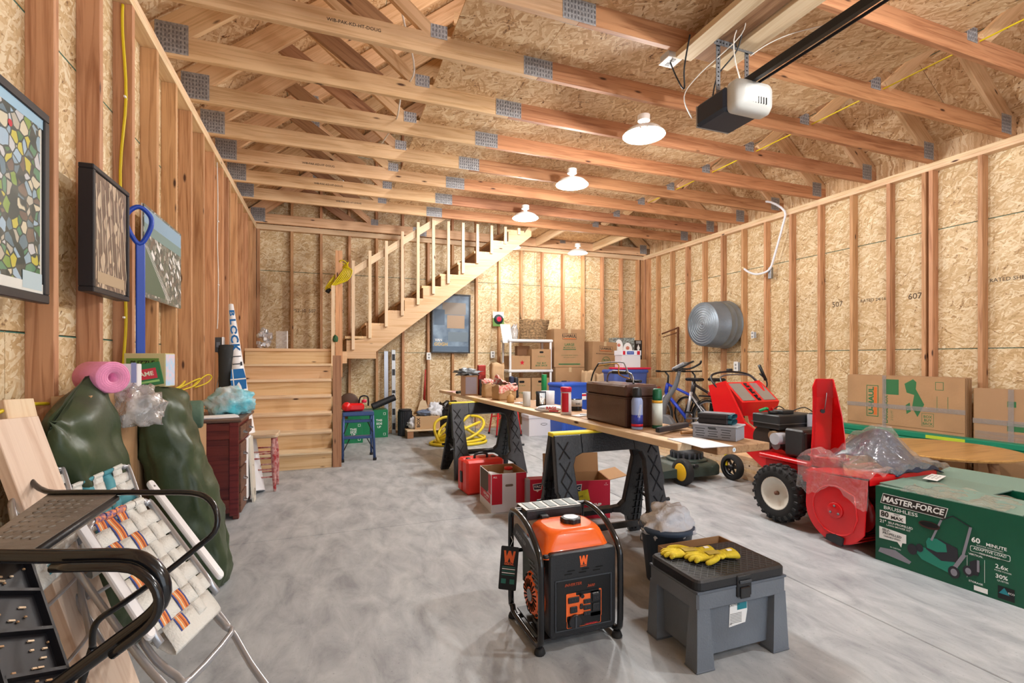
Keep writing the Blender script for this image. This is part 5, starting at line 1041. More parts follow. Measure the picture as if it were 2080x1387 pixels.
t = thing('foam_tube', 'dark grey foam roll standing behind the cabinet against the left wall', 'roll', (-.86, 5.12, 0)); b = MB(); b.cyl((.02,0,0), (-.05,.22,1.32), .085, mat('charcoal_foam', '2e3234', .8), r1=.07, n=20); b.build('foam', t)
t = thing('wrapped_roll', 'tall tapering white roll with large blue lettering, leaning into the corner of the stair', 'roll', (0,0,0)); b = MB(); A = Vector((-.66,4.93,.0)); B2 = Vector((-.90,5.50,1.73))
b.cyl(A, B2, .125, mat('wrap_white', 'e8e9ec', .4), r1=.022, n=28); b.build('wrap', t); b = MB(); ax = (B2-A).normalized(); cv = (Vector((0,0,1.2))-(A+B2)/2).normalized(); vw = (cv-ax*cv.dot(ax)).normalized(); xd = ax.cross(vw)
BB = mat('wrap_blue', '1f6fb4', .4)
for i, ch in enumerate('BLOCK'):
    u = .945-.05*i; r = .125+(.022-.125)*u+.001; P = A+(B2-A)*u+vw*r; b.text(ch, .10+.012*i, BB, FR(P, -ax, xd if 1 else xd) @ T(0,0,.002), bold=.03, sx=.9*(.75+.1*i)) if 0 else b.text(ch, 2.0*r, BB, FR(P, -ax, vw.cross(-ax)), bold=.03, sx=.080/(.66*2.0*r))
for i, ch in enumerate('IT'):
    u = .695-.042*i; r = .125+(.022-.125)*u+.001; P = A+(B2-A)*u+vw*r; b.text(ch, 1.9*r, GRYD, FR(P, -ax, vw.cross(-ax)), bold=.03, sx=.55)
u = .57; r = .125+(.022-.125)*u+.0015; P = A+(B2-A)*u+vw*r; M = FR(P, -ax, vw.cross(-ax)); b.poly([(-.10,-.05), (-.10,.05), (.0,.065), (.10,.06), (.10,-.06), (0,-.065)], BB, M); b.quad(.012,.13, WHT, M @ T(0,0,.0006)); b.quad(.20,.008, WHT, M @ T(0,-.04,.0006))
b.build('lettering', t)
# ---------------- leaning boards at the left edge ----------------
def leanboard(lab, p0, p1, w_, th, up, m):
    t = thing('leaning_board', lab, 'board', M=FR(p0, Vector(p1)-Vector(p0), up)); L = (Vector(p1)-Vector(p0)).length; b = MB(); b.box((L/2,0,0), (L,w_,th), m, b=.002); b.build('timber', t); return t
PK2 = wood_mat('primed_pine', 'e6cdb8', 'd2b29a', hue=.04)
leanboard('wide pale board leaning on the wall behind the black step ladder', (-.60,1.90,.012), (-.97,2.07,1.0), .15, .04, (.35,.9,0), PK2)
leanboard('second pale board leaning just behind the first, its cut end showing', (-.74,1.99,.012), (-.99,2.13,1.06), .10, .04, (.35,.9,0), W_PALE)
t = thing('storage_tote', 'black plastic panel with square pockets full of wood chips at the lower left edge', 'tray', M=FR((-.70,1.42,.60), (.09,.24,-.12), (-.15,.16,.23))); b = MB(); BT = mat('tote_black', '16151a', .5)
b.box((-.02,-.1,0), (.30,.75,.03), BT, b=.008); b.build('panel', t)
for i in range(6): b = MB(); b.box((.04,-.34+.105*i,.022), (.16,.008,.02), BT); b.build('divider', t)
for x in (-.04,.12): b = MB(); b.box((x,-.08,.022), (.008,.6,.02), BT); b.build('divider', t)
b = MB(); random.seed(9)
for k in range(60): b.box((random.uniform(-.03,.11), random.uniform(-.33,.15), .018), (random.uniform(.004,.02), .004, .003), KRAFT if k % 2 else W_PALE, T(0,0,0))
o = b.build('wood_chips', t, kind='stuff')
# ---------------- black folding step ladder ----------------
t = thing('step_ladder', 'black tubular folding step ladder with a ribbed platform, closest to the camera at left', 'step ladder', (0,0,0))
RL = [(-0.938, 2.079, 0.852), (-0.897, 2.021, 0.81), (-0.827, 1.952, 0.784), (-0.723, 1.892, 0.787), (-0.517, 1.793, 0.792), (-0.388, 1.735, 0.793), (-0.336, 1.705, 0.775), (-0.312, 1.685, 0.734), (-0.317, 1.676, 0.686), (-0.364, 1.683, 0.643), (-0.436, 1.678, 0.586), (-0.54, 1.674, 0.514), (-0.59, 1.671, 0.483), (-0.609, 1.678, 0.449), (-0.616, 1.692, 0.395)]
FL = [(-0.87, 1.391, 0.8), (-0.682, 1.321, 0.8), (-0.513, 1.259, 0.798), (-0.387, 1.211, 0.8), (-0.345, 1.196, 0.786), (-0.318, 1.186, 0.753), (-0.316, 1.185, 0.713), (-0.336, 1.182, 0.683), (-0.393, 1.192, 0.639), (-0.484, 1.205, 0.572), (-0.606, 1.229, 0.483)]
PL = [(-0.696, 1.348, 0.806), (-0.585, 1.328, 0.798), (-0.607, 1.827, 0.786), (-0.824, 1.951, 0.775)]
b = MB(); b.tube(RL, .0085, BLKG, n=10, sub=3); e = RL[-1]; b.build('rear_rail', t)
b = MB(); b.tube(FL, .0145, BLKG, n=12, sub=3); b.build('front_rail', t)
b = MB(); b.tube([(x, y-.03, z-.012) for x, y, z in FL[2:9]], .009, BLKG, n=10, sub=3); b.build('inner_rail', t)
# legs going down to the floor
for nm, p, q in (('leg', RL[-1], (-.76,1.86,.008)), ('leg', FL[-1], (-.80,1.22,.008)), ('leg', RL[0], (-.93,1.97,.008)), ('leg', FL[0], (-.93,1.42,.008))):
    b = MB(); b.tube([p, q], .010, BLKG, n=10); b.build(nm, t)
P0, P1, P2, P3 = [Vector(p) for p in PL]; PLM = mat('platform_grey', '746c62', .45, var=.25, vscale=12, bump=.2, bscale=30)
b = MB(); dn = Vector((0,0,-.028)); V = [P0, P1, P2, P3]; b.add(V+[v+dn for v in V], [(0,1,2,3), (7,6,5,4), (0,4,5,1), (1,5,6,2), (2,6,7,3), (3,7,4,0)], PLM); pf = b.build('platform', t)
b = MB(); ux = (P1-P0); 
for k in range(9):
    a = .12+.085*k
    for j in range(5):
        q = .18+.14*j+.02*(k%2); c0 = P0.lerp(P3, a).lerp(P1.lerp(P2, a), q); c1 = P0.lerp(P3, a+.035).lerp(P1.lerp(P2, a+.035), q+.07)
        b.tube([c0+Vector((0,0,.001)), c1+Vector((0,0,.001))], .004, PLM, n=5)
b.build('grip_rib', pf, kind='stuff')
b = MB(); 
for A_, B_ in ((P1, P2), (P2, P3)): b.tube([A_+Vector((0,0,-.012)), B_+Vector((0,0,-.012))], .010, BLK, n=6)
b.build('platform_edge', t)
# ---------------- webbed folding chairs ----------------
WEB = mat('web_ivory', 'dcdcd6', .7, bump=.3, bscale=120); WEBT = mat('web_teal', '4d93a0', .7); WEBO = mat('web_orange', 'e08a4a', .7, var=.6, vscale=90, var2='3d4a8c'); TUB = mat('tube_aluminium', 'b8babf', .3, .6); ARM = mat('arm_ivory', 'e4e4e6', .4)
def web_chair(lab, M, W_=.40, L_=.52, ncol=5, nrow=6, stripe=WEBO, wh=(0, 1, 2), arms=True):
    C4 = M; M = T(*C4[3])
    t = thing('folding_lawn_chair', lab, 'lawn chair', M=M, group='webbed folding chairs leaning on the green bags')
    b = MB(); b.tube([(0,-.02,0), (0,L_-.07,0), (.02,L_-.02,0), (.07,L_,0), (W_-.07,L_,0), (W_-.02,L_-.02,0), (W_,L_-.07,0), (W_,-.02,0)], .0125, TUB, n=10, sub=4); b.build('back_frame', t)
    for i in range(ncol):
        x = .045+(W_-.09)*(i+.5)/ncol; m = stripe if i in wh else WEB; wd = (W_-.09)/ncol*.94; b = MB()
        for q, mm in enumerate((mat('web_blue', '3b4a8a', .7), mat('web_orange2', 'e28a48', .7), mat('web_cream', 'e8c9a0', .7), mat('web_orange2'), mat('web_rust', 'b5532c', .7), mat('web_orange2'), mat('web_blue')) if (m is WEBO) else (m,)):
          nq = 7 if m is WEBO else 1
          b.grid(lambda u, v: (x-wd/2+wd*(q+u)/nq, L_+.014-(L_+.05)*v, 0.0035*math.cos(PI*((L_+.014-(L_+.05)*v-.02)/((L_-.07)/nrow)-.5)+i*PI)+(.010 if v < .02 else 0)), 1, nrow*4, mm)
        b.build('web_strap', t, thick=.0015)
        b = MB(); b.grid(lambda u, v: (x-wd/2+wd*u, L_+.016*math.sin(2*PI*v), .016*math.cos(2*PI*v)), 2, 10, m, wv=True); b.build('strap_wrap', t)
    for j in range(nrow):
        y = .02+(L_-.07)*(j+.5)/nrow; hd = (L_-.07)/nrow*.92; b = MB(); m = stripe if (j == nrow-3 and stripe is WEBT) else WEB
        b.grid(lambda u, v: (-.012+(W_+.024)*u, y-hd/2+hd*v, -0.0035*math.cos(PI*((-.012+(W_+.024)*u-.045)/((W_-.09)/ncol)-.5)+j*PI)), ncol*4, 2, m); b.build('web_strap', t, thick=.0015)
    # folded seat frame behind, legs
    b = MB(); b.tube([(.015,.05,-.05), (.015,-.04,-.045), (.03,-.13,-.03), (.05,-.17,-.02), (W_-.05,-.17,-.02), (W_-.03,-.13,-.03), (W_-.015,-.04,-.045), (W_-.015,.30,-.05)], .0115, TUB, n=9, sub=3); b.build('seat_frame', t)
    b = MB(); b.tube([(-.02,.42,-.08), (-.02,.05,-.06), (-.01,-.10,-.05), (.02,-.30,-.04), (.04,-.46,-.03), (.07,-.50,-.03), (W_-.07,-.50,-.03), (W_-.04,-.46,-.03), (W_-.02,-.30,-.04), (W_+.02,-.10,-.05), (W_+.02,.42,-.08)], .0115, TUB, n=9, sub=3); b.build('leg_frame', t)
    b = MB(); b.grid(lambda u, v: (.04+(W_-.08)*u, .02-.10*math.sin(PI*v)*(1), -.0+-.05*v+.02*math.sin(PI*v)), 4, 8, WEB); b.build('seat_web', t, thick=.002)
    if arms:
        for s2 in (0, 1):
            x = -.045 if s2 == 0 else W_+.045; b = MB(); b.prism(rrect(.045,.58,.02,4,0,0), .016, ARM, T(x, .30, .012), b=.004); a_ = b.build('armrest', t)
            for yy in (.05,.55): b = MB(); b.poly(circ(.006, 10), STEEL, T(x, yy, .0285)); b.build('screw', a_)
    tl, tr, br, bl = [Vector(p) for p in C4]; xx = ((tr-tl)+(br-bl))/2/W_; yy = ((tl-bl)+(tr-br))/2/L_; zz = xx.cross(yy).normalized(); S = Matrix.Identity(4)
    for i in range(3): S[i][0] = xx[i]; S[i][1] = yy[i]; S[i][2] = zz[i]
    for c_ in list(t.children)+[g_ for c2 in t.children for g_ in c2.children]: c_.data.transform(S)
    return t
web_chair('folded lawn chair with orange and blue striped straps in front of the green bags', ((-0.695, 1.92, 0.671), (-0.64, 2.22, 0.671), (-0.336, 1.928, 0.41), (-0.45, 1.643, 0.41)), wh=(0, 1, 2))
web_chair('folded lawn chair with white and teal straps behind the orange striped one', ((-0.865, 2.137, 0.738), (-0.756, 2.384, 0.778), (-0.636, 2.219, 0.559), (-0.745, 1.972, 0.519)), .40, .52, stripe=WEBT, wh=(1, 3), arms=False)
web_chair('folded lawn chair mostly hidden behind the other two, nearest the leaning boards', ((-0.923, 1.966, 0.768), (-0.885, 2.187, 0.821), (-0.765, 2.022, 0.602), (-0.803, 1.801, 0.549)), .32, .52, ncol=4, stripe=WEBT, wh=(1,), arms=False)
t = thing('red_handled_tool', 'black tool handle with a red cap between the chairs and the wall', 'hand tool', (0,0,0)); b = MB(); b.cyl((-.93,2.22,0), (-.94,2.25,.74), .018, BLK); b.build('handle', t); b = MB(); b.lathe([(.0,0), (.026,0), (.03,.012), (.026,.03), (0,.036)], RED, T(-.94,2.25,.735), n=14); b.build('cap', t)
# ---------------- goods along the rear wall ----------------
def carton(lab, x, y, z, w_, d_, h_, rz=0, m=None, prints=None, name='carton', group=None, tape=True, tilt=0., cat='box', holes=False):
    t = thing(name, lab, cat, M=T(x, y, z) @ RZ(rz) @ RY(tilt), group=group); b = MB(); b.box((0,0,h_/2), (w_,d_,h_), m or KRAFT, b=.003); b.build('walls', t)
    if tape: b = MB(); b.box((0,0,h_+.0006), (.05,d_+.001,.001), TAPE); b.box((0,-d_/2-.0006,h_-.04), (.05,.001,.08), TAPE); b.build('tape', t)
    b = MB()
    if prints: prints(b, FRONT(0,-d_/2-.0016,0))
    if holes: b.prism(rrect(.08,.025,.012,3,0,h_-.05), .001, DARK, FRONT(0,-d_/2-.0010,0))
    if b.v: b.build('print', t)
    return t
PG = mat('print_green', '2f6b3f', .7); PO = mat('print_orange', 'cf6a2c', .7)
def uhaul(s=1., big=True):
    def f(b, M):
        b.quad(.26*s,.10*s, INK, M @ T(0,.52*s,0)); b.quad(.25*s,.09*s, KRAFT, M @ T(0,.52*s,.0003)); b.text('U-HAUL', .07*s, INK, M @ T(0,.525*s,.0006), bold=.03); b.quad(.23*s,.012*s, PO, M @ T(0,.482*s,.0007))
        b.text('LARGE', .06*s, PG, M @ T(0,.38*s,.0004), bold=.02); b.text('MOVING BOX', .035*s, PG, M @ T(0,.33*s,.0004), bold=.01); b.quad(.24*s,.012*s, PG, M @ T(0,.30*s,.0004))
        b.text('SAVE MONEY, REUSE THIS BOX', .022*s, PG, M @ T(0,.20*s,.0004)); b.text('RECYCLED CONTENT', .022*s, PG, M @ T(0,.165*s,.0004)); b.quad(.40*s,.02*s, PG, M @ T(0,.05*s,.0004))
    return f
def uhaul2(b, M):
    b.quad(.26,.09, INK, M @ T(.02,.36,0)); b.quad(.25,.08, KRAFT, M @ T(.02,.36,.0003)); b.text('U-HAUL', .06, INK, M @ T(.02,.363,.0006), bold=.03); b.quad(.23,.01, PO, M @ T(.02,.325,.0007)); b.text('MOVING SUPPLIES GUARANTEED', .026, INK, M @ T(.02,.27,.0004), bold=.01)
    b.prism(circ(.085, 26), .0006, PG, M @ T(.03,.14,0)); b.prism(circ(.076, 26), .0006, KRAFT, M @ T(.03,.14,.0002)); b.text('BOX', .055, PG, M @ T(.03,.16,.001), bold=.03); b.text('BUY BACK', .028, PG, M @ T(.03,.115,.001), bold=.02)
carton('plain carton on the floor at the bottom of the tall stack beside the shelf', 3.82, 7.72, .0, .56, .46, .54, 0, m=KRAFT)
carton('carton with black block print directly beneath the tall upright carton', 3.83, 7.70, .542, .56, .46, .51, 2, prints=lambda b, M: (b.quad(.10,.13, INK, M @ T(-.12,.22,0)), b.text('24', .07, KRAFT, M @ T(-.12,.24,.0005), bold=.03), b.text('LARGE', .04, INK, M @ T(-.02,.22,.0) @ RZ(90), bold=.02)))
carton('tall brown printed carton topmost on the stack right of the white shelf unit', 3.84, 7.70, 1.055, .56, .44, .645, -3, prints=uhaul(1.0))
carton('plain brown carton filling the space behind the paper bags', 4.44, 7.70, 0, .52, .46, .62, 0, tape=False)
carton('brown printed carton leaning to the right behind the kraft paper bags', 4.47, 7.66, .63, .48, .42, .86, 0, prints=lambda b, M: uhaul2(b, M @ T(0,.38,0)), tilt=2.5)
# white shelf unit
SW = mat('shelf_white', 'e2e2e2', .4)
t = thing('shelf_unit', 'white plastic four-tier shelf unit loaded with cartons against the rear wall', 'shelf', (3.08, 7.56, 0))
for z in (.06,.50,1.0,1.49):
    b = MB(); b.box((0,0,z), (.78,.40,.045), SW, b=.012); b.build('shelf_board', t)
for sx in (-1,1):
    for sy in (-1,1): b = MB(); b.cyl((sx*.355,sy*.17,0), (sx*.355,sy*.17,1.49), .02, SW); b.build('post', t)
for i, (x, lab) in enumerate(((2.92, 'file carton with an oval hand hole, left of two on the lower shelf'), (3.25, 'file carton with an oval hand hole, right of two on the lower shelf'))):
    carton(lab, x, 7.55, .524, .31, .34, .36, 0, prints=lambda b, M: (b.prism(rrect(.09,.035,.017,4,0,.30), .001, DARK, M), b.text('FILE BOX', .03, PG, M @ T(0,.24,0)), b.text('BUY BACK', .04, PG, M @ T(0,.12,0), bold=.02)), tape=False, name='file_carton', group='file cartons on the white shelf')
carton('low carton with a red star on the middle shelf of the white unit', 2.90, 7.55, 1.024, .33, .34, .22, 2, prints=lambda b, M: b.poly([(.045*(1 if k % 2 == 0 else .42)*math.sin(2*PI*k/10), .045*(1 if k % 2 == 0 else .42)*math.cos(2*PI*k/10)) for k in range(10)], REDP, M @ T(.02,.11,0)), tape=False)
carton('taller file carton with a hand hole right of the red-starred one', 3.26, 7.53, 1.024, .34, .34, .33, -1, prints=lambda b, M: (b.prism(rrect(.07,.03,.014,4,0,.28), .001, DARK, M), b.text('U-HAUL', .035, PG, M @ T(0,.21,0)), b.text('FILE  BUY', .04, PG, M @ T(0,.10,0), bold=.02), b.text('BOX  BACK', .04, PG, M @ T(0,.06,0), bold=.02)), tape=False, name='file_carton', group='file cartons on the white shelf')
carton('small dark carton behind the red-starred one on the middle shelf', 3.03, 7.64, 1.25, .22, .12, .16, 0, m=mat('dark_kraft'), tape=False)
t = thing('wicker_basket', 'brown woven rush basket with loop handles on top of the white shelf unit', 'basket', (3.17, 7.52, 1.513)); WK = mat('rush', 'a3845f', .8, var=.5, vscale=30, bump=.6, bscale=50)
rp = []
for k in range(13):
    z = .015+.025*k; rr = .20+.035*k/12+.004*(k % 2); b = MB()
    b.tube([((rr+.008*math.sin(j*PI))*math.cos(2*PI*j/24+k*.13)*1.05+.03*(k/12), (rr*.72)*math.sin(2*PI*j/24+k*.13), z+.012*math.sin(j*1.7+k)*(.3+k/20)) for j in range(24)], .0145, WK, closed=True, n=6); b.build('rush_coil', t)
for k in range(26):
    a = 2*PI*k/26; b = MB(); b.tube([(.208*math.cos(a)*1.05, .15*math.sin(a), 0), (.225*math.cos(a)*1.05+.01, .162*math.sin(a), .17), (.242*math.cos(a)*1.05+.03, .178*math.sin(a), .33)], .006, WK, n=5); b.build('stake', t)
b = MB(); b.tube([(-.22,-.05,.30), (-.225,-.03,.40), (-.215,.02,.42), (-.205,.05,.31)], .009, WK, sub=4); b.build('handle', t); b = MB(); b.prism(circ(.2, 20, ry=.145), .01, WK); b.build('base', t)
t = thing('small_bag', 'small cloudy plastic bag left of the basket on the shelf top', 'bag', (2.84, 7.50, 1.513)); blob('film', T(0,0,0), .06, .05, .13, mat('cloudy_film'), 1.2, parent=t, nz=.3)
t = thing('white_sack', 'white ruled paper bag hanging off the left end of the shelf top', 'bag', (2.66, 7.44, 1.45)); b = MB(); b.grid(lambda u, v: (-.09+.17*u+.05*(1-v), -.02*math.sin(PI*u), .30*v), 8, 8, mat('paper_white')); b.grid(lambda u, v: (-.09+.17*u+.05*(1-v), .02*math.sin(PI*u), .30*v), 8, 8, mat('paper_white')); b.build('sheet', t)
t = thing('white_storage_box', 'white file box with a black oval grip on the floor under the shelf unit', 'box', (3.14, 7.15, 0)); b = MB(); b.box((0,0,.15), (.50,.30,.30), WB, b=.003); b.build('body', t); b = MB(); b.box((0,0,.30), (.52,.32,.05), WB, b=.004); b.build('lid', t); b = MB(); M = FRONT(0,-.1515,.18); b.prism(circ(.055, 20, ry=.018), .001, INK, M); b.prism(circ(.048, 20, ry=.012), .0014, WB, M); b.build('grip_mark', t)
# blue tubs
def rtub(lab, x, y, z, w_, d_, h_, m, lidm, rz=0, lidh=.05, name='storage_tote'):
    t = thing(name, lab, 'storage tub', (x, y, z), rotz=rz); b = MB(); rr = lambda k, zz: [(p[0], p[1], zz) for p in rrect(w_*k, d_*k, .06*k, 5)]
    loft(b, [rr(.84,0), rr(.88,.02), rr(.95,h_*.8), rr(.96,h_-lidh)], m); b.build('body', t)
    for k in range(5): b = MB(); b.box((-w_*.3+k*w_*.15, -d_*.455, h_*.42), (.012,.012,h_*.6), m, b=.003); b.build('rib', t)
    b = MB(); loft(b, [rr(1.0,h_-lidh), rr(1.02,h_-lidh*.6), rr(1.0,h_-.012), rr(.93,h_)], lidm); b.build('lid', t); return t
t = rtub('tall blue lidded tub behind the wipes canister, with a red and white sticker', 3.50, 6.88, 0, .52, .44, .83, mat('tub_blue', '2f57b8', .4), mat('tub_blue'), 8)
b = MB(); M = FRONT(.14,-.222,.62); b.quad(.08,.10, WHT, M); b.quad(.08,.03, REDP, M @ T(0,.02,.0005)); b.build('sticker', t)
carton('plain brown carton under the violet-blue tote near the corner', 4.56, 6.92, 0, .56, .40, .62, 0, tape=False)
rtub('violet-blue storage tote behind the toolbox, carrying a white and blue box', 4.56, 6.92, .622, .66, .42, .40, mat('tote_violet', '4a5c9c', .45), mat('tote_lid_blue', '3a55a0', .4), 0)
t = thing('red_tray', 'flat crimson lid lying on the violet-blue tote', 'lid', (4.64, 6.90, 1.024)); b = MB(); b.prism(rrect(.62,.36,.05,4), .03, mat('crimson'), b=.008); b.build('lid', t)
t = thing('photo_box', 'white box with blue and red printed lid on the crimson lid', 'box', (4.58, 6.88, 1.056), rotz=-8); b = MB(); b.box((0,0,.10), (.32,.28,.20), WB, b=.003); b.build('body', t); b = MB(); b.box((0,0,.235), (.335,.295,.08), mat('lid_white', 'e4e6ee', .4), b=.003); b.build('lid', t)
b = MB(); M = FRONT(0,-.149,.235); b.quad(.12,.05, BLUE, M @ T(-.02,0,0)); b.quad(.05,.06, REDP, M @ T(.12,0,0)); b.quad(.04,.06, REDP, M @ T(-.13,0,0)); b.text('STORAGE', .02, WHT, M @ T(-.02,0,.0005)); b.build('print', t)
# kraft paper sacks in front of the leaning carton
carton('low plain carton carrying the two kraft sacks', 4.10, 7.16, 0, .46, .26, .60, 0, tape=False)
for i, (x, lab) in enumerate(((4.00, 'crumpled kraft paper sack, left of two in front of the leaning carton'), (4.22, 'smooth kraft paper sack, right of two in front of the leaning carton'))): paperbag('paper_sack', lab, x, 7.14, .20, .15, .40-.05*i, 4*i, mat('kraft_light'), z=.6)
carton('green-edged narrow carton between the tall and the leaning cartons', 4.155, 7.80, 0, .035, .30, 1.25, 0, m=mat('leaf_dark', '2c5a36', .6), tape=False)
# corner goods
carton('plain carton in the rear right corner under the printed gift box', 5.02, 7.62, 0, .60, .46, .62, 0, tape=False)
carton('second plain carton up in the rear right corner', 5.02, 7.60, .622, .58, .44, .56, 4, tape=True)
t = thing('printed_gift_box', 'grey patterned box printed with two large white ovals on the corner cartons', 'box', (4.90, 7.55, 1.186), rotz=-12); b = MB(); b.box((0,0,.19), (.40,.22,.38), mat('pattern_grey', '8d9a96', .5, var=.7, vscale=28, var2='4d3f34'), b=.003); b.build('walls', t)
b = MB(); M = FRONT(0,-.112,.19)
for (x, z, r, rz_) in ((-.09,.02,.075,1.9), (.07,-.03,.085,1.6)): b.poly(circ(r, 24, x, z, r*rz_), WHT, M @ T(0,0,.0004*(x+1))); b.poly(circ(r*.4, 16, x, z+.04), mat('blush', 'c98a72', .5), M @ T(0,0,.001)); b.quad(r*.5,.008, REDP, M @ T(x, z+.035,.0014))
b.build('print', t)
t = thing('black_box', 'narrow black box with a white pattern right of the grey patterned box', 'box', (5.20, 7.56, 1.186), rotz=-4); b = MB(); b.box((0,0,.17), (.15,.20,.34), INK, b=.002); b.build('walls', t); b = MB(); M = FRONT(0,-.1015,.2); b.poly([(-.03,0), (0,.07), (.03,0), (0,-.07)], WHT, M); b.quad(.10,.05, mat('label_grey'), M @ T(0,.105,0)); b.build('print', t)
carton('brown slanting opened carton right of the violet-blue tote', 5.06, 7.26, 0, .34, .20, .94, 0, tape=False, tilt=-2)
carton('carton with red vertical lettering behind the exercise bike', 5.30, 7.22, 0, .36, .28, .86, 8, m=mat('kraft_pale', 'c8a67e', .7), prints=lambda b, M: (b.text('OPCO', .12, REDP, M @ T(.03,.55,0) @ RZ(-90), bold=.02), b.text('MOVE', .09, mat('print_orange'), M @ T(-.13,.58,0) @ RZ(-90))))
# ---------------- rear wall fixtures ----------------
t = thing('framed_poster', 'black-framed poster in blue-grey and tan beneath the stair, on the rear wall', 'picture', (1.92, 8.085, 1.785), rotz=0); w_, h_ = .66, .99
M0 = FRONT(0,-.03,0) @ RZ(-.6)
for (cx, cy, sx, sy) in ((0,h_/2-.012,w_,.024), (0,-h_/2+.012,w_,.024), (-w_/2+.012,0,.024,h_-.048), (w_/2-.012,0,.024,h_-.048)): b = MB(); b.box((cx, cy, -.012), (sx, sy, .03), FRM, M0, b=.002); b.build('frame_rail', t)
b = MB(); b.box((0,0,-.016), (w_-.03,h_-.03,.012), mat('poster_blue', '44586c', .3, var=.5, vscale=6, var2='7d93a6', coat=.5), M0); b.build('print', t)
b = MB(); M = M0 @ T(0,0,-.0085)
b.quad(.40,.20, mat('poster_taupe', '8f8478', .5), M @ T(.05,.25,0)); b.quad(.30,.22, mat('poster_tan', 'a98f74', .5), M @ T(.08,.03,.0006)); b.quad(.18,.26, mat('poster_slate', '54687c', .5), M @ T(-.20,.10,.0004)); b.quad(.34,.16, mat('poster_ecru', '6f7f8a', .5), M @ T(.12,-.22,.0004)); b.quad(.62,.08, mat('poster_slate'), M @ T(0,-.42,.0003))
b.text('VAN', .06, WHT, M @ T(-.21,-.28,.002), bold=.01); b.text('GOGH', .075, mat('poster_gold', 'd9b45c', .5), M @ T(-.17,-.35,.002), bold=.02)
b.build('print_shapes', t)
def wallbox(lab, M, w_=.075, h_=.12):
    t = thing('outlet_box', lab, 'outlet', M=M); b = MB(); b.box((0,0,-.02), (w_*.8,h_*.85,.05), mat('pale_blue_box', 'bcc6d0', .5)); b.build('box', t); b = MB(); b.box((0,0,.006), (w_,h_,.006), WHT, b=.002); b.build('cover_plate', t)
    for z in (-.025,.025): b = MB(); b.box((0,z,.0095), (.03,.03,.002), mat('label_grey')); b.build('socket', t)
wallbox('white outlet on the rear wall at the lower left corner of the poster', FRONT(1.55, 8.09, 1.24)); wallbox('white outlet on the rear wall between the poster and the shelf unit', FRONT(2.66, 8.09, 1.27))
wallbox('white outlet on the right wall above the bicycles', LEFTF(5.735, 5.75, 1.08), .08, .15); wallbox('small white switch on the right wall, right of the hanging washtub', LEFTF(5.735, 5.44, 1.54), .05, .10)
t = thing('reel_pack', 'small dark round item in a white and green retail pack on the rear wall', 'pack', (2.76, 8.085, 1.76)); b = MB(); b.box((0,0,.125), (.20,.012,.25), WHT, b=.002); b.box((0,-.004,.07), (.20,.014,.14), mat('leaf_green')); b.build('card', t); b = MB(); b.lathe([(0,0), (.08,0), (.085,.01), (.07,.03), (0,.035)], mat('pack_dark', '22343a', .4), FRONT(0,-.008,.12), n=24); b.lathe([(.03,.034), (.045,.034), (.045,.037), (.03,.037)], mat('crimson'), FRONT(0,-.008,.12), n=20); b.build('reel', t)
# ---------------- stair end goods ----------------
t = thing('extension_cord', 'coiled yellow extension cord hung on the lower end of the stair handrail', 'cord', (.12, 7.02, 2.1)); YD = mat('cord_yellow', 'd6c21c', .4)
for k in range(7):
    b = MB(); o = .013*k; b.tube([(.13-o*.5,-.02-o*.3,.40-o), (.06+o*1.5,-.035-o*.4,.28), (-.06+o*2.2,-.04-o*.3,.10+o*.6), (-.14+o*1.2,-.02,.02+o), (-.15+o,.012,.06+o), (-.06-o*.2,.025+o*.2,.20-o), (.05-o*.4,.015,.33-o*.6)], .0085, YD, closed=True, n=6, sub=3); b.build('cord_loop', t)
b = MB(); b.lathe([(0,0), (.03,0), (.028,.06), (0,.07)], BLK, T(-.14,-.01,-.02) @ RY(30), n=12); b.build('plug', t); b = MB(); b.tube([(.12,-.02,.38), (.06,-.03,.42), (.02,-.02,.40), (.10,0,.37)], .007, YD, sub=4); b.build('tie', t)
blob('green_cloth', T(.085,6.93,1.42), .03, .02, .05, mat('leaf_dark'), 2, lab='scrap of dark green cloth tied to the pale stair post', cat='cloth', nz=.3)
t = thing('silver_ornaments', 'cluster of shiny silver cubes on the stair landing', 'ornament', (-.80, 7.22, PLZ)); random.seed(5); SL_ = mat('shiny_silver', 'd6d8dc', .25, .55)
for k in range(34):
    a = random.uniform(0, 6.28); h__ = random.random(); r = random.uniform(.0,.13)*(1-h__*.45); b = MB(); b.box((r*math.cos(a), r*math.sin(a)*.7, .03+h__*.23*(1-r*2)), (.05,.05,.05), SL_, T(0,0,0), b=.006); o = b.build('silver_cube', t)
    c0 = Vector((r*math.cos(a), r*math.sin(a)*.7, .03+h__*.23*(1-r*2))); o.data.transform(T(*c0) @ RZ(a*57) @ RX(random.uniform(-30,30)) @ T(*(-c0)))
t = thing('clear_box', 'clear plastic box right of the silver ornaments on the landing', 'box', (-.58, 7.20, PLZ)); b = MB(); b.box((0,0,.12), (.14,.14,.24), mat('clear_acrylic', 'e6eaee', .05, alpha=.25), b=.004); b.build('walls', t); b = MB(); b.box((.07,-.07,.12), (.012,.012,.24), WHT); b.build('edge', t)
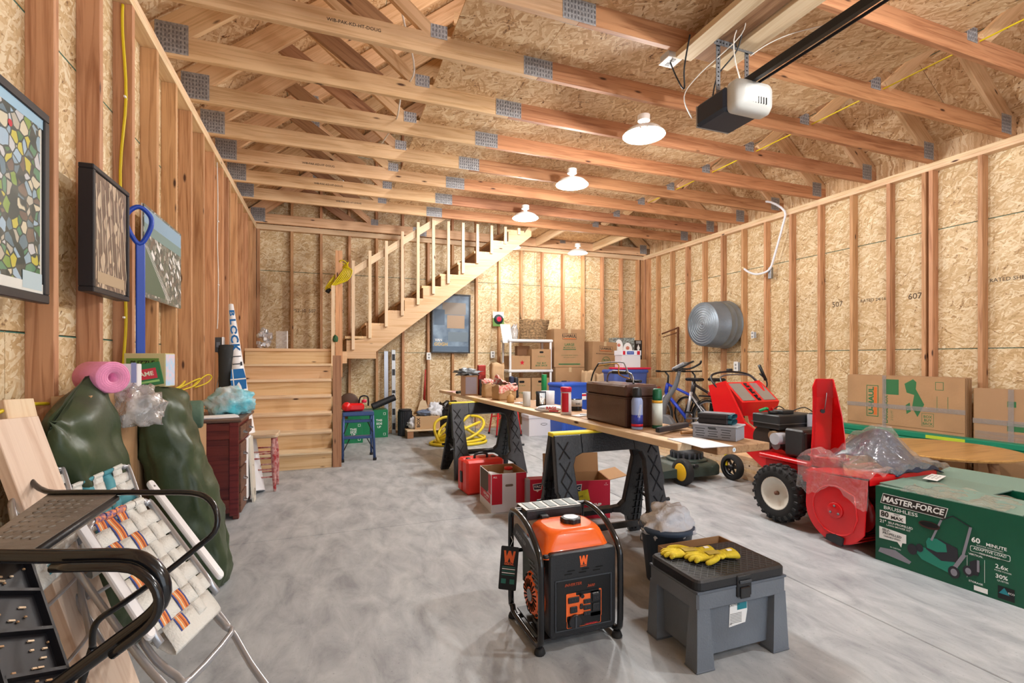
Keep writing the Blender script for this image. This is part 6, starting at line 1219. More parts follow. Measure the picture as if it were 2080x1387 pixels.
# ---------------- below the stair ----------------
GB = mat('box_green', '0f7a4c', .45)
def gbox(lab, x, y, w_, d_, h_, rz, pr=True):
    def f(b, M):
        if pr:
            b.quad(.035,.035, WHT, M @ T(w_/2-.05,.05,0)); b.quad(.027,.027, GB, M @ T(w_/2-.05,.05,.0004)); b.quad(.035,.035, WHT, M @ T(w_/2-.05,h_-.06,0)); b.quad(.027,.027, GB, M @ T(w_/2-.05,h_-.06,.0004)); b.text('THIS', .045, WHT, M @ T(w_/2-.13,h_*.62,0) @ RZ(0), bold=.02); b.text('SIDE', .045, WHT, M @ T(w_/2-.13,h_*.50,0), bold=.02); b.text('UP', .045, WHT, M @ T(w_/2-.13,h_*.38,0), bold=.02)
    return carton(lab, x, y, 0, w_, d_, h_, rz, m=GB, prints=f, tape=False, name='green_carton')
gbox('upright bright green carton with white lettering against the rear wall', .56, 7.86, .58, .30, .42, 0); gbox('lower bright green carton standing behind the blue step stool', .19, 7.48, .52, .34, .31, 3)
t = thing('step_stool', 'small blue metal two-step stool beside the stair foot', 'step stool', (.33, 6.17, 0)); SB = mat('stool_blue', '3c5484', .35, .3)
b = MB(); b.box((0,.02,.545), (.36,.22,.05), SB, b=.008); b.build('top_step', t); b = MB(); b.box((0,-.06,.27), (.34,.10,.03), SB, b=.005); b.build('lower_step', t); b = MB(); b.box((0,-.02,.455), (.36,.03,.035), SB, b=.004); b.build('cross_rail', t)
for sx in (-1,1):
    b = MB(); b.tube([(sx*.165,-.07,.53), (sx*.18,-.15,0.01)], .016, SB, n=8); b.cyl((sx*.18,-.15,0), (sx*.183,-.155,.03), .022, BLK); b.build('leg', t)
    b = MB(); b.tube([(sx*.155,.08,.53), (sx*.17,.20,.01)], .014, SB, n=8); b.cyl((sx*.17,.20,0), (sx*.17,.20,.03), .02, BLK); b.build('leg', t)
    b = MB(); b.tube([(sx*.11,-.02,.44), (sx*.16,-.12,.33)], .006, BLK, n=6); b.tube([(sx*.10,-.08,.25), (sx*.17,-.14,.12)], .006, BLK, n=6); b.build('brace', t)
t = thing('chainsaw', 'red and black chainsaw-like power tool on the blue step stool', 'power tool', (.30, 6.18, .571)); b = MB(); b.box((0,0,.05), (.20,.13,.09), RED, b=.02); b.lathe([(0,-.03), (.05,-.03), (.055,0), (.05,.04), (0,.05)], RED, FRONT(-.10,-.05,.06), n=20); b.build('housing', t)
b = MB(); b.tube([(.04,0,.08), (.06,-.02,.17), (.14,-.02,.17), (.15,0,.06)], .010, BLK, sub=4); b.build('handle', t); b = MB(); b.lathe([(0,0), (.028,0), (.03,.03), (0,.04)], mat('crimson'), T(.10,-.02,.10), n=14); b.build('cap', t); b = MB(); b.lathe([(.0,-.012), (.10,-.01), (.115,0), (.10,.01), (0,.012)], mat('leather_brown', '4a3426', .6), FRONT(-.07,.06,.10), n=26); b.build('guard', t)
t = thing('black_tube', 'black cylinder lying on the green carton, pointing up to the right', 'tube', (.80, 7.72, .47)); b = MB(); b.cyl((-.18,0,-.0), (.16,.05,.13), .05, mat('black_cloth'), n=16); b.build('tube', t)
t = thing('steel_straightedge', 'plain aluminium straightedge leaning on the rear wall', 'ruler', M=T(.86, 8.02, 0) @ RX(-2)); b = MB(); b.box((0,0,.66), (.065,.012,1.32), mat('straightedge', 'b4b9c4', .35, .6), b=.003); b.build('blade', t)
t = thing('spirit_level', 'long spirit level with dark windows beside the straightedge', 'level', M=T(.975, 8.02, 0) @ RX(-2)); b = MB(); b.box((0,0,.67), (.06,.03,1.34), mat('level_grey', 'c0c2c4', .35, .4), b=.003); b.build('body', t)
for z in (.12,.35,.67,.98,1.22): b = MB(); b.box((0,-.0155,z), (.045,.003,.10 if z != .67 else .05), BLK); b.build('window', t)
t = thing('ribbed_bin', 'tall black ribbed bin beside the spirit level', 'bin', (1.12, 7.80, 0)); b = MB(); b.prism([((.105+.006*(k%2))*math.cos(2*PI*k/48), (.105+.006*(k%2))*math.sin(2*PI*k/48)) for k in range(48)], .38, mat('bin_black', '23262c', .5)); b.build('body', t); b = MB(); b.prism(circ(.10, 24), .03, mat('bin_black'), T(0,0,.38), b=.008); b.build('lid', t)
t = thing('pallet', 'small wooden pallet holding a crate and white bags by the rear wall', 'pallet', (1.40, 7.74, 0)); 
for y in (-.22,0,.22): b = MB(); b.box((0,y,.115), (.60,.16,.02), W_PALE); b.build('plank', t)
for x in (-.25,.25): b = MB(); b.box((x,0,.05), (.09,.60,.10), W_BROWN); b.build('skid', t)
carton('open kraft carton on the pallet, marked in black', 1.42, 7.66, .127, .38, .34, .19, 0, m=mat('kraft_pale'), prints=lambda b, M: b.text('BOX', .07, INK, M @ T(-.14,.10,0) @ RZ(90), bold=.02), tape=False)
for k, (x, y, z, s_, lab) in enumerate(((1.23, 7.60, .13, .09, 'white plastic bag left of the carton on the pallet'), (1.55, 7.60, .30, .11, 'white plastic bag spilling over the right of the pallet carton'))):
    blob('plastic_bag', T(x, y, z), s_, s_*.8, s_*1.1, mat('white_film'), 3+k, lab=lab, cat='bag', nz=.4)
blob('bundled_cloth', T(1.40, 7.62, .318), .12, .10, .05, mat('denim_grey', '6f7d96', .8, bump=.5, bscale=40), 7.7, lab='rolled blue-grey cloth on the pallet carton', cat='cloth', nz=.3)
blob('refuse_sack', T(1.83, 7.80, 0), .26, .2, .28, mat('black_film', '121214', .18, bump=.8, bscale=12), 5.5, lab='shiny black refuse sack at the rear wall behind the far sawhorse', cat='bag', nz=.25, nu=36, nv=24)
t = thing('red_shovel', 'red-handled wooden paddle leaning on the rear wall', 'shovel', (1.44, 8.0, 0)); b = MB(); b.tube([(.02,.02,.52), (.05,.05,1.02)], [.022,.012], mat('gift_red'), n=8); b.build('handle', t); b = MB(); b.prism([(-.08,.0), (.08,.0), (.09,.36), (.05,.50), (0,.54), (-.05,.50), (-.09,.36)], .016, W_PALE, FRONT(0,.02,0), b=.003); b.build('blade', t)
t = thing('garden_hose', 'thick yellow hose coiled on the floor behind the far sawhorse', 'hose', (1.72, 6.78, 0)); YH = mat('hose_yellow', 'e2c92e', .4)
for (rx, ry, z, dx, dy, ph, tl) in ((.40,.26,.022,0,0,0,0), (.36,.24,.06,.03,.02,1.0,.02), (.30,.20,.16,.02,.05,2.0,.13), (.33,.18,.20,.06,.06,.6,.16), (.26,.16,.27,-.02,.08,1.6,.20)):
    b = MB(); b.tube([(dx+rx*math.cos(2*PI*k/14), dy+ry*math.sin(2*PI*k/14), z+tl*math.sin(2*PI*k/14+ph)) for k in range(14)], .02, YH, closed=True, n=8, sub=3); b.build('hose_loop', t)
b = MB(); b.tube([(-.30,-.1,.05), (-.34,0,.20), (-.30,.06,.32), (-.1,.1,.36), (.18,.02,.16), (.36,-.08,.06)], .02, YH, n=8, sub=4); b.build('hose_end', t)
blob('clear_refuse_bag', T(1.84, 7.02, .0), .18, .15, .24, mat('cloudy_film'), 9.9, lab='bulging clear plastic bag inside the yellow hose coil', cat='bag', nz=.3)
t = thing('red_stool', 'red tubular folding stool with a dark seat, beyond the far sawhorse', 'stool', (2.60, 7.30, 0)); b = MB(); b.box((0,0,.62), (.36,.32,.04), BLK, b=.01); b.build('seat', t)
for sx in (-1,1):
    for sy in (-1,1): b = MB(); b.tube([(sx*.13,sy*.11,.60), (sx*.20,sy*.19,.02)], .014, RED, n=8); b.cyl((sx*.20,sy*.19,0), (sx*.20,sy*.19,.03), .018, BLK); b.build('leg', t)
for sy in (-1,1): b = MB(); b.cyl((-.17,sy*.155,.28), (.17,sy*.155,.28), .010, RED); b.build('rung', t)
# ---------------- right wall: tub, hook, bracket, packs ----------------
ZN = mat('zinc', '8b97a2', .42, .55, var=.12, vscale=5, bump=.1, bscale=60)
t = thing('washtub', 'round galvanised washtub hanging bottom outwards on the right wall', 'tub', (5.735, 5.97, 1.72)); M = FR((0,0,0), (0,-1,0), (0,0,1))
b = MB(); b.lathe([(.366,.0), (.37,.006), (.366,.014), (.362,.02), (.357,.10), (.360,.105), (.356,.11), (.351,.2), (.354,.205), (.349,.21), (.332,.43), (.326,.44), (0,.44)], ZN, M, n=48); b.build('tub_wall', t)
for k in range(8): b = MB(); b.lathe([(.036+.036*k-.008,.4395), (.036+.036*k,.448), (.036+.036*k+.008,.4395)], ZN, M, n=40, cap=False); b.build('base_ring', t)
b = MB(); b.lathe([(0,.441), (.012,.441), (.010,.447), (0,.448)], STEEL, M, n=12); b.build('centre_rivet', t)
t = thing('bicycle_hook', 'white bent tube bicycle hook screwed to the right wall', 'hook', (0,0,0)); b = MB(); b.tube([(5.50,5.08,3.32), (5.57,4.98,3.30), (5.69,4.87,3.16), (5.69,4.90,2.98), (5.69,5.03,2.60), (5.69,5.10,2.44), (5.66,5.18,2.39), (5.60,5.26,2.38), (5.54,5.33,2.42), (5.50,5.37,2.47)], .015, mat('white_tube', 'e8e9ee', .35), n=10, sub=3); b.build('tube', t); b = MB(); b.box((5.72,5.12,2.38), (.05,.05,.16), STEEL, b=.005); b.build('clamp', t); b = MB(); b.cyl((5.50,5.37,2.47), (5.485,5.39,2.49), .0165, mat('tan_cap')); b.build('end_cap', t)
t = thing('angle_bracket', 'rusty brown metal angle arm fixed to a right wall stud', 'bracket', (5.735, 7.06, 1.0)); b = MB(); b.box((0,0,.38), (.03,.03,.75), mat('rust_brown', '6f4630', .6)); b.build('upright', t); b = MB(); b.tube([(-.0,0,.74), (-.16,.24,.64)], .014, mat('rust_brown'), n=4); b.build('arm', t); b = MB(); b.tube([(-.0,0,.66), (-.15,.22,.58)], .008, mat('rust_brown'), n=4); b.build('brace', t)
def pack(lab, y0, y1, h_, n, prints, x=5.66):
    t = thing('flat_carton_bundle', lab, 'carton bundle', (x, (y0+y1)/2, 0), group='bundles of folded cartons on the right wall')
    for k in range(n): b = MB(); b.box((-.012*k, .006*((k*7)%3-1), h_/2-.004*((k*5)%3)), (.009, y1-y0, h_), KRAFT if k % 2 else mat('kraft_b', 'a98562', .75)); b.build('folded_carton', t)
    b = MB(); prints(b, LEFTF(-.012*(n-1)-.0052, 0, 0)); b.build('print', t)
    b = MB(); xf = -.012*(n-1)-.008; b.box((xf,0,h_*.68), (.0012, y1-y0+.01, .045), mat('film_band', 'd8d4d0', .12, alpha=.45)); b.box((xf-.001,(y1-y0)*.14,h_/2), (.0012,.04,h_), mat('film_band')); b.build('film_band', t); return t
def p1_(b, M):
    q = M @ T(-.28,.74,0) @ RZ(90); b.quad(.34,.125, PG, q); b.quad(.325,.11, KRAFT, q @ T(0,0,.0004)); b.quad(.30,.035, PO, q @ T(0,-.03,.0006)); b.text('U-HAUL', .075, PG, q @ T(0,.01,.0008), bold=.04, sx=1.1)
    b.text('LARGE BOX', .055, PG, M @ T(-.14,.66,.0) @ RZ(90), bold=.03); b.quad(.15,.16, PG, M @ T(-.09,.90,0)); b.text('2 CU FT', .03, PG, M @ T(-.08,.60,0) @ RZ(90))
    b.poly([(-.02,.14), (.06,.19), (.09,.16), (.085,.09), (.16,-.06), (.10,-.19), (.05,-.10), (.07,.03), (.0,.05)], PG, M @ T(.06,.80,0)); b.poly([(0,0), (.04,.03), (.05,-.06), (.01,-.09)], PG, M @ T(.05,.72,0)); b.quad(.07,.08, PG, M @ T(.35,.93,0)); b.quad(.06,.07, KRAFT, M @ T(.35,.93,.0004))
    b.quad(.105,.13, PG, M @ T(.25,.59,0)); b.quad(.098,.123, KRAFT, M @ T(.25,.59,.0003)); b.text('BOX', .035, PG, M @ T(.25,.62,.0006), bold=.02); b.text('BUY', .035, PG, M @ T(.25,.585,.0006), bold=.02); b.text('BACK', .035, PG, M @ T(.25,.55,.0006), bold=.02)
    for k in range(2): b.quad(.004,.14, PG, M @ T(.33+.09*k,.76,0))
    b.quad(1.1,.006, mat('cardboard_edge'), M @ T(0,.495,.0002)); b.quad(.02,.06, PG, M @ T(.22,.43,0)); b.quad(.012,.04, PG, M @ T(.0,.43,0))
pack('large folded cardboard bundle with green and orange print behind the snow blower', 2.83, 3.94, 1.02, 8, p1_)
def p2_(b, M):
    b.quad(.42,.07, PG, M @ T(.08,.60,0)); b.text('15 X 12 X 10', .045, KRAFT, M @ T(.10,.60,.0004), bold=.02); b.quad(.06,.05, PG, M @ T(-.10,.80,0)); b.prism(circ(.06, 20), .0006, PG, M @ T(.12,.77,0)); b.prism(circ(.052, 20), .0006, KRAFT, M @ T(.12,.77,.0003)); b.text('THANK YOU FOR MOVING', .03, PG, M @ T(0,.36,0))
    for k in range(3): b.quad(.72,.03, mat('film_band'), M @ T(0,.46+.035*k,.001+.0003*k))
pack('second folded cardboard bundle with a green band, at the right edge', 2.02, 2.76, .93, 7, p2_, 5.64)
# green long parcels on low supports
for k, (y, lab) in enumerate(((3.75, 'low brown carton under the far end of the green lengths'), (2.35, 'low brown carton under the near end of the green lengths'))): carton(lab, 5.25, y, 0, .30, .30, .40, 0, tape=False)
GL = mat('long_green', '157a5c', .45)
for k, (x, z, lab) in enumerate(((5.20, .40, 'long flat green parcel lying in front of the cardboard bundles, lower one'), (5.33, .40, 'long flat green parcel lying behind the lower one along the right wall'), (5.26, .4512, 'long flat green parcel with a yellow label, topmost of the three'))):
    t = thing('green_parcel', lab, 'parcel', (x, 3.05, z+.0005), rotz=1.2*k-1); b = MB(); b.box((0,0,.025), (.11,2.3,.05), GL, b=.006); b.build('sleeve', t); b = MB(); b.quad(.03,.30, mat('lime_label', 'b9c832', .5) if k == 2 else mat('mint_white'), T(-.0556,-.25,.025) @ RY(-90)); b.build('label_print', t)
# round coffee table
TW = wood_mat('table_oak', 'b98a52', '9a6c3a', knots=False, rough=.3, hue=.03)
t = thing('round_table', 'low round wooden table behind the green mower carton', 'table', (4.50, 2.46, 0)); b = MB(); b.lathe([(0,.47), (.46,.47), (.495,.478), (.50,.49), (.49,.498), (0,.50)], TW, n=56, smooth=False); b.build('tabletop', t)
for k in range(4): a = R(30+90*k); b = MB(); b.tube([(.30*math.cos(a), .30*math.sin(a), .47), (.37*math.cos(a), .37*math.sin(a), 0)], [.034,.022], W_BROWN, n=10); b.build('leg', t)
t = thing('timber_offcuts', 'small pile of timber offcuts under the round table', 'timber', (4.30, 1.72, 0), rotz=-35)
for k in range(5): b = MB(); b.box((0,.05*(k%2)-.02,.05+.042*k), (.75-.08*k,.10,.038), (W_BROWN, W_PALE, W_STAIR)[k%3], RZ(6*(k%3)-5), b=.002); b.build('offcut', t)
b = MB(); b.box((0,0,.015), (.6,.2,.03), W_BROWN); b.build('offcut', t)
# ---------------- snow blower ----------------
RD2 = mat('dark_red_paint', 'b80f16', .35, coat=.3)  # darker red, used on the auger
t = thing('snow_blower', 'red two-stage snow blower with a knobbly tyre and tall chute', 'snow blower', (3.37, 2.63, 0))
def P(x, y, z): return (x-3.37, y-2.60, z)
def sidef(x): return FR(P(x,0,0), (0,-1,0), (0,0,1))    # local x = -Y (distance ahead), measured from world y=0
for k, x in enumerate((3.12, 3.66)):
    M = FR(P(x, 2.68, .212), (0,-1,0), (0,0,1)); b = MB(); b.lathe([(.118,-.055), (.15,-.065), (.188,-.055), (.198,-.03), (.198,.03), (.188,.055), (.15,.065), (.118,.055)], RUB, M, n=40, cap=False); ty = b.build('tyre', t)
    b = MB()
    for j in range(22):
        for s2 in (-1, 1):
            Mk = M @ RZ(360*(j+.5*(s2 > 0))/22); b.box((.200,0,s2*.022), (.022,.026,.036), RUB, Mk @ RX(12*s2), b=.004); b.box((.182,0,s2*.058), (.030,.022,.014), RUB, Mk, b=.003)
    b.build('tread_lug', ty, kind='stuff')
    b = MB(); b.lathe([(.118,.05), (.122,.056), (.112,.054), (.10,.03), (.06,.02), (.03,.024), (0,.024)], mat('rim_cream', 'd9d4c8', .4), M, n=36, cap=False); b.lathe([(.118,-.05), (.112,-.05), (.10,-.02), (0,-.015)], mat('rim_cream'), M, n=36, cap=False); b.lathe([(0,.02), (.016,.02), (.014,.045), (0,.05)], mat('rust_brown'), M, n=12); b.build('rim', t)
b = MB(); b.cyl(P(3.12,2.68,.212), P(3.66,2.68,.212), .014, STEEL); b.build('axle', t)
# auger housing
cy_, cz_, r_ = 2.20, .228, .208
def arc(a0, a1, n, r=r_): return [(-cy_+r*math.cos(R(a0+(a1-a0)*i/n)), cz_+r*math.sin(R(a0+(a1-a0)*i/n))) for i in range(n+1)]
side = [(-cy_-.20, .44)]+arc(180, 330, 18)+[(-cy_+.20,.46)]
for x in (3.05, 3.70):
    b = MB(); b.prism(side, .008, RED, sidef(x)); sd_ = b.build('side_plate', t)
    if x < 3.1:
        b = MB(); M = sidef(x-.002) @ T(-cy_, cz_, 0); b.tube([( .155*math.cos(R(a)), .155*math.sin(R(a)), -.001) for a in range(60, 330, 15)]+[(.155*.9,-.02,-.001), (.12,.12,-.001)], .005, RED, closed=True, M=M @ T(0,0,.008), n=6); b.build('pressed_bead', sd_)
        b = MB(); b.lathe([(0,.008), (.05,.008), (.05,.014), (.045,.016), (0,.016)], RED, M, n=24); b.build('bearing_cap', sd_)
        for j in range(3): a = R(90+120*j); b = MB(); b.lathe([(0,.016), (.008,.016), (.007,.021), (0,.022)], STEEL, M @ T(.03*math.cos(a), .03*math.sin(a), 0), n=10); b.build('bolt', sd_)
        b = MB(); b.prism([(-.06,-.20), (.05,-.212), (.06,-.16), (.0,-.15), (-.05,-.165)], .016, BLK, M @ T(0,0,.004)); b.build('skid_shoe', sd_)
b = MB()
pts = [(-cy_-.20,.44)]+arc(180, 300, 16); 
for i in range(len(pts)-1):
    (a0, b0), (a1, b1) = pts[i], pts[i+1]; b.add([P(3.05,-a0,b0), P(3.70,-a0,b0), P(3.70,-a1,b1), P(3.05,-a1,b1)], [(0,1,2,3)], RED, None, True)
b.build('housing_shell', t, thick=.006)
b = MB(); b.add([P(3.05,2.42,.44), P(3.70,2.42,.44), P(3.70,2.0,.475), P(3.05,2.0,.475)], [(0,1,2,3)], RED); b.build('housing_top', t, thick=.008)
b = MB(); b.add([P(3.06,2.0,.475), P(3.69,2.0,.475), P(3.69,2.0,.43), P(3.06,2.0,.43)], [(0,1,2,3)], RED); b.build('front_lip', t, thick=.006)
b = MB(); b.grid(lambda u, v: P(3.08+.6*u, cy_+(.04+.12*v)*math.cos(u*6*PI), cz_+(.04+.12*v)*math.sin(u*6*PI)), 60, 2, RD2); b.build('auger', t, thick=.004)
# body frame between the wheels
b = MB(); b.box(P(3.40,2.66,.30), (.40,.46,.26), RED, b=.01); b.box(P(3.40,2.72,.445), (.44,.42,.03), RED, b=.006); b.build('chassis', t)
for x in (3.33, 3.72):
    b = MB(); b.prism([(-2.78,.30), (-2.95,.28), (-3.52,.60), (-3.62,.95), (-3.42,1.0), (-3.20,.66), (-2.78,.47)], .02, RED, sidef(x)); b.build('handle_arm', t)
b = MB(); ds = [(3.35,3.46,.985), (3.78,3.46,.985), (3.78,3.26,.82), (3.35,3.26,.82)]; V = [P(*p) for p in ds]; V2 = [P(3.38,3.56,.94), P(3.75,3.56,.94), P(3.75,3.28,.70), P(3.38,3.28,.70)]
b.add(V+V2, [(0,3,2,1), (4,5,6,7), (0,4,7,3), (1,2,6,5), (0,1,5,4), (3,7,6,2)], RED); da = b.build('dash', t)
nx = (Vector(V[1])-Vector(V[0])).normalized(); ny = (Vector(V[0])-Vector(V[3])).normalized(); MD = FR((Vector(V[0])+Vector(V[2]))/2, nx, ny); MD = MD if MD[2][2] > 0 else FR((Vector(V[0])+Vector(V[2]))/2, -nx, ny)
for x in (-.12,.12): b = MB(); b.box((x,0,.002), (.14,.22,.003), mat('brushed_label', 'a8a6a4', .3, .6), MD); b.build('label_plate', da)
b = MB(); b.box((0,.0,.002), (.035,.22,.006), DARK, MD)
for k in range(5): b.box((.012*(-1)**k,.08-.04*k,.006), (.03,.012,.006), RED, MD)
b.build('shift_gate', da)
b = MB(); b.tube([P(3.33,3.48,.90), P(3.31,3.58,1.0), P(3.37,3.62,1.055), P(3.57,3.64,1.075), P(3.76,3.62,1.055), P(3.81,3.56,1.0), P(3.80,3.48,.90)], .010, BLK, sub=4, n=8); b.build('handlebar', t)
b = MB(); b.tube([P(3.34,3.46,.94), P(3.38,3.54,1.03), P(3.57,3.56,1.05), P(3.75,3.54,1.03), P(3.79,3.46,.94)], .006, mat('cable_grey', '4a4c52', .4), sub=4, n=6); b.build('control_cable', t)
b = MB(); b.box(P(3.56,3.62,1.09), (.05,.04,.03), BLK, b=.006); b.build('grip_knob', t)
b = MB(); b.tube([P(3.74,3.46,.90), P(3.80,3.42,.93), P(3.80,3.42,1.0), P(3.74,3.44,1.06)], .007, BLK, sub=3); b.tube([P(3.795,3.42,1.0), P(3.735,3.44,1.14)], .014, BLK); b.build('lever', t)
# engine
EB = mat('engine_black')
b = MB(); b.box(P(3.46,2.94,.72), (.40,.26,.075), EB, b=.008); b.box(P(3.46,2.94,.665), (.39,.25,.04), EB, b=.004); b.box(P(3.46,2.94,.688), (.41,.27,.006), STEEL); b.build('fuel_tank', t)
b = MB(); b.box(P(3.43,2.92,.772), (.12,.10,.03), EB, b=.006); b.lathe([(0,0), (.035,0), (.035,.02), (0,.024)], EB, T(*P(3.33,2.93,.76)), n=14); b.build('air_cleaner', t)
b = MB(); b.tube([P(3.50,2.9,.775), P(3.56,2.84,.81), P(3.64,2.82,.77)], .004, BLK, sub=4); b.tube([P(3.35,2.96,.77), P(3.45,2.98,.81), P(3.55,3.0,.77)], .004, BLK, sub=4); b.build('hose', t)
b = MB(); b.cyl(P(3.28,2.98,.56), P(3.60,2.98,.56), .10, mat('engine_brown', '2f241e', .45), n=18); b.cyl(P(3.24,2.86,.60), P(3.40,2.86,.60), .035, mat('exhaust_tan', '8a7054', .5)); b.cyl(P(3.20,2.80,.585), P(3.30,2.80,.585), .045, mat('clear_bulb', 'c9cdd6', .2, alpha=.8)); b.cyl(P(3.26,2.84,.53), P(3.50,2.84,.53), .04, STEEL)
for k in range(7): b.box(P(3.50,2.86,.47+.022*k), (.18,.14,.006), EB)
b.box(P(3.45,2.92,.50), (.26,.26,.12), EB, b=.01); b.build('engine', t)
b = MB(); b.box(P(3.37,2.66,.575), (.28,.16,.20), EB, b=.012); b.box(P(3.37,2.58,.56), (.26,.03,.20), EB, b=.01); b.build('belt_cover', t)
b = MB(); b.box(P(3.64,2.76,.70), (.14,.10,.14), EB, b=.006); b.cyl(P(3.55,2.78,.62), P(3.55,2.78,.76), .02, mat('clear_bulb')); b.build('muffler', t)
b = MB(); b.tube([P(3.24,2.98,.78), P(3.28,2.95,.80), P(3.33,2.98,.79)], .012, mat('bright_green'), sub=3); b.build('green_bulb', t)
# chute
b = MB()
ch = [(.50, -.10, -.08, .02, .105, -.09), (.66, -.092, -.075, .025, .10, -.09), (.80, -.088, -.07, .03, .085, -.085), (.92, -.088, -.066, .033, .062, -.08), (1.0, -.090, -.066, .034, .044, -.085), (1.055, -.072, -.064, .03, .034, -.03)]
nd = Vector((.79,.61,0)); ed = Vector((.61,-.79,0)); vs = []; fs = []
for j, (z, l0, l1, r1, r0, fr_) in enumerate(ch):
    c0 = Vector(P(3.33, 2.47, z))-nd*(.0 if z < .9 else (z-.9)*.35)
    vs += [c0+ed*l0+nd*fr_, c0+ed*l1+nd*.05, c0+ed*r1+nd*.05, c0+ed*r0+nd*fr_]
for j in range(len(ch)-1):
    for i in range(3): fs.append((j*4+i, j*4+i+1, (j+1)*4+i+1, (j+1)*4+i))
b.add(vs, fs, RED); b.build('chute', t, thick=.005)
b = MB(); b.lathe([(.10,.44), (.10,.50), (.115,.505), (.115,.515), (.09,.515), (.09,.44)], RED, T(*P(3.32,2.47,0)), n=24); b.build('chute_ring', t)
b = MB(); b.cyl(P(3.245,2.44,.83), P(3.265,2.46,.83), .014, BLK); b.tube([P(3.26,2.44,.83), P(3.26,2.43,.90), P(3.27,2.43,.96)], .003, STEEL); b.build('chute_knob', t)
# plastic sheet and navy cloth over the auger housing
from mathutils import noise as _n
NV = mat('navy_sheet', '1c2a44', .5, bump=.4, bscale=14)
b = MB()
def sheet(u, v):   # u across the machine (left to right), v from the chute to the front lip
    x = 3.03+.72*u; y = 2.44-.46*v
    z = .485+.24*math.exp(-((u-.62)**2)/.05-((v-.45)**2)/.20)+.035*_n.noise(Vector((u*4, v*4, 7)))
    return P(x, y, max(z, .485))
NV2 = MB(); NV2.grid(lambda u, v: (sheet(.36+.62*u, .02+.98*v)[0]+3.37, sheet(.36+.62*u, .02+.98*v)[1]+2.63, sheet(.36+.62*u, .02+.98*v)[2]-(0 if v < .93 else .03)), 34, 26, NV)
NV2.build('navy_tarp', label='crumpled navy blue cloth under the clear plastic on the snow blower', cat='cloth', thick=.004)
def film(u, v):
    hang = max(0, .16-u)/.16; uu = max(u, .16); p = Vector(sheet(max(0, (uu-.16)/.84*1.04), min(v*1.08, 1.0)))+Vector((3.37, 2.63, .0))
    p.z += .018+.05*abs(_n.noise(Vector((u*7, v*6, 2))))+.012*_n.noise(Vector((u*18, v*16, 5)))+.10*math.exp(-((u-.20)**2)/.012-((v-.25)**2)/.05)
    if hang > 0: p.z -= hang*(.17+.05*math.sin(v*9)); p.x -= .02+.02*hang+.02*_n.noise(Vector((u*9, v*9, 4)))
    if v > .94: p.z -= (v-.94)*.6; p.y -= .01
    return tuple(p)
b = MB(); b.grid(film, 64, 46, MATS['film_sheet'], smooth=False); b.build('plastic_sheet', label='large crinkled clear plastic bag draped over the red snow blower housing', cat='plastic sheet')
# ---------------- lawn mower, lumber ----------------
MGR = mat('mower_dark_green', '2c3934', .4, bump=.1, bscale=60)
t = thing('lawn_mower', 'dark green lawn mower with yellow-hubbed wheels under the near end of the table', 'lawn mower', (3.42, 4.08, 0))
def rr2(w_, d_, r, z, cx=0, cy=0): return [(p[0], p[1], z) for p in rrect(w_, d_, r, 6, cx, cy)]
b = MB(); loft(b, [rr2(.56,.50,.16,.055), rr2(.56,.50,.16,.13), rr2(.52,.46,.15,.16), rr2(.46,.40,.14,.175)], MGR); b.build('deck', t)
b = MB(); loft(b, [[(-.50,-.20,.06), (-.24,-.24,.06), (-.24,.10,.06), (-.50,.0,.06)], [(-.50,-.20,.12), (-.24,-.24,.15), (-.24,.10,.15), (-.50,.0,.12)]], MGR, smooth=False); b.build('discharge_chute', t)
b = MB(); b.lathe([(.0,.17), (.20,.17), (.20,.19), (.17,.205), (.16,.20)], MGR, n=30); b.lathe([(0,.19), (.15,.19), (.15,.26), (.12,.30), (0,.31)], EB, n=26); 
for k in range(18): b.box((.155,0,.225), (.012,.02,.06), GRYD, RZ(20*k))
b.build('engine', t)
for i, (x, y) in enumerate(((-.27,-.27), (.33,-.27), (-.25,.30), (.30,.30))):
    s2 = -1 if x < 0 else 1; M = FR((x, y, .125), (0,-1,0), (0,0,1)) ; b = MB(); b.lathe([(.085,-.03), (.12,-.032), (.125,-.02), (.125,.02), (.12,.032), (.085,.03)], RUB, M, n=32, cap=False); b.build('tyre', t)
    b = MB(); m = mat('hub_yellow', 'e0b01c', .45) if i == 0 else BLK
    if i == 0: b.lathe([(0,.034), (.07,.034), (.086,.028), (.088,.0), (0,-.01)], m, M, n=28)
    else:
        b.lathe([(.075,-.02), (.087,-.02), (.087,.02), (.075,.02), (.075,-.02)], m, M, n=28, cap=False); b.lathe([(0,-.03), (.022,-.03), (.022,.03), (0,.03)], m, M, n=14)
        for k in range(6): b.box((.045,0,0), (.07,.012,.02), m, M @ RZ(60*k))
    b.build('hub', t)
b = MB(); b.box((.32,-.20,.19), (.012,.03,.12), YEL); b.box((-.10,-.25,.165), (.05,.04,.03), BLK, b=.006); b.build('height_lever', t)
b = MB(); b.tube([(-.24,.26,.16), (-.26,.55,.22), (-.24,.85,.30), (.24,.85,.30), (.26,.55,.22), (.24,.26,.16)], .011, BLK, sub=3); b.build('handle', t)
t = thing('lumber_stack', 'stack of pale boards lying behind the lawn mower', 'lumber', (4.05, 4.55, 0))
for k in range(6):
    for j in range(2): b = MB(); b.box((-.09+.175*j+.01*((k*3)%3-1), .03*((k*2+j)%3), .019+.0385*k), (.165,2.0,.037), (W_PALE, W_PINE, W_STAIR)[(k+j)%3], b=.002); b.build('plank', t)
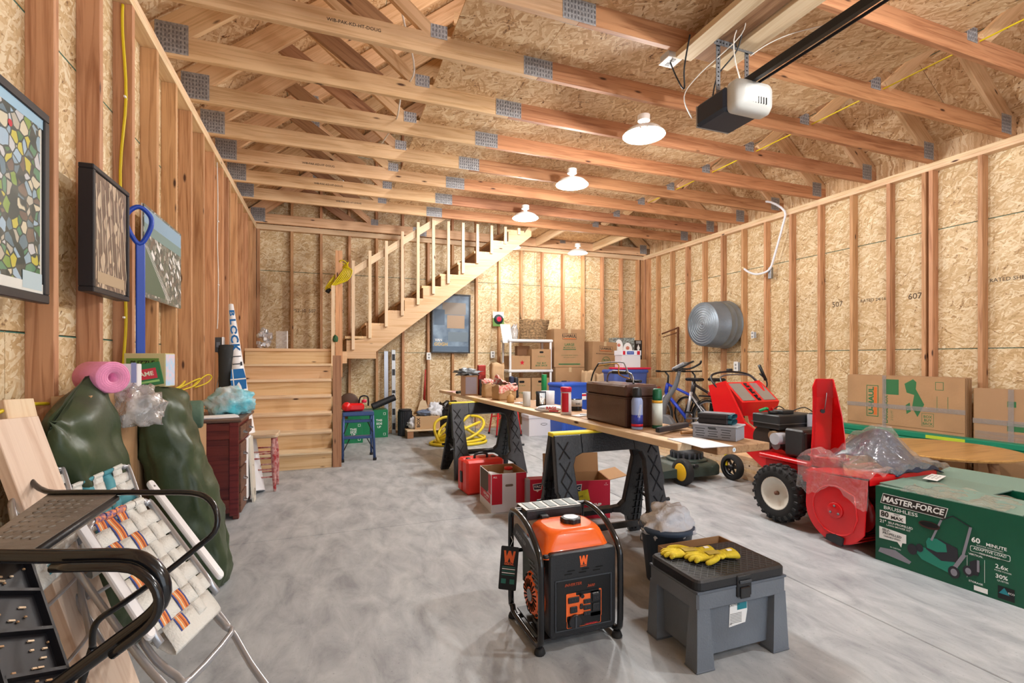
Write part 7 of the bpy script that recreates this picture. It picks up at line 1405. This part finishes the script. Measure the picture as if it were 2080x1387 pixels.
# ---------------- bicycles and exercise bike ----------------
def wheel(t, x, z, r, M, m_rim):
    Mw = M @ T(x,0,z) @ RX(90); b = MB(); b.lathe([(r-.035,-.012), (r-.02,-.02), (r-.003,-.012), (r,0), (r-.003,.012), (r-.02,.02), (r-.035,.012)], RUB, Mw, n=44, cap=False); b.build('tyre', t)
    b = MB(); b.lathe([(r-.045,-.010), (r-.033,-.012), (r-.033,.012), (r-.045,.010), (r-.045,-.010)], m_rim, Mw, n=44, cap=False); b.lathe([(0,-.035), (.015,-.035), (.018,0), (.015,.035), (0,.035)], m_rim, Mw, n=12); rm = b.build('rim', t)
    b = MB()
    for k in range(24): a = 2*PI*k/24; b.cyl(Mw @ Vector((.015*math.cos(a+.5), .015*math.sin(a+.5), .02*(-1)**k)), Mw @ Vector(((r-.04)*math.cos(a), (r-.04)*math.sin(a), 0)), .0014, STEEL, n=4)
    b.build('spoke', rm, kind='stuff')
def bicycle(lab, rear, front, c1, c2, r=.29, rack=True, group=None):
    d = Vector((front[0]-rear[0], front[1]-rear[1], 0)); L = d.length; t = thing('bicycle', lab, 'bicycle', M=FR((rear[0], rear[1], 0), d, (-d.y, d.x, 0))); I = Matrix.Identity(4)
    wheel(t, 0, r, r, I, ALU); wheel(t, L, r, r, I, ALU)
    bb = (L*.42,0,r-.03); st = (L*.33,0,.68); hd = (L*.80,0,.80); hb = (L*.84,0,.64)
    b = MB(); b.tube([hd, hb], .030, c1); b.tube([hb, bb], .028, c1); b.tube([(hd[0],0,.78), (st[0],0,.62)], .022, c1); b.tube([bb, st], .024, c2); b.build('frame', t)
    b = MB()
    for s2 in (-.05,.05): b.tube([bb, (0,s2,r)], .014, c2); b.tube([(st[0],0,.62), (0,s2,r)], .012, c2)
    b.build('rear_triangle', t)
    b = MB()
    for s2 in (-.05,.05): b.tube([(hb[0],0,.62), (hb[0]+.01,s2,.58), (L,s2,r)], .016, c2)
    b.build('fork', t)
    b = MB(); b.tube([hd, (hd[0]-.01,0,.92), (hd[0]+.05,0,.98)], .014, BLK); b.tube([(hd[0]+.0,-.29,1.0), (hd[0]+.05,-.12,.99), (hd[0]+.05,.12,.99), (hd[0]+.0,.29,1.0)], .011, BLK, sub=3)
    for s2 in (-1,1): b.tube([(hd[0]+.005,s2*.19,.995), (hd[0]-.02,s2*.30,1.0)], .017, RUB)
    b.build('handlebar', t)
    b = MB(); b.tube([st, (st[0]-.03,0,.86)], .013, STEEL); b.build('seat_post', t)
    b = MB(); b.prism([(-.15,-.07), (-.15,.07), (-.05,.06), (.04,.02), (.13,.014), (.13,-.014), (.04,-.02), (-.05,-.06)], .05, BLK, T(st[0]-.03,0,.85), b=.015); b.build('saddle', t)
    b = MB(); b.lathe([(.075,-.004), (.09,-.004), (.09,.004), (.075,.004)], STEEL, T(bb[0],-.05,bb[2]) @ RX(90), n=28, cap=False); b.tube([bb, (bb[0]+.12,-.07,bb[2]-.11)], .008, STEEL); b.box((bb[0]+.12,-.11,bb[2]-.11), (.09,.07,.02), BLK); b.tube([bb, (bb[0]-.12,.07,bb[2]+.11)], .008, STEEL); b.box((bb[0]-.12,.11,bb[2]+.11), (.09,.07,.02), BLK); b.build('crank', t)
    if rack: b = MB(); b.box((-.04,0,r+.34), (.36,.12,.02), BLK); b.tube([(-.15,.05,r+.33), (0,.06,r)], .005, BLK); b.tube([(-.15,-.05,r+.33), (0,-.06,r)], .005, BLK); b.box((-.10,0,r+.38), (.18,.11,.06), mat('gift_red'), b=.01); b.build('rear_rack', t)
    b = MB(); b.lathe([(r+.012,-.022), (r+.02,0), (r+.012,.022)], BLK, T(0,0,r) @ RX(90), n=24, cap=False, a0=10, a1=170); b.build('mudguard', t)
    return t
bicycle('blue and silver bicycle with a red rack bag near the right wall', (5.38, 5.92), (5.16, 6.84), mat('bike_blue', '2a48c4', .3, coat=.4), mat('bike_silver', 'c4c6cc', .3, .5))
bicycle('dark bicycle mostly hidden between the blue one and the right wall', (5.60, 5.78), (5.56, 6.62), mat('bike_dark', '3a3434', .35), BLK, rack=False)
t = thing('exercise_bike', 'grey exercise bike with a tilted console, left of the blue bicycle', 'exercise bike', (4.66, 6.0, 0), rotz=-62); XG = mat('exercise_grey', '6a6c70', .4); 
b = MB(); b.tube([(-.06,0,.32), (-.02,0,.55), (.14,0,.80), (.20,0,1.02)], [.05,.045,.035,.025], XG, sub=3, n=12); b.build('front_post', t)
b = MB(); b.prism([(-.32,.04), (.18,.04), (.24,.12), (.06,.36), (-.10,.40), (-.30,.18)], .12, XG, FR((0,.06,0), (1,0,0), (0,0,1)), b=.02); b.prism(circ(.03,16), .125, mat('gift_red'), FR((-.12,.063,.20), (1,0,0), (0,0,1))); b.build('flywheel_cover', t)
b = MB(); b.box((.22,0,1.09), (.20,.22,.04), mat('console_grey', '8d9096', .35), RY(0), b=.012); b.box((.21,0,1.112), (.11,.14,.006), mat('panel_black')); o = b.build('console', t); o.data.transform(T(.22,0,1.09) @ RY(-28) @ T(-.22,0,-1.09))
b = MB(); b.tube([(.16,-.10,1.05), (.26,-.22,1.05), (.40,-.24,1.12), (.46,-.14,1.16)], .014, BLK, sub=4); b.tube([(.16,.10,1.05), (.26,.22,1.05), (.40,.24,1.12), (.46,.14,1.16)], .014, BLK, sub=4); b.tube([(.16,-.10,1.05), (.12,0,1.03), (.16,.10,1.05)], .014, BLK, sub=3); b.build('handlebar', t)
for x in (-.34,.34): b = MB(); b.cyl((x,-.22,.03), (x,.22,.03), .03, BLK); b.build('foot_bar', t)
b = MB(); b.box((0,0,.05), (.68,.06,.05), XG); b.build('base_rail', t); b = MB(); b.tube([(-.25,0,.10), (-.38,0,.70)], .025, XG); b.build('seat_post', t); b = MB(); b.box((-.39,0,.73), (.24,.20,.07), BLK, b=.03); b.build('saddle', t)
# ---------------- garage door opener ----------------
t = thing('door_opener', 'garage door opener with a white light cover hanging from a steel bracket', 'door opener', (0,0,0)); DBL = mat('opener_navy', '2b3442', .4)
b = MB(); b.box((2.41,2.49,2.795), (.285,.26,.15), DBL, b=.02); b.build('motor_housing', t)
WL = mat('lens_white', 'cfd0cc', .3)
b = MB(); q = lambda w_, h_, y, cz: [(2.43+p[0], y, cz+p[1]) for p in rrect(w_, h_, .04, 5)]
loft(b, [q(.27,.17,2.38,2.80), q(.29,.19,2.36,2.80), q(.29,.19,2.31,2.80), q(.26,.16,2.28,2.80), q(.20,.10,2.265,2.80)], WL); lens = b.build('light_cover', t)
b = MB()
for k in range(6): b.box((2.395+.02*k,2.272-.001*k,2.765), (.006,.01,.04), DARK, T(0,0,0))
b.build('vent_slot', lens)
b = MB(); b.box((2.41,2.62,2.795), (.27,.012,.14), ALU, b=.003); b.build('end_plate', t)
ST = mat('slotted_steel', '8a8c90', .4, .75, var=.3, vscale=120)
for x in (2.27, 2.50): b = MB(); b.box((x,2.42,3.03), (.032,.004,.32), ST); b.box((x+.014,2.435,3.03), (.004,.03,.32), ST); b.build('hanger_strap', t)
b = MB(); b.box((2.385,2.42,3.172), (.32,.035,.004), ST); b.box((2.385,2.404,3.155), (.32,.004,.035), ST); b.build('cross_angle', t)
b = MB()
for k in range(12): b.cyl((2.245+.025*k,2.4015,3.155), (2.245+.025*k,2.4,3.155), .005, DARK, n=8)
for k in range(10):
    for x in (2.27, 2.50): b.cyl((x,2.4175,2.90+.027*k), (x,2.4165,2.90+.027*k), .005, DARK, n=8)
b.build('slot_hole', t, kind='stuff')
b = MB(); b.box((2.41,.2,2.90), (.032,4.35,.045), BLK); b.build('rail', t); b = MB(); b.box((2.46,.2,2.885), (.006,4.3,.016), mat('chain_grey', '3a3a40', .4, .7)); b.build('chain', t)
wallbox('white ceiling outlet beside the door opener', FR((2.13, 2.70, ZT-.012), (1,0,0), (0,-1,0)), .11, .11)
def wire(lab, pts, m, r=.0035, name='wire'): b = MB(); b.tube(pts, r, m, sub=5, n=6); return b.build(name, label=lab, cat='wire')
wire('black power cord looping beside the door opener bracket', [(2.13,2.70,3.17), (2.12,2.62,3.02), (2.16,2.60,2.95), (2.12,2.55,3.05), (2.08,2.45,3.19)], BLK, .005)
wire('second black cord hanging down to the opener housing', [(2.36,2.30,3.24), (2.36,2.36,3.10), (2.29,2.44,2.98), (2.30,2.50,2.87)], BLK, .005)
wire('thin white wire running down to the opener light cover', [(2.28,2.10,3.26), (2.30,2.30,3.18), (2.32,2.34,3.05), (2.40,2.36,2.90)], WC)
wire('thin white wire crossing above the opener bracket', [(2.05,1.9,3.27), (2.22,2.15,3.20), (2.33,2.30,3.15), (2.20,2.50,3.00), (2.16,2.60,2.90), (2.24,2.62,2.78)], WC)
wire('slack white wire trailing right from the opener bracket', [(2.52,2.41,3.13), (2.62,2.36,3.20), (2.75,2.28,3.25), (3.0,2.15,3.30)], WC)
for k, lab in enumerate(('yellow cable strung through the right-hand trusses',)): wire(lab, [(4.05,-1.0,3.30), (4.05,1.2,3.31), (4.06,3.4,3.30), (4.06,5.6,3.31)], YC, .006, 'cable')
wire('grey-white cable draped between the left trusses', [(.42,3.55,4.1), (.50,3.62,3.7), (.60,3.70,3.36), (.55,4.0,3.33), (.56,4.45,3.31), (.48,4.9,3.28)], WC, .007, 'cable')
# lumber stamps on the bottom chords
for (x, k) in ((.15, -1), (-.1, 3), (.0, 4), (.25, 5)):
    b = MB(); b.text('WIB-PAK-KD-HT-DOUG', .030, INK, FRONT(x, Y0+SP*k-.0012, ZT+.075), bold=.005); b.build('stamp', parent=ce)
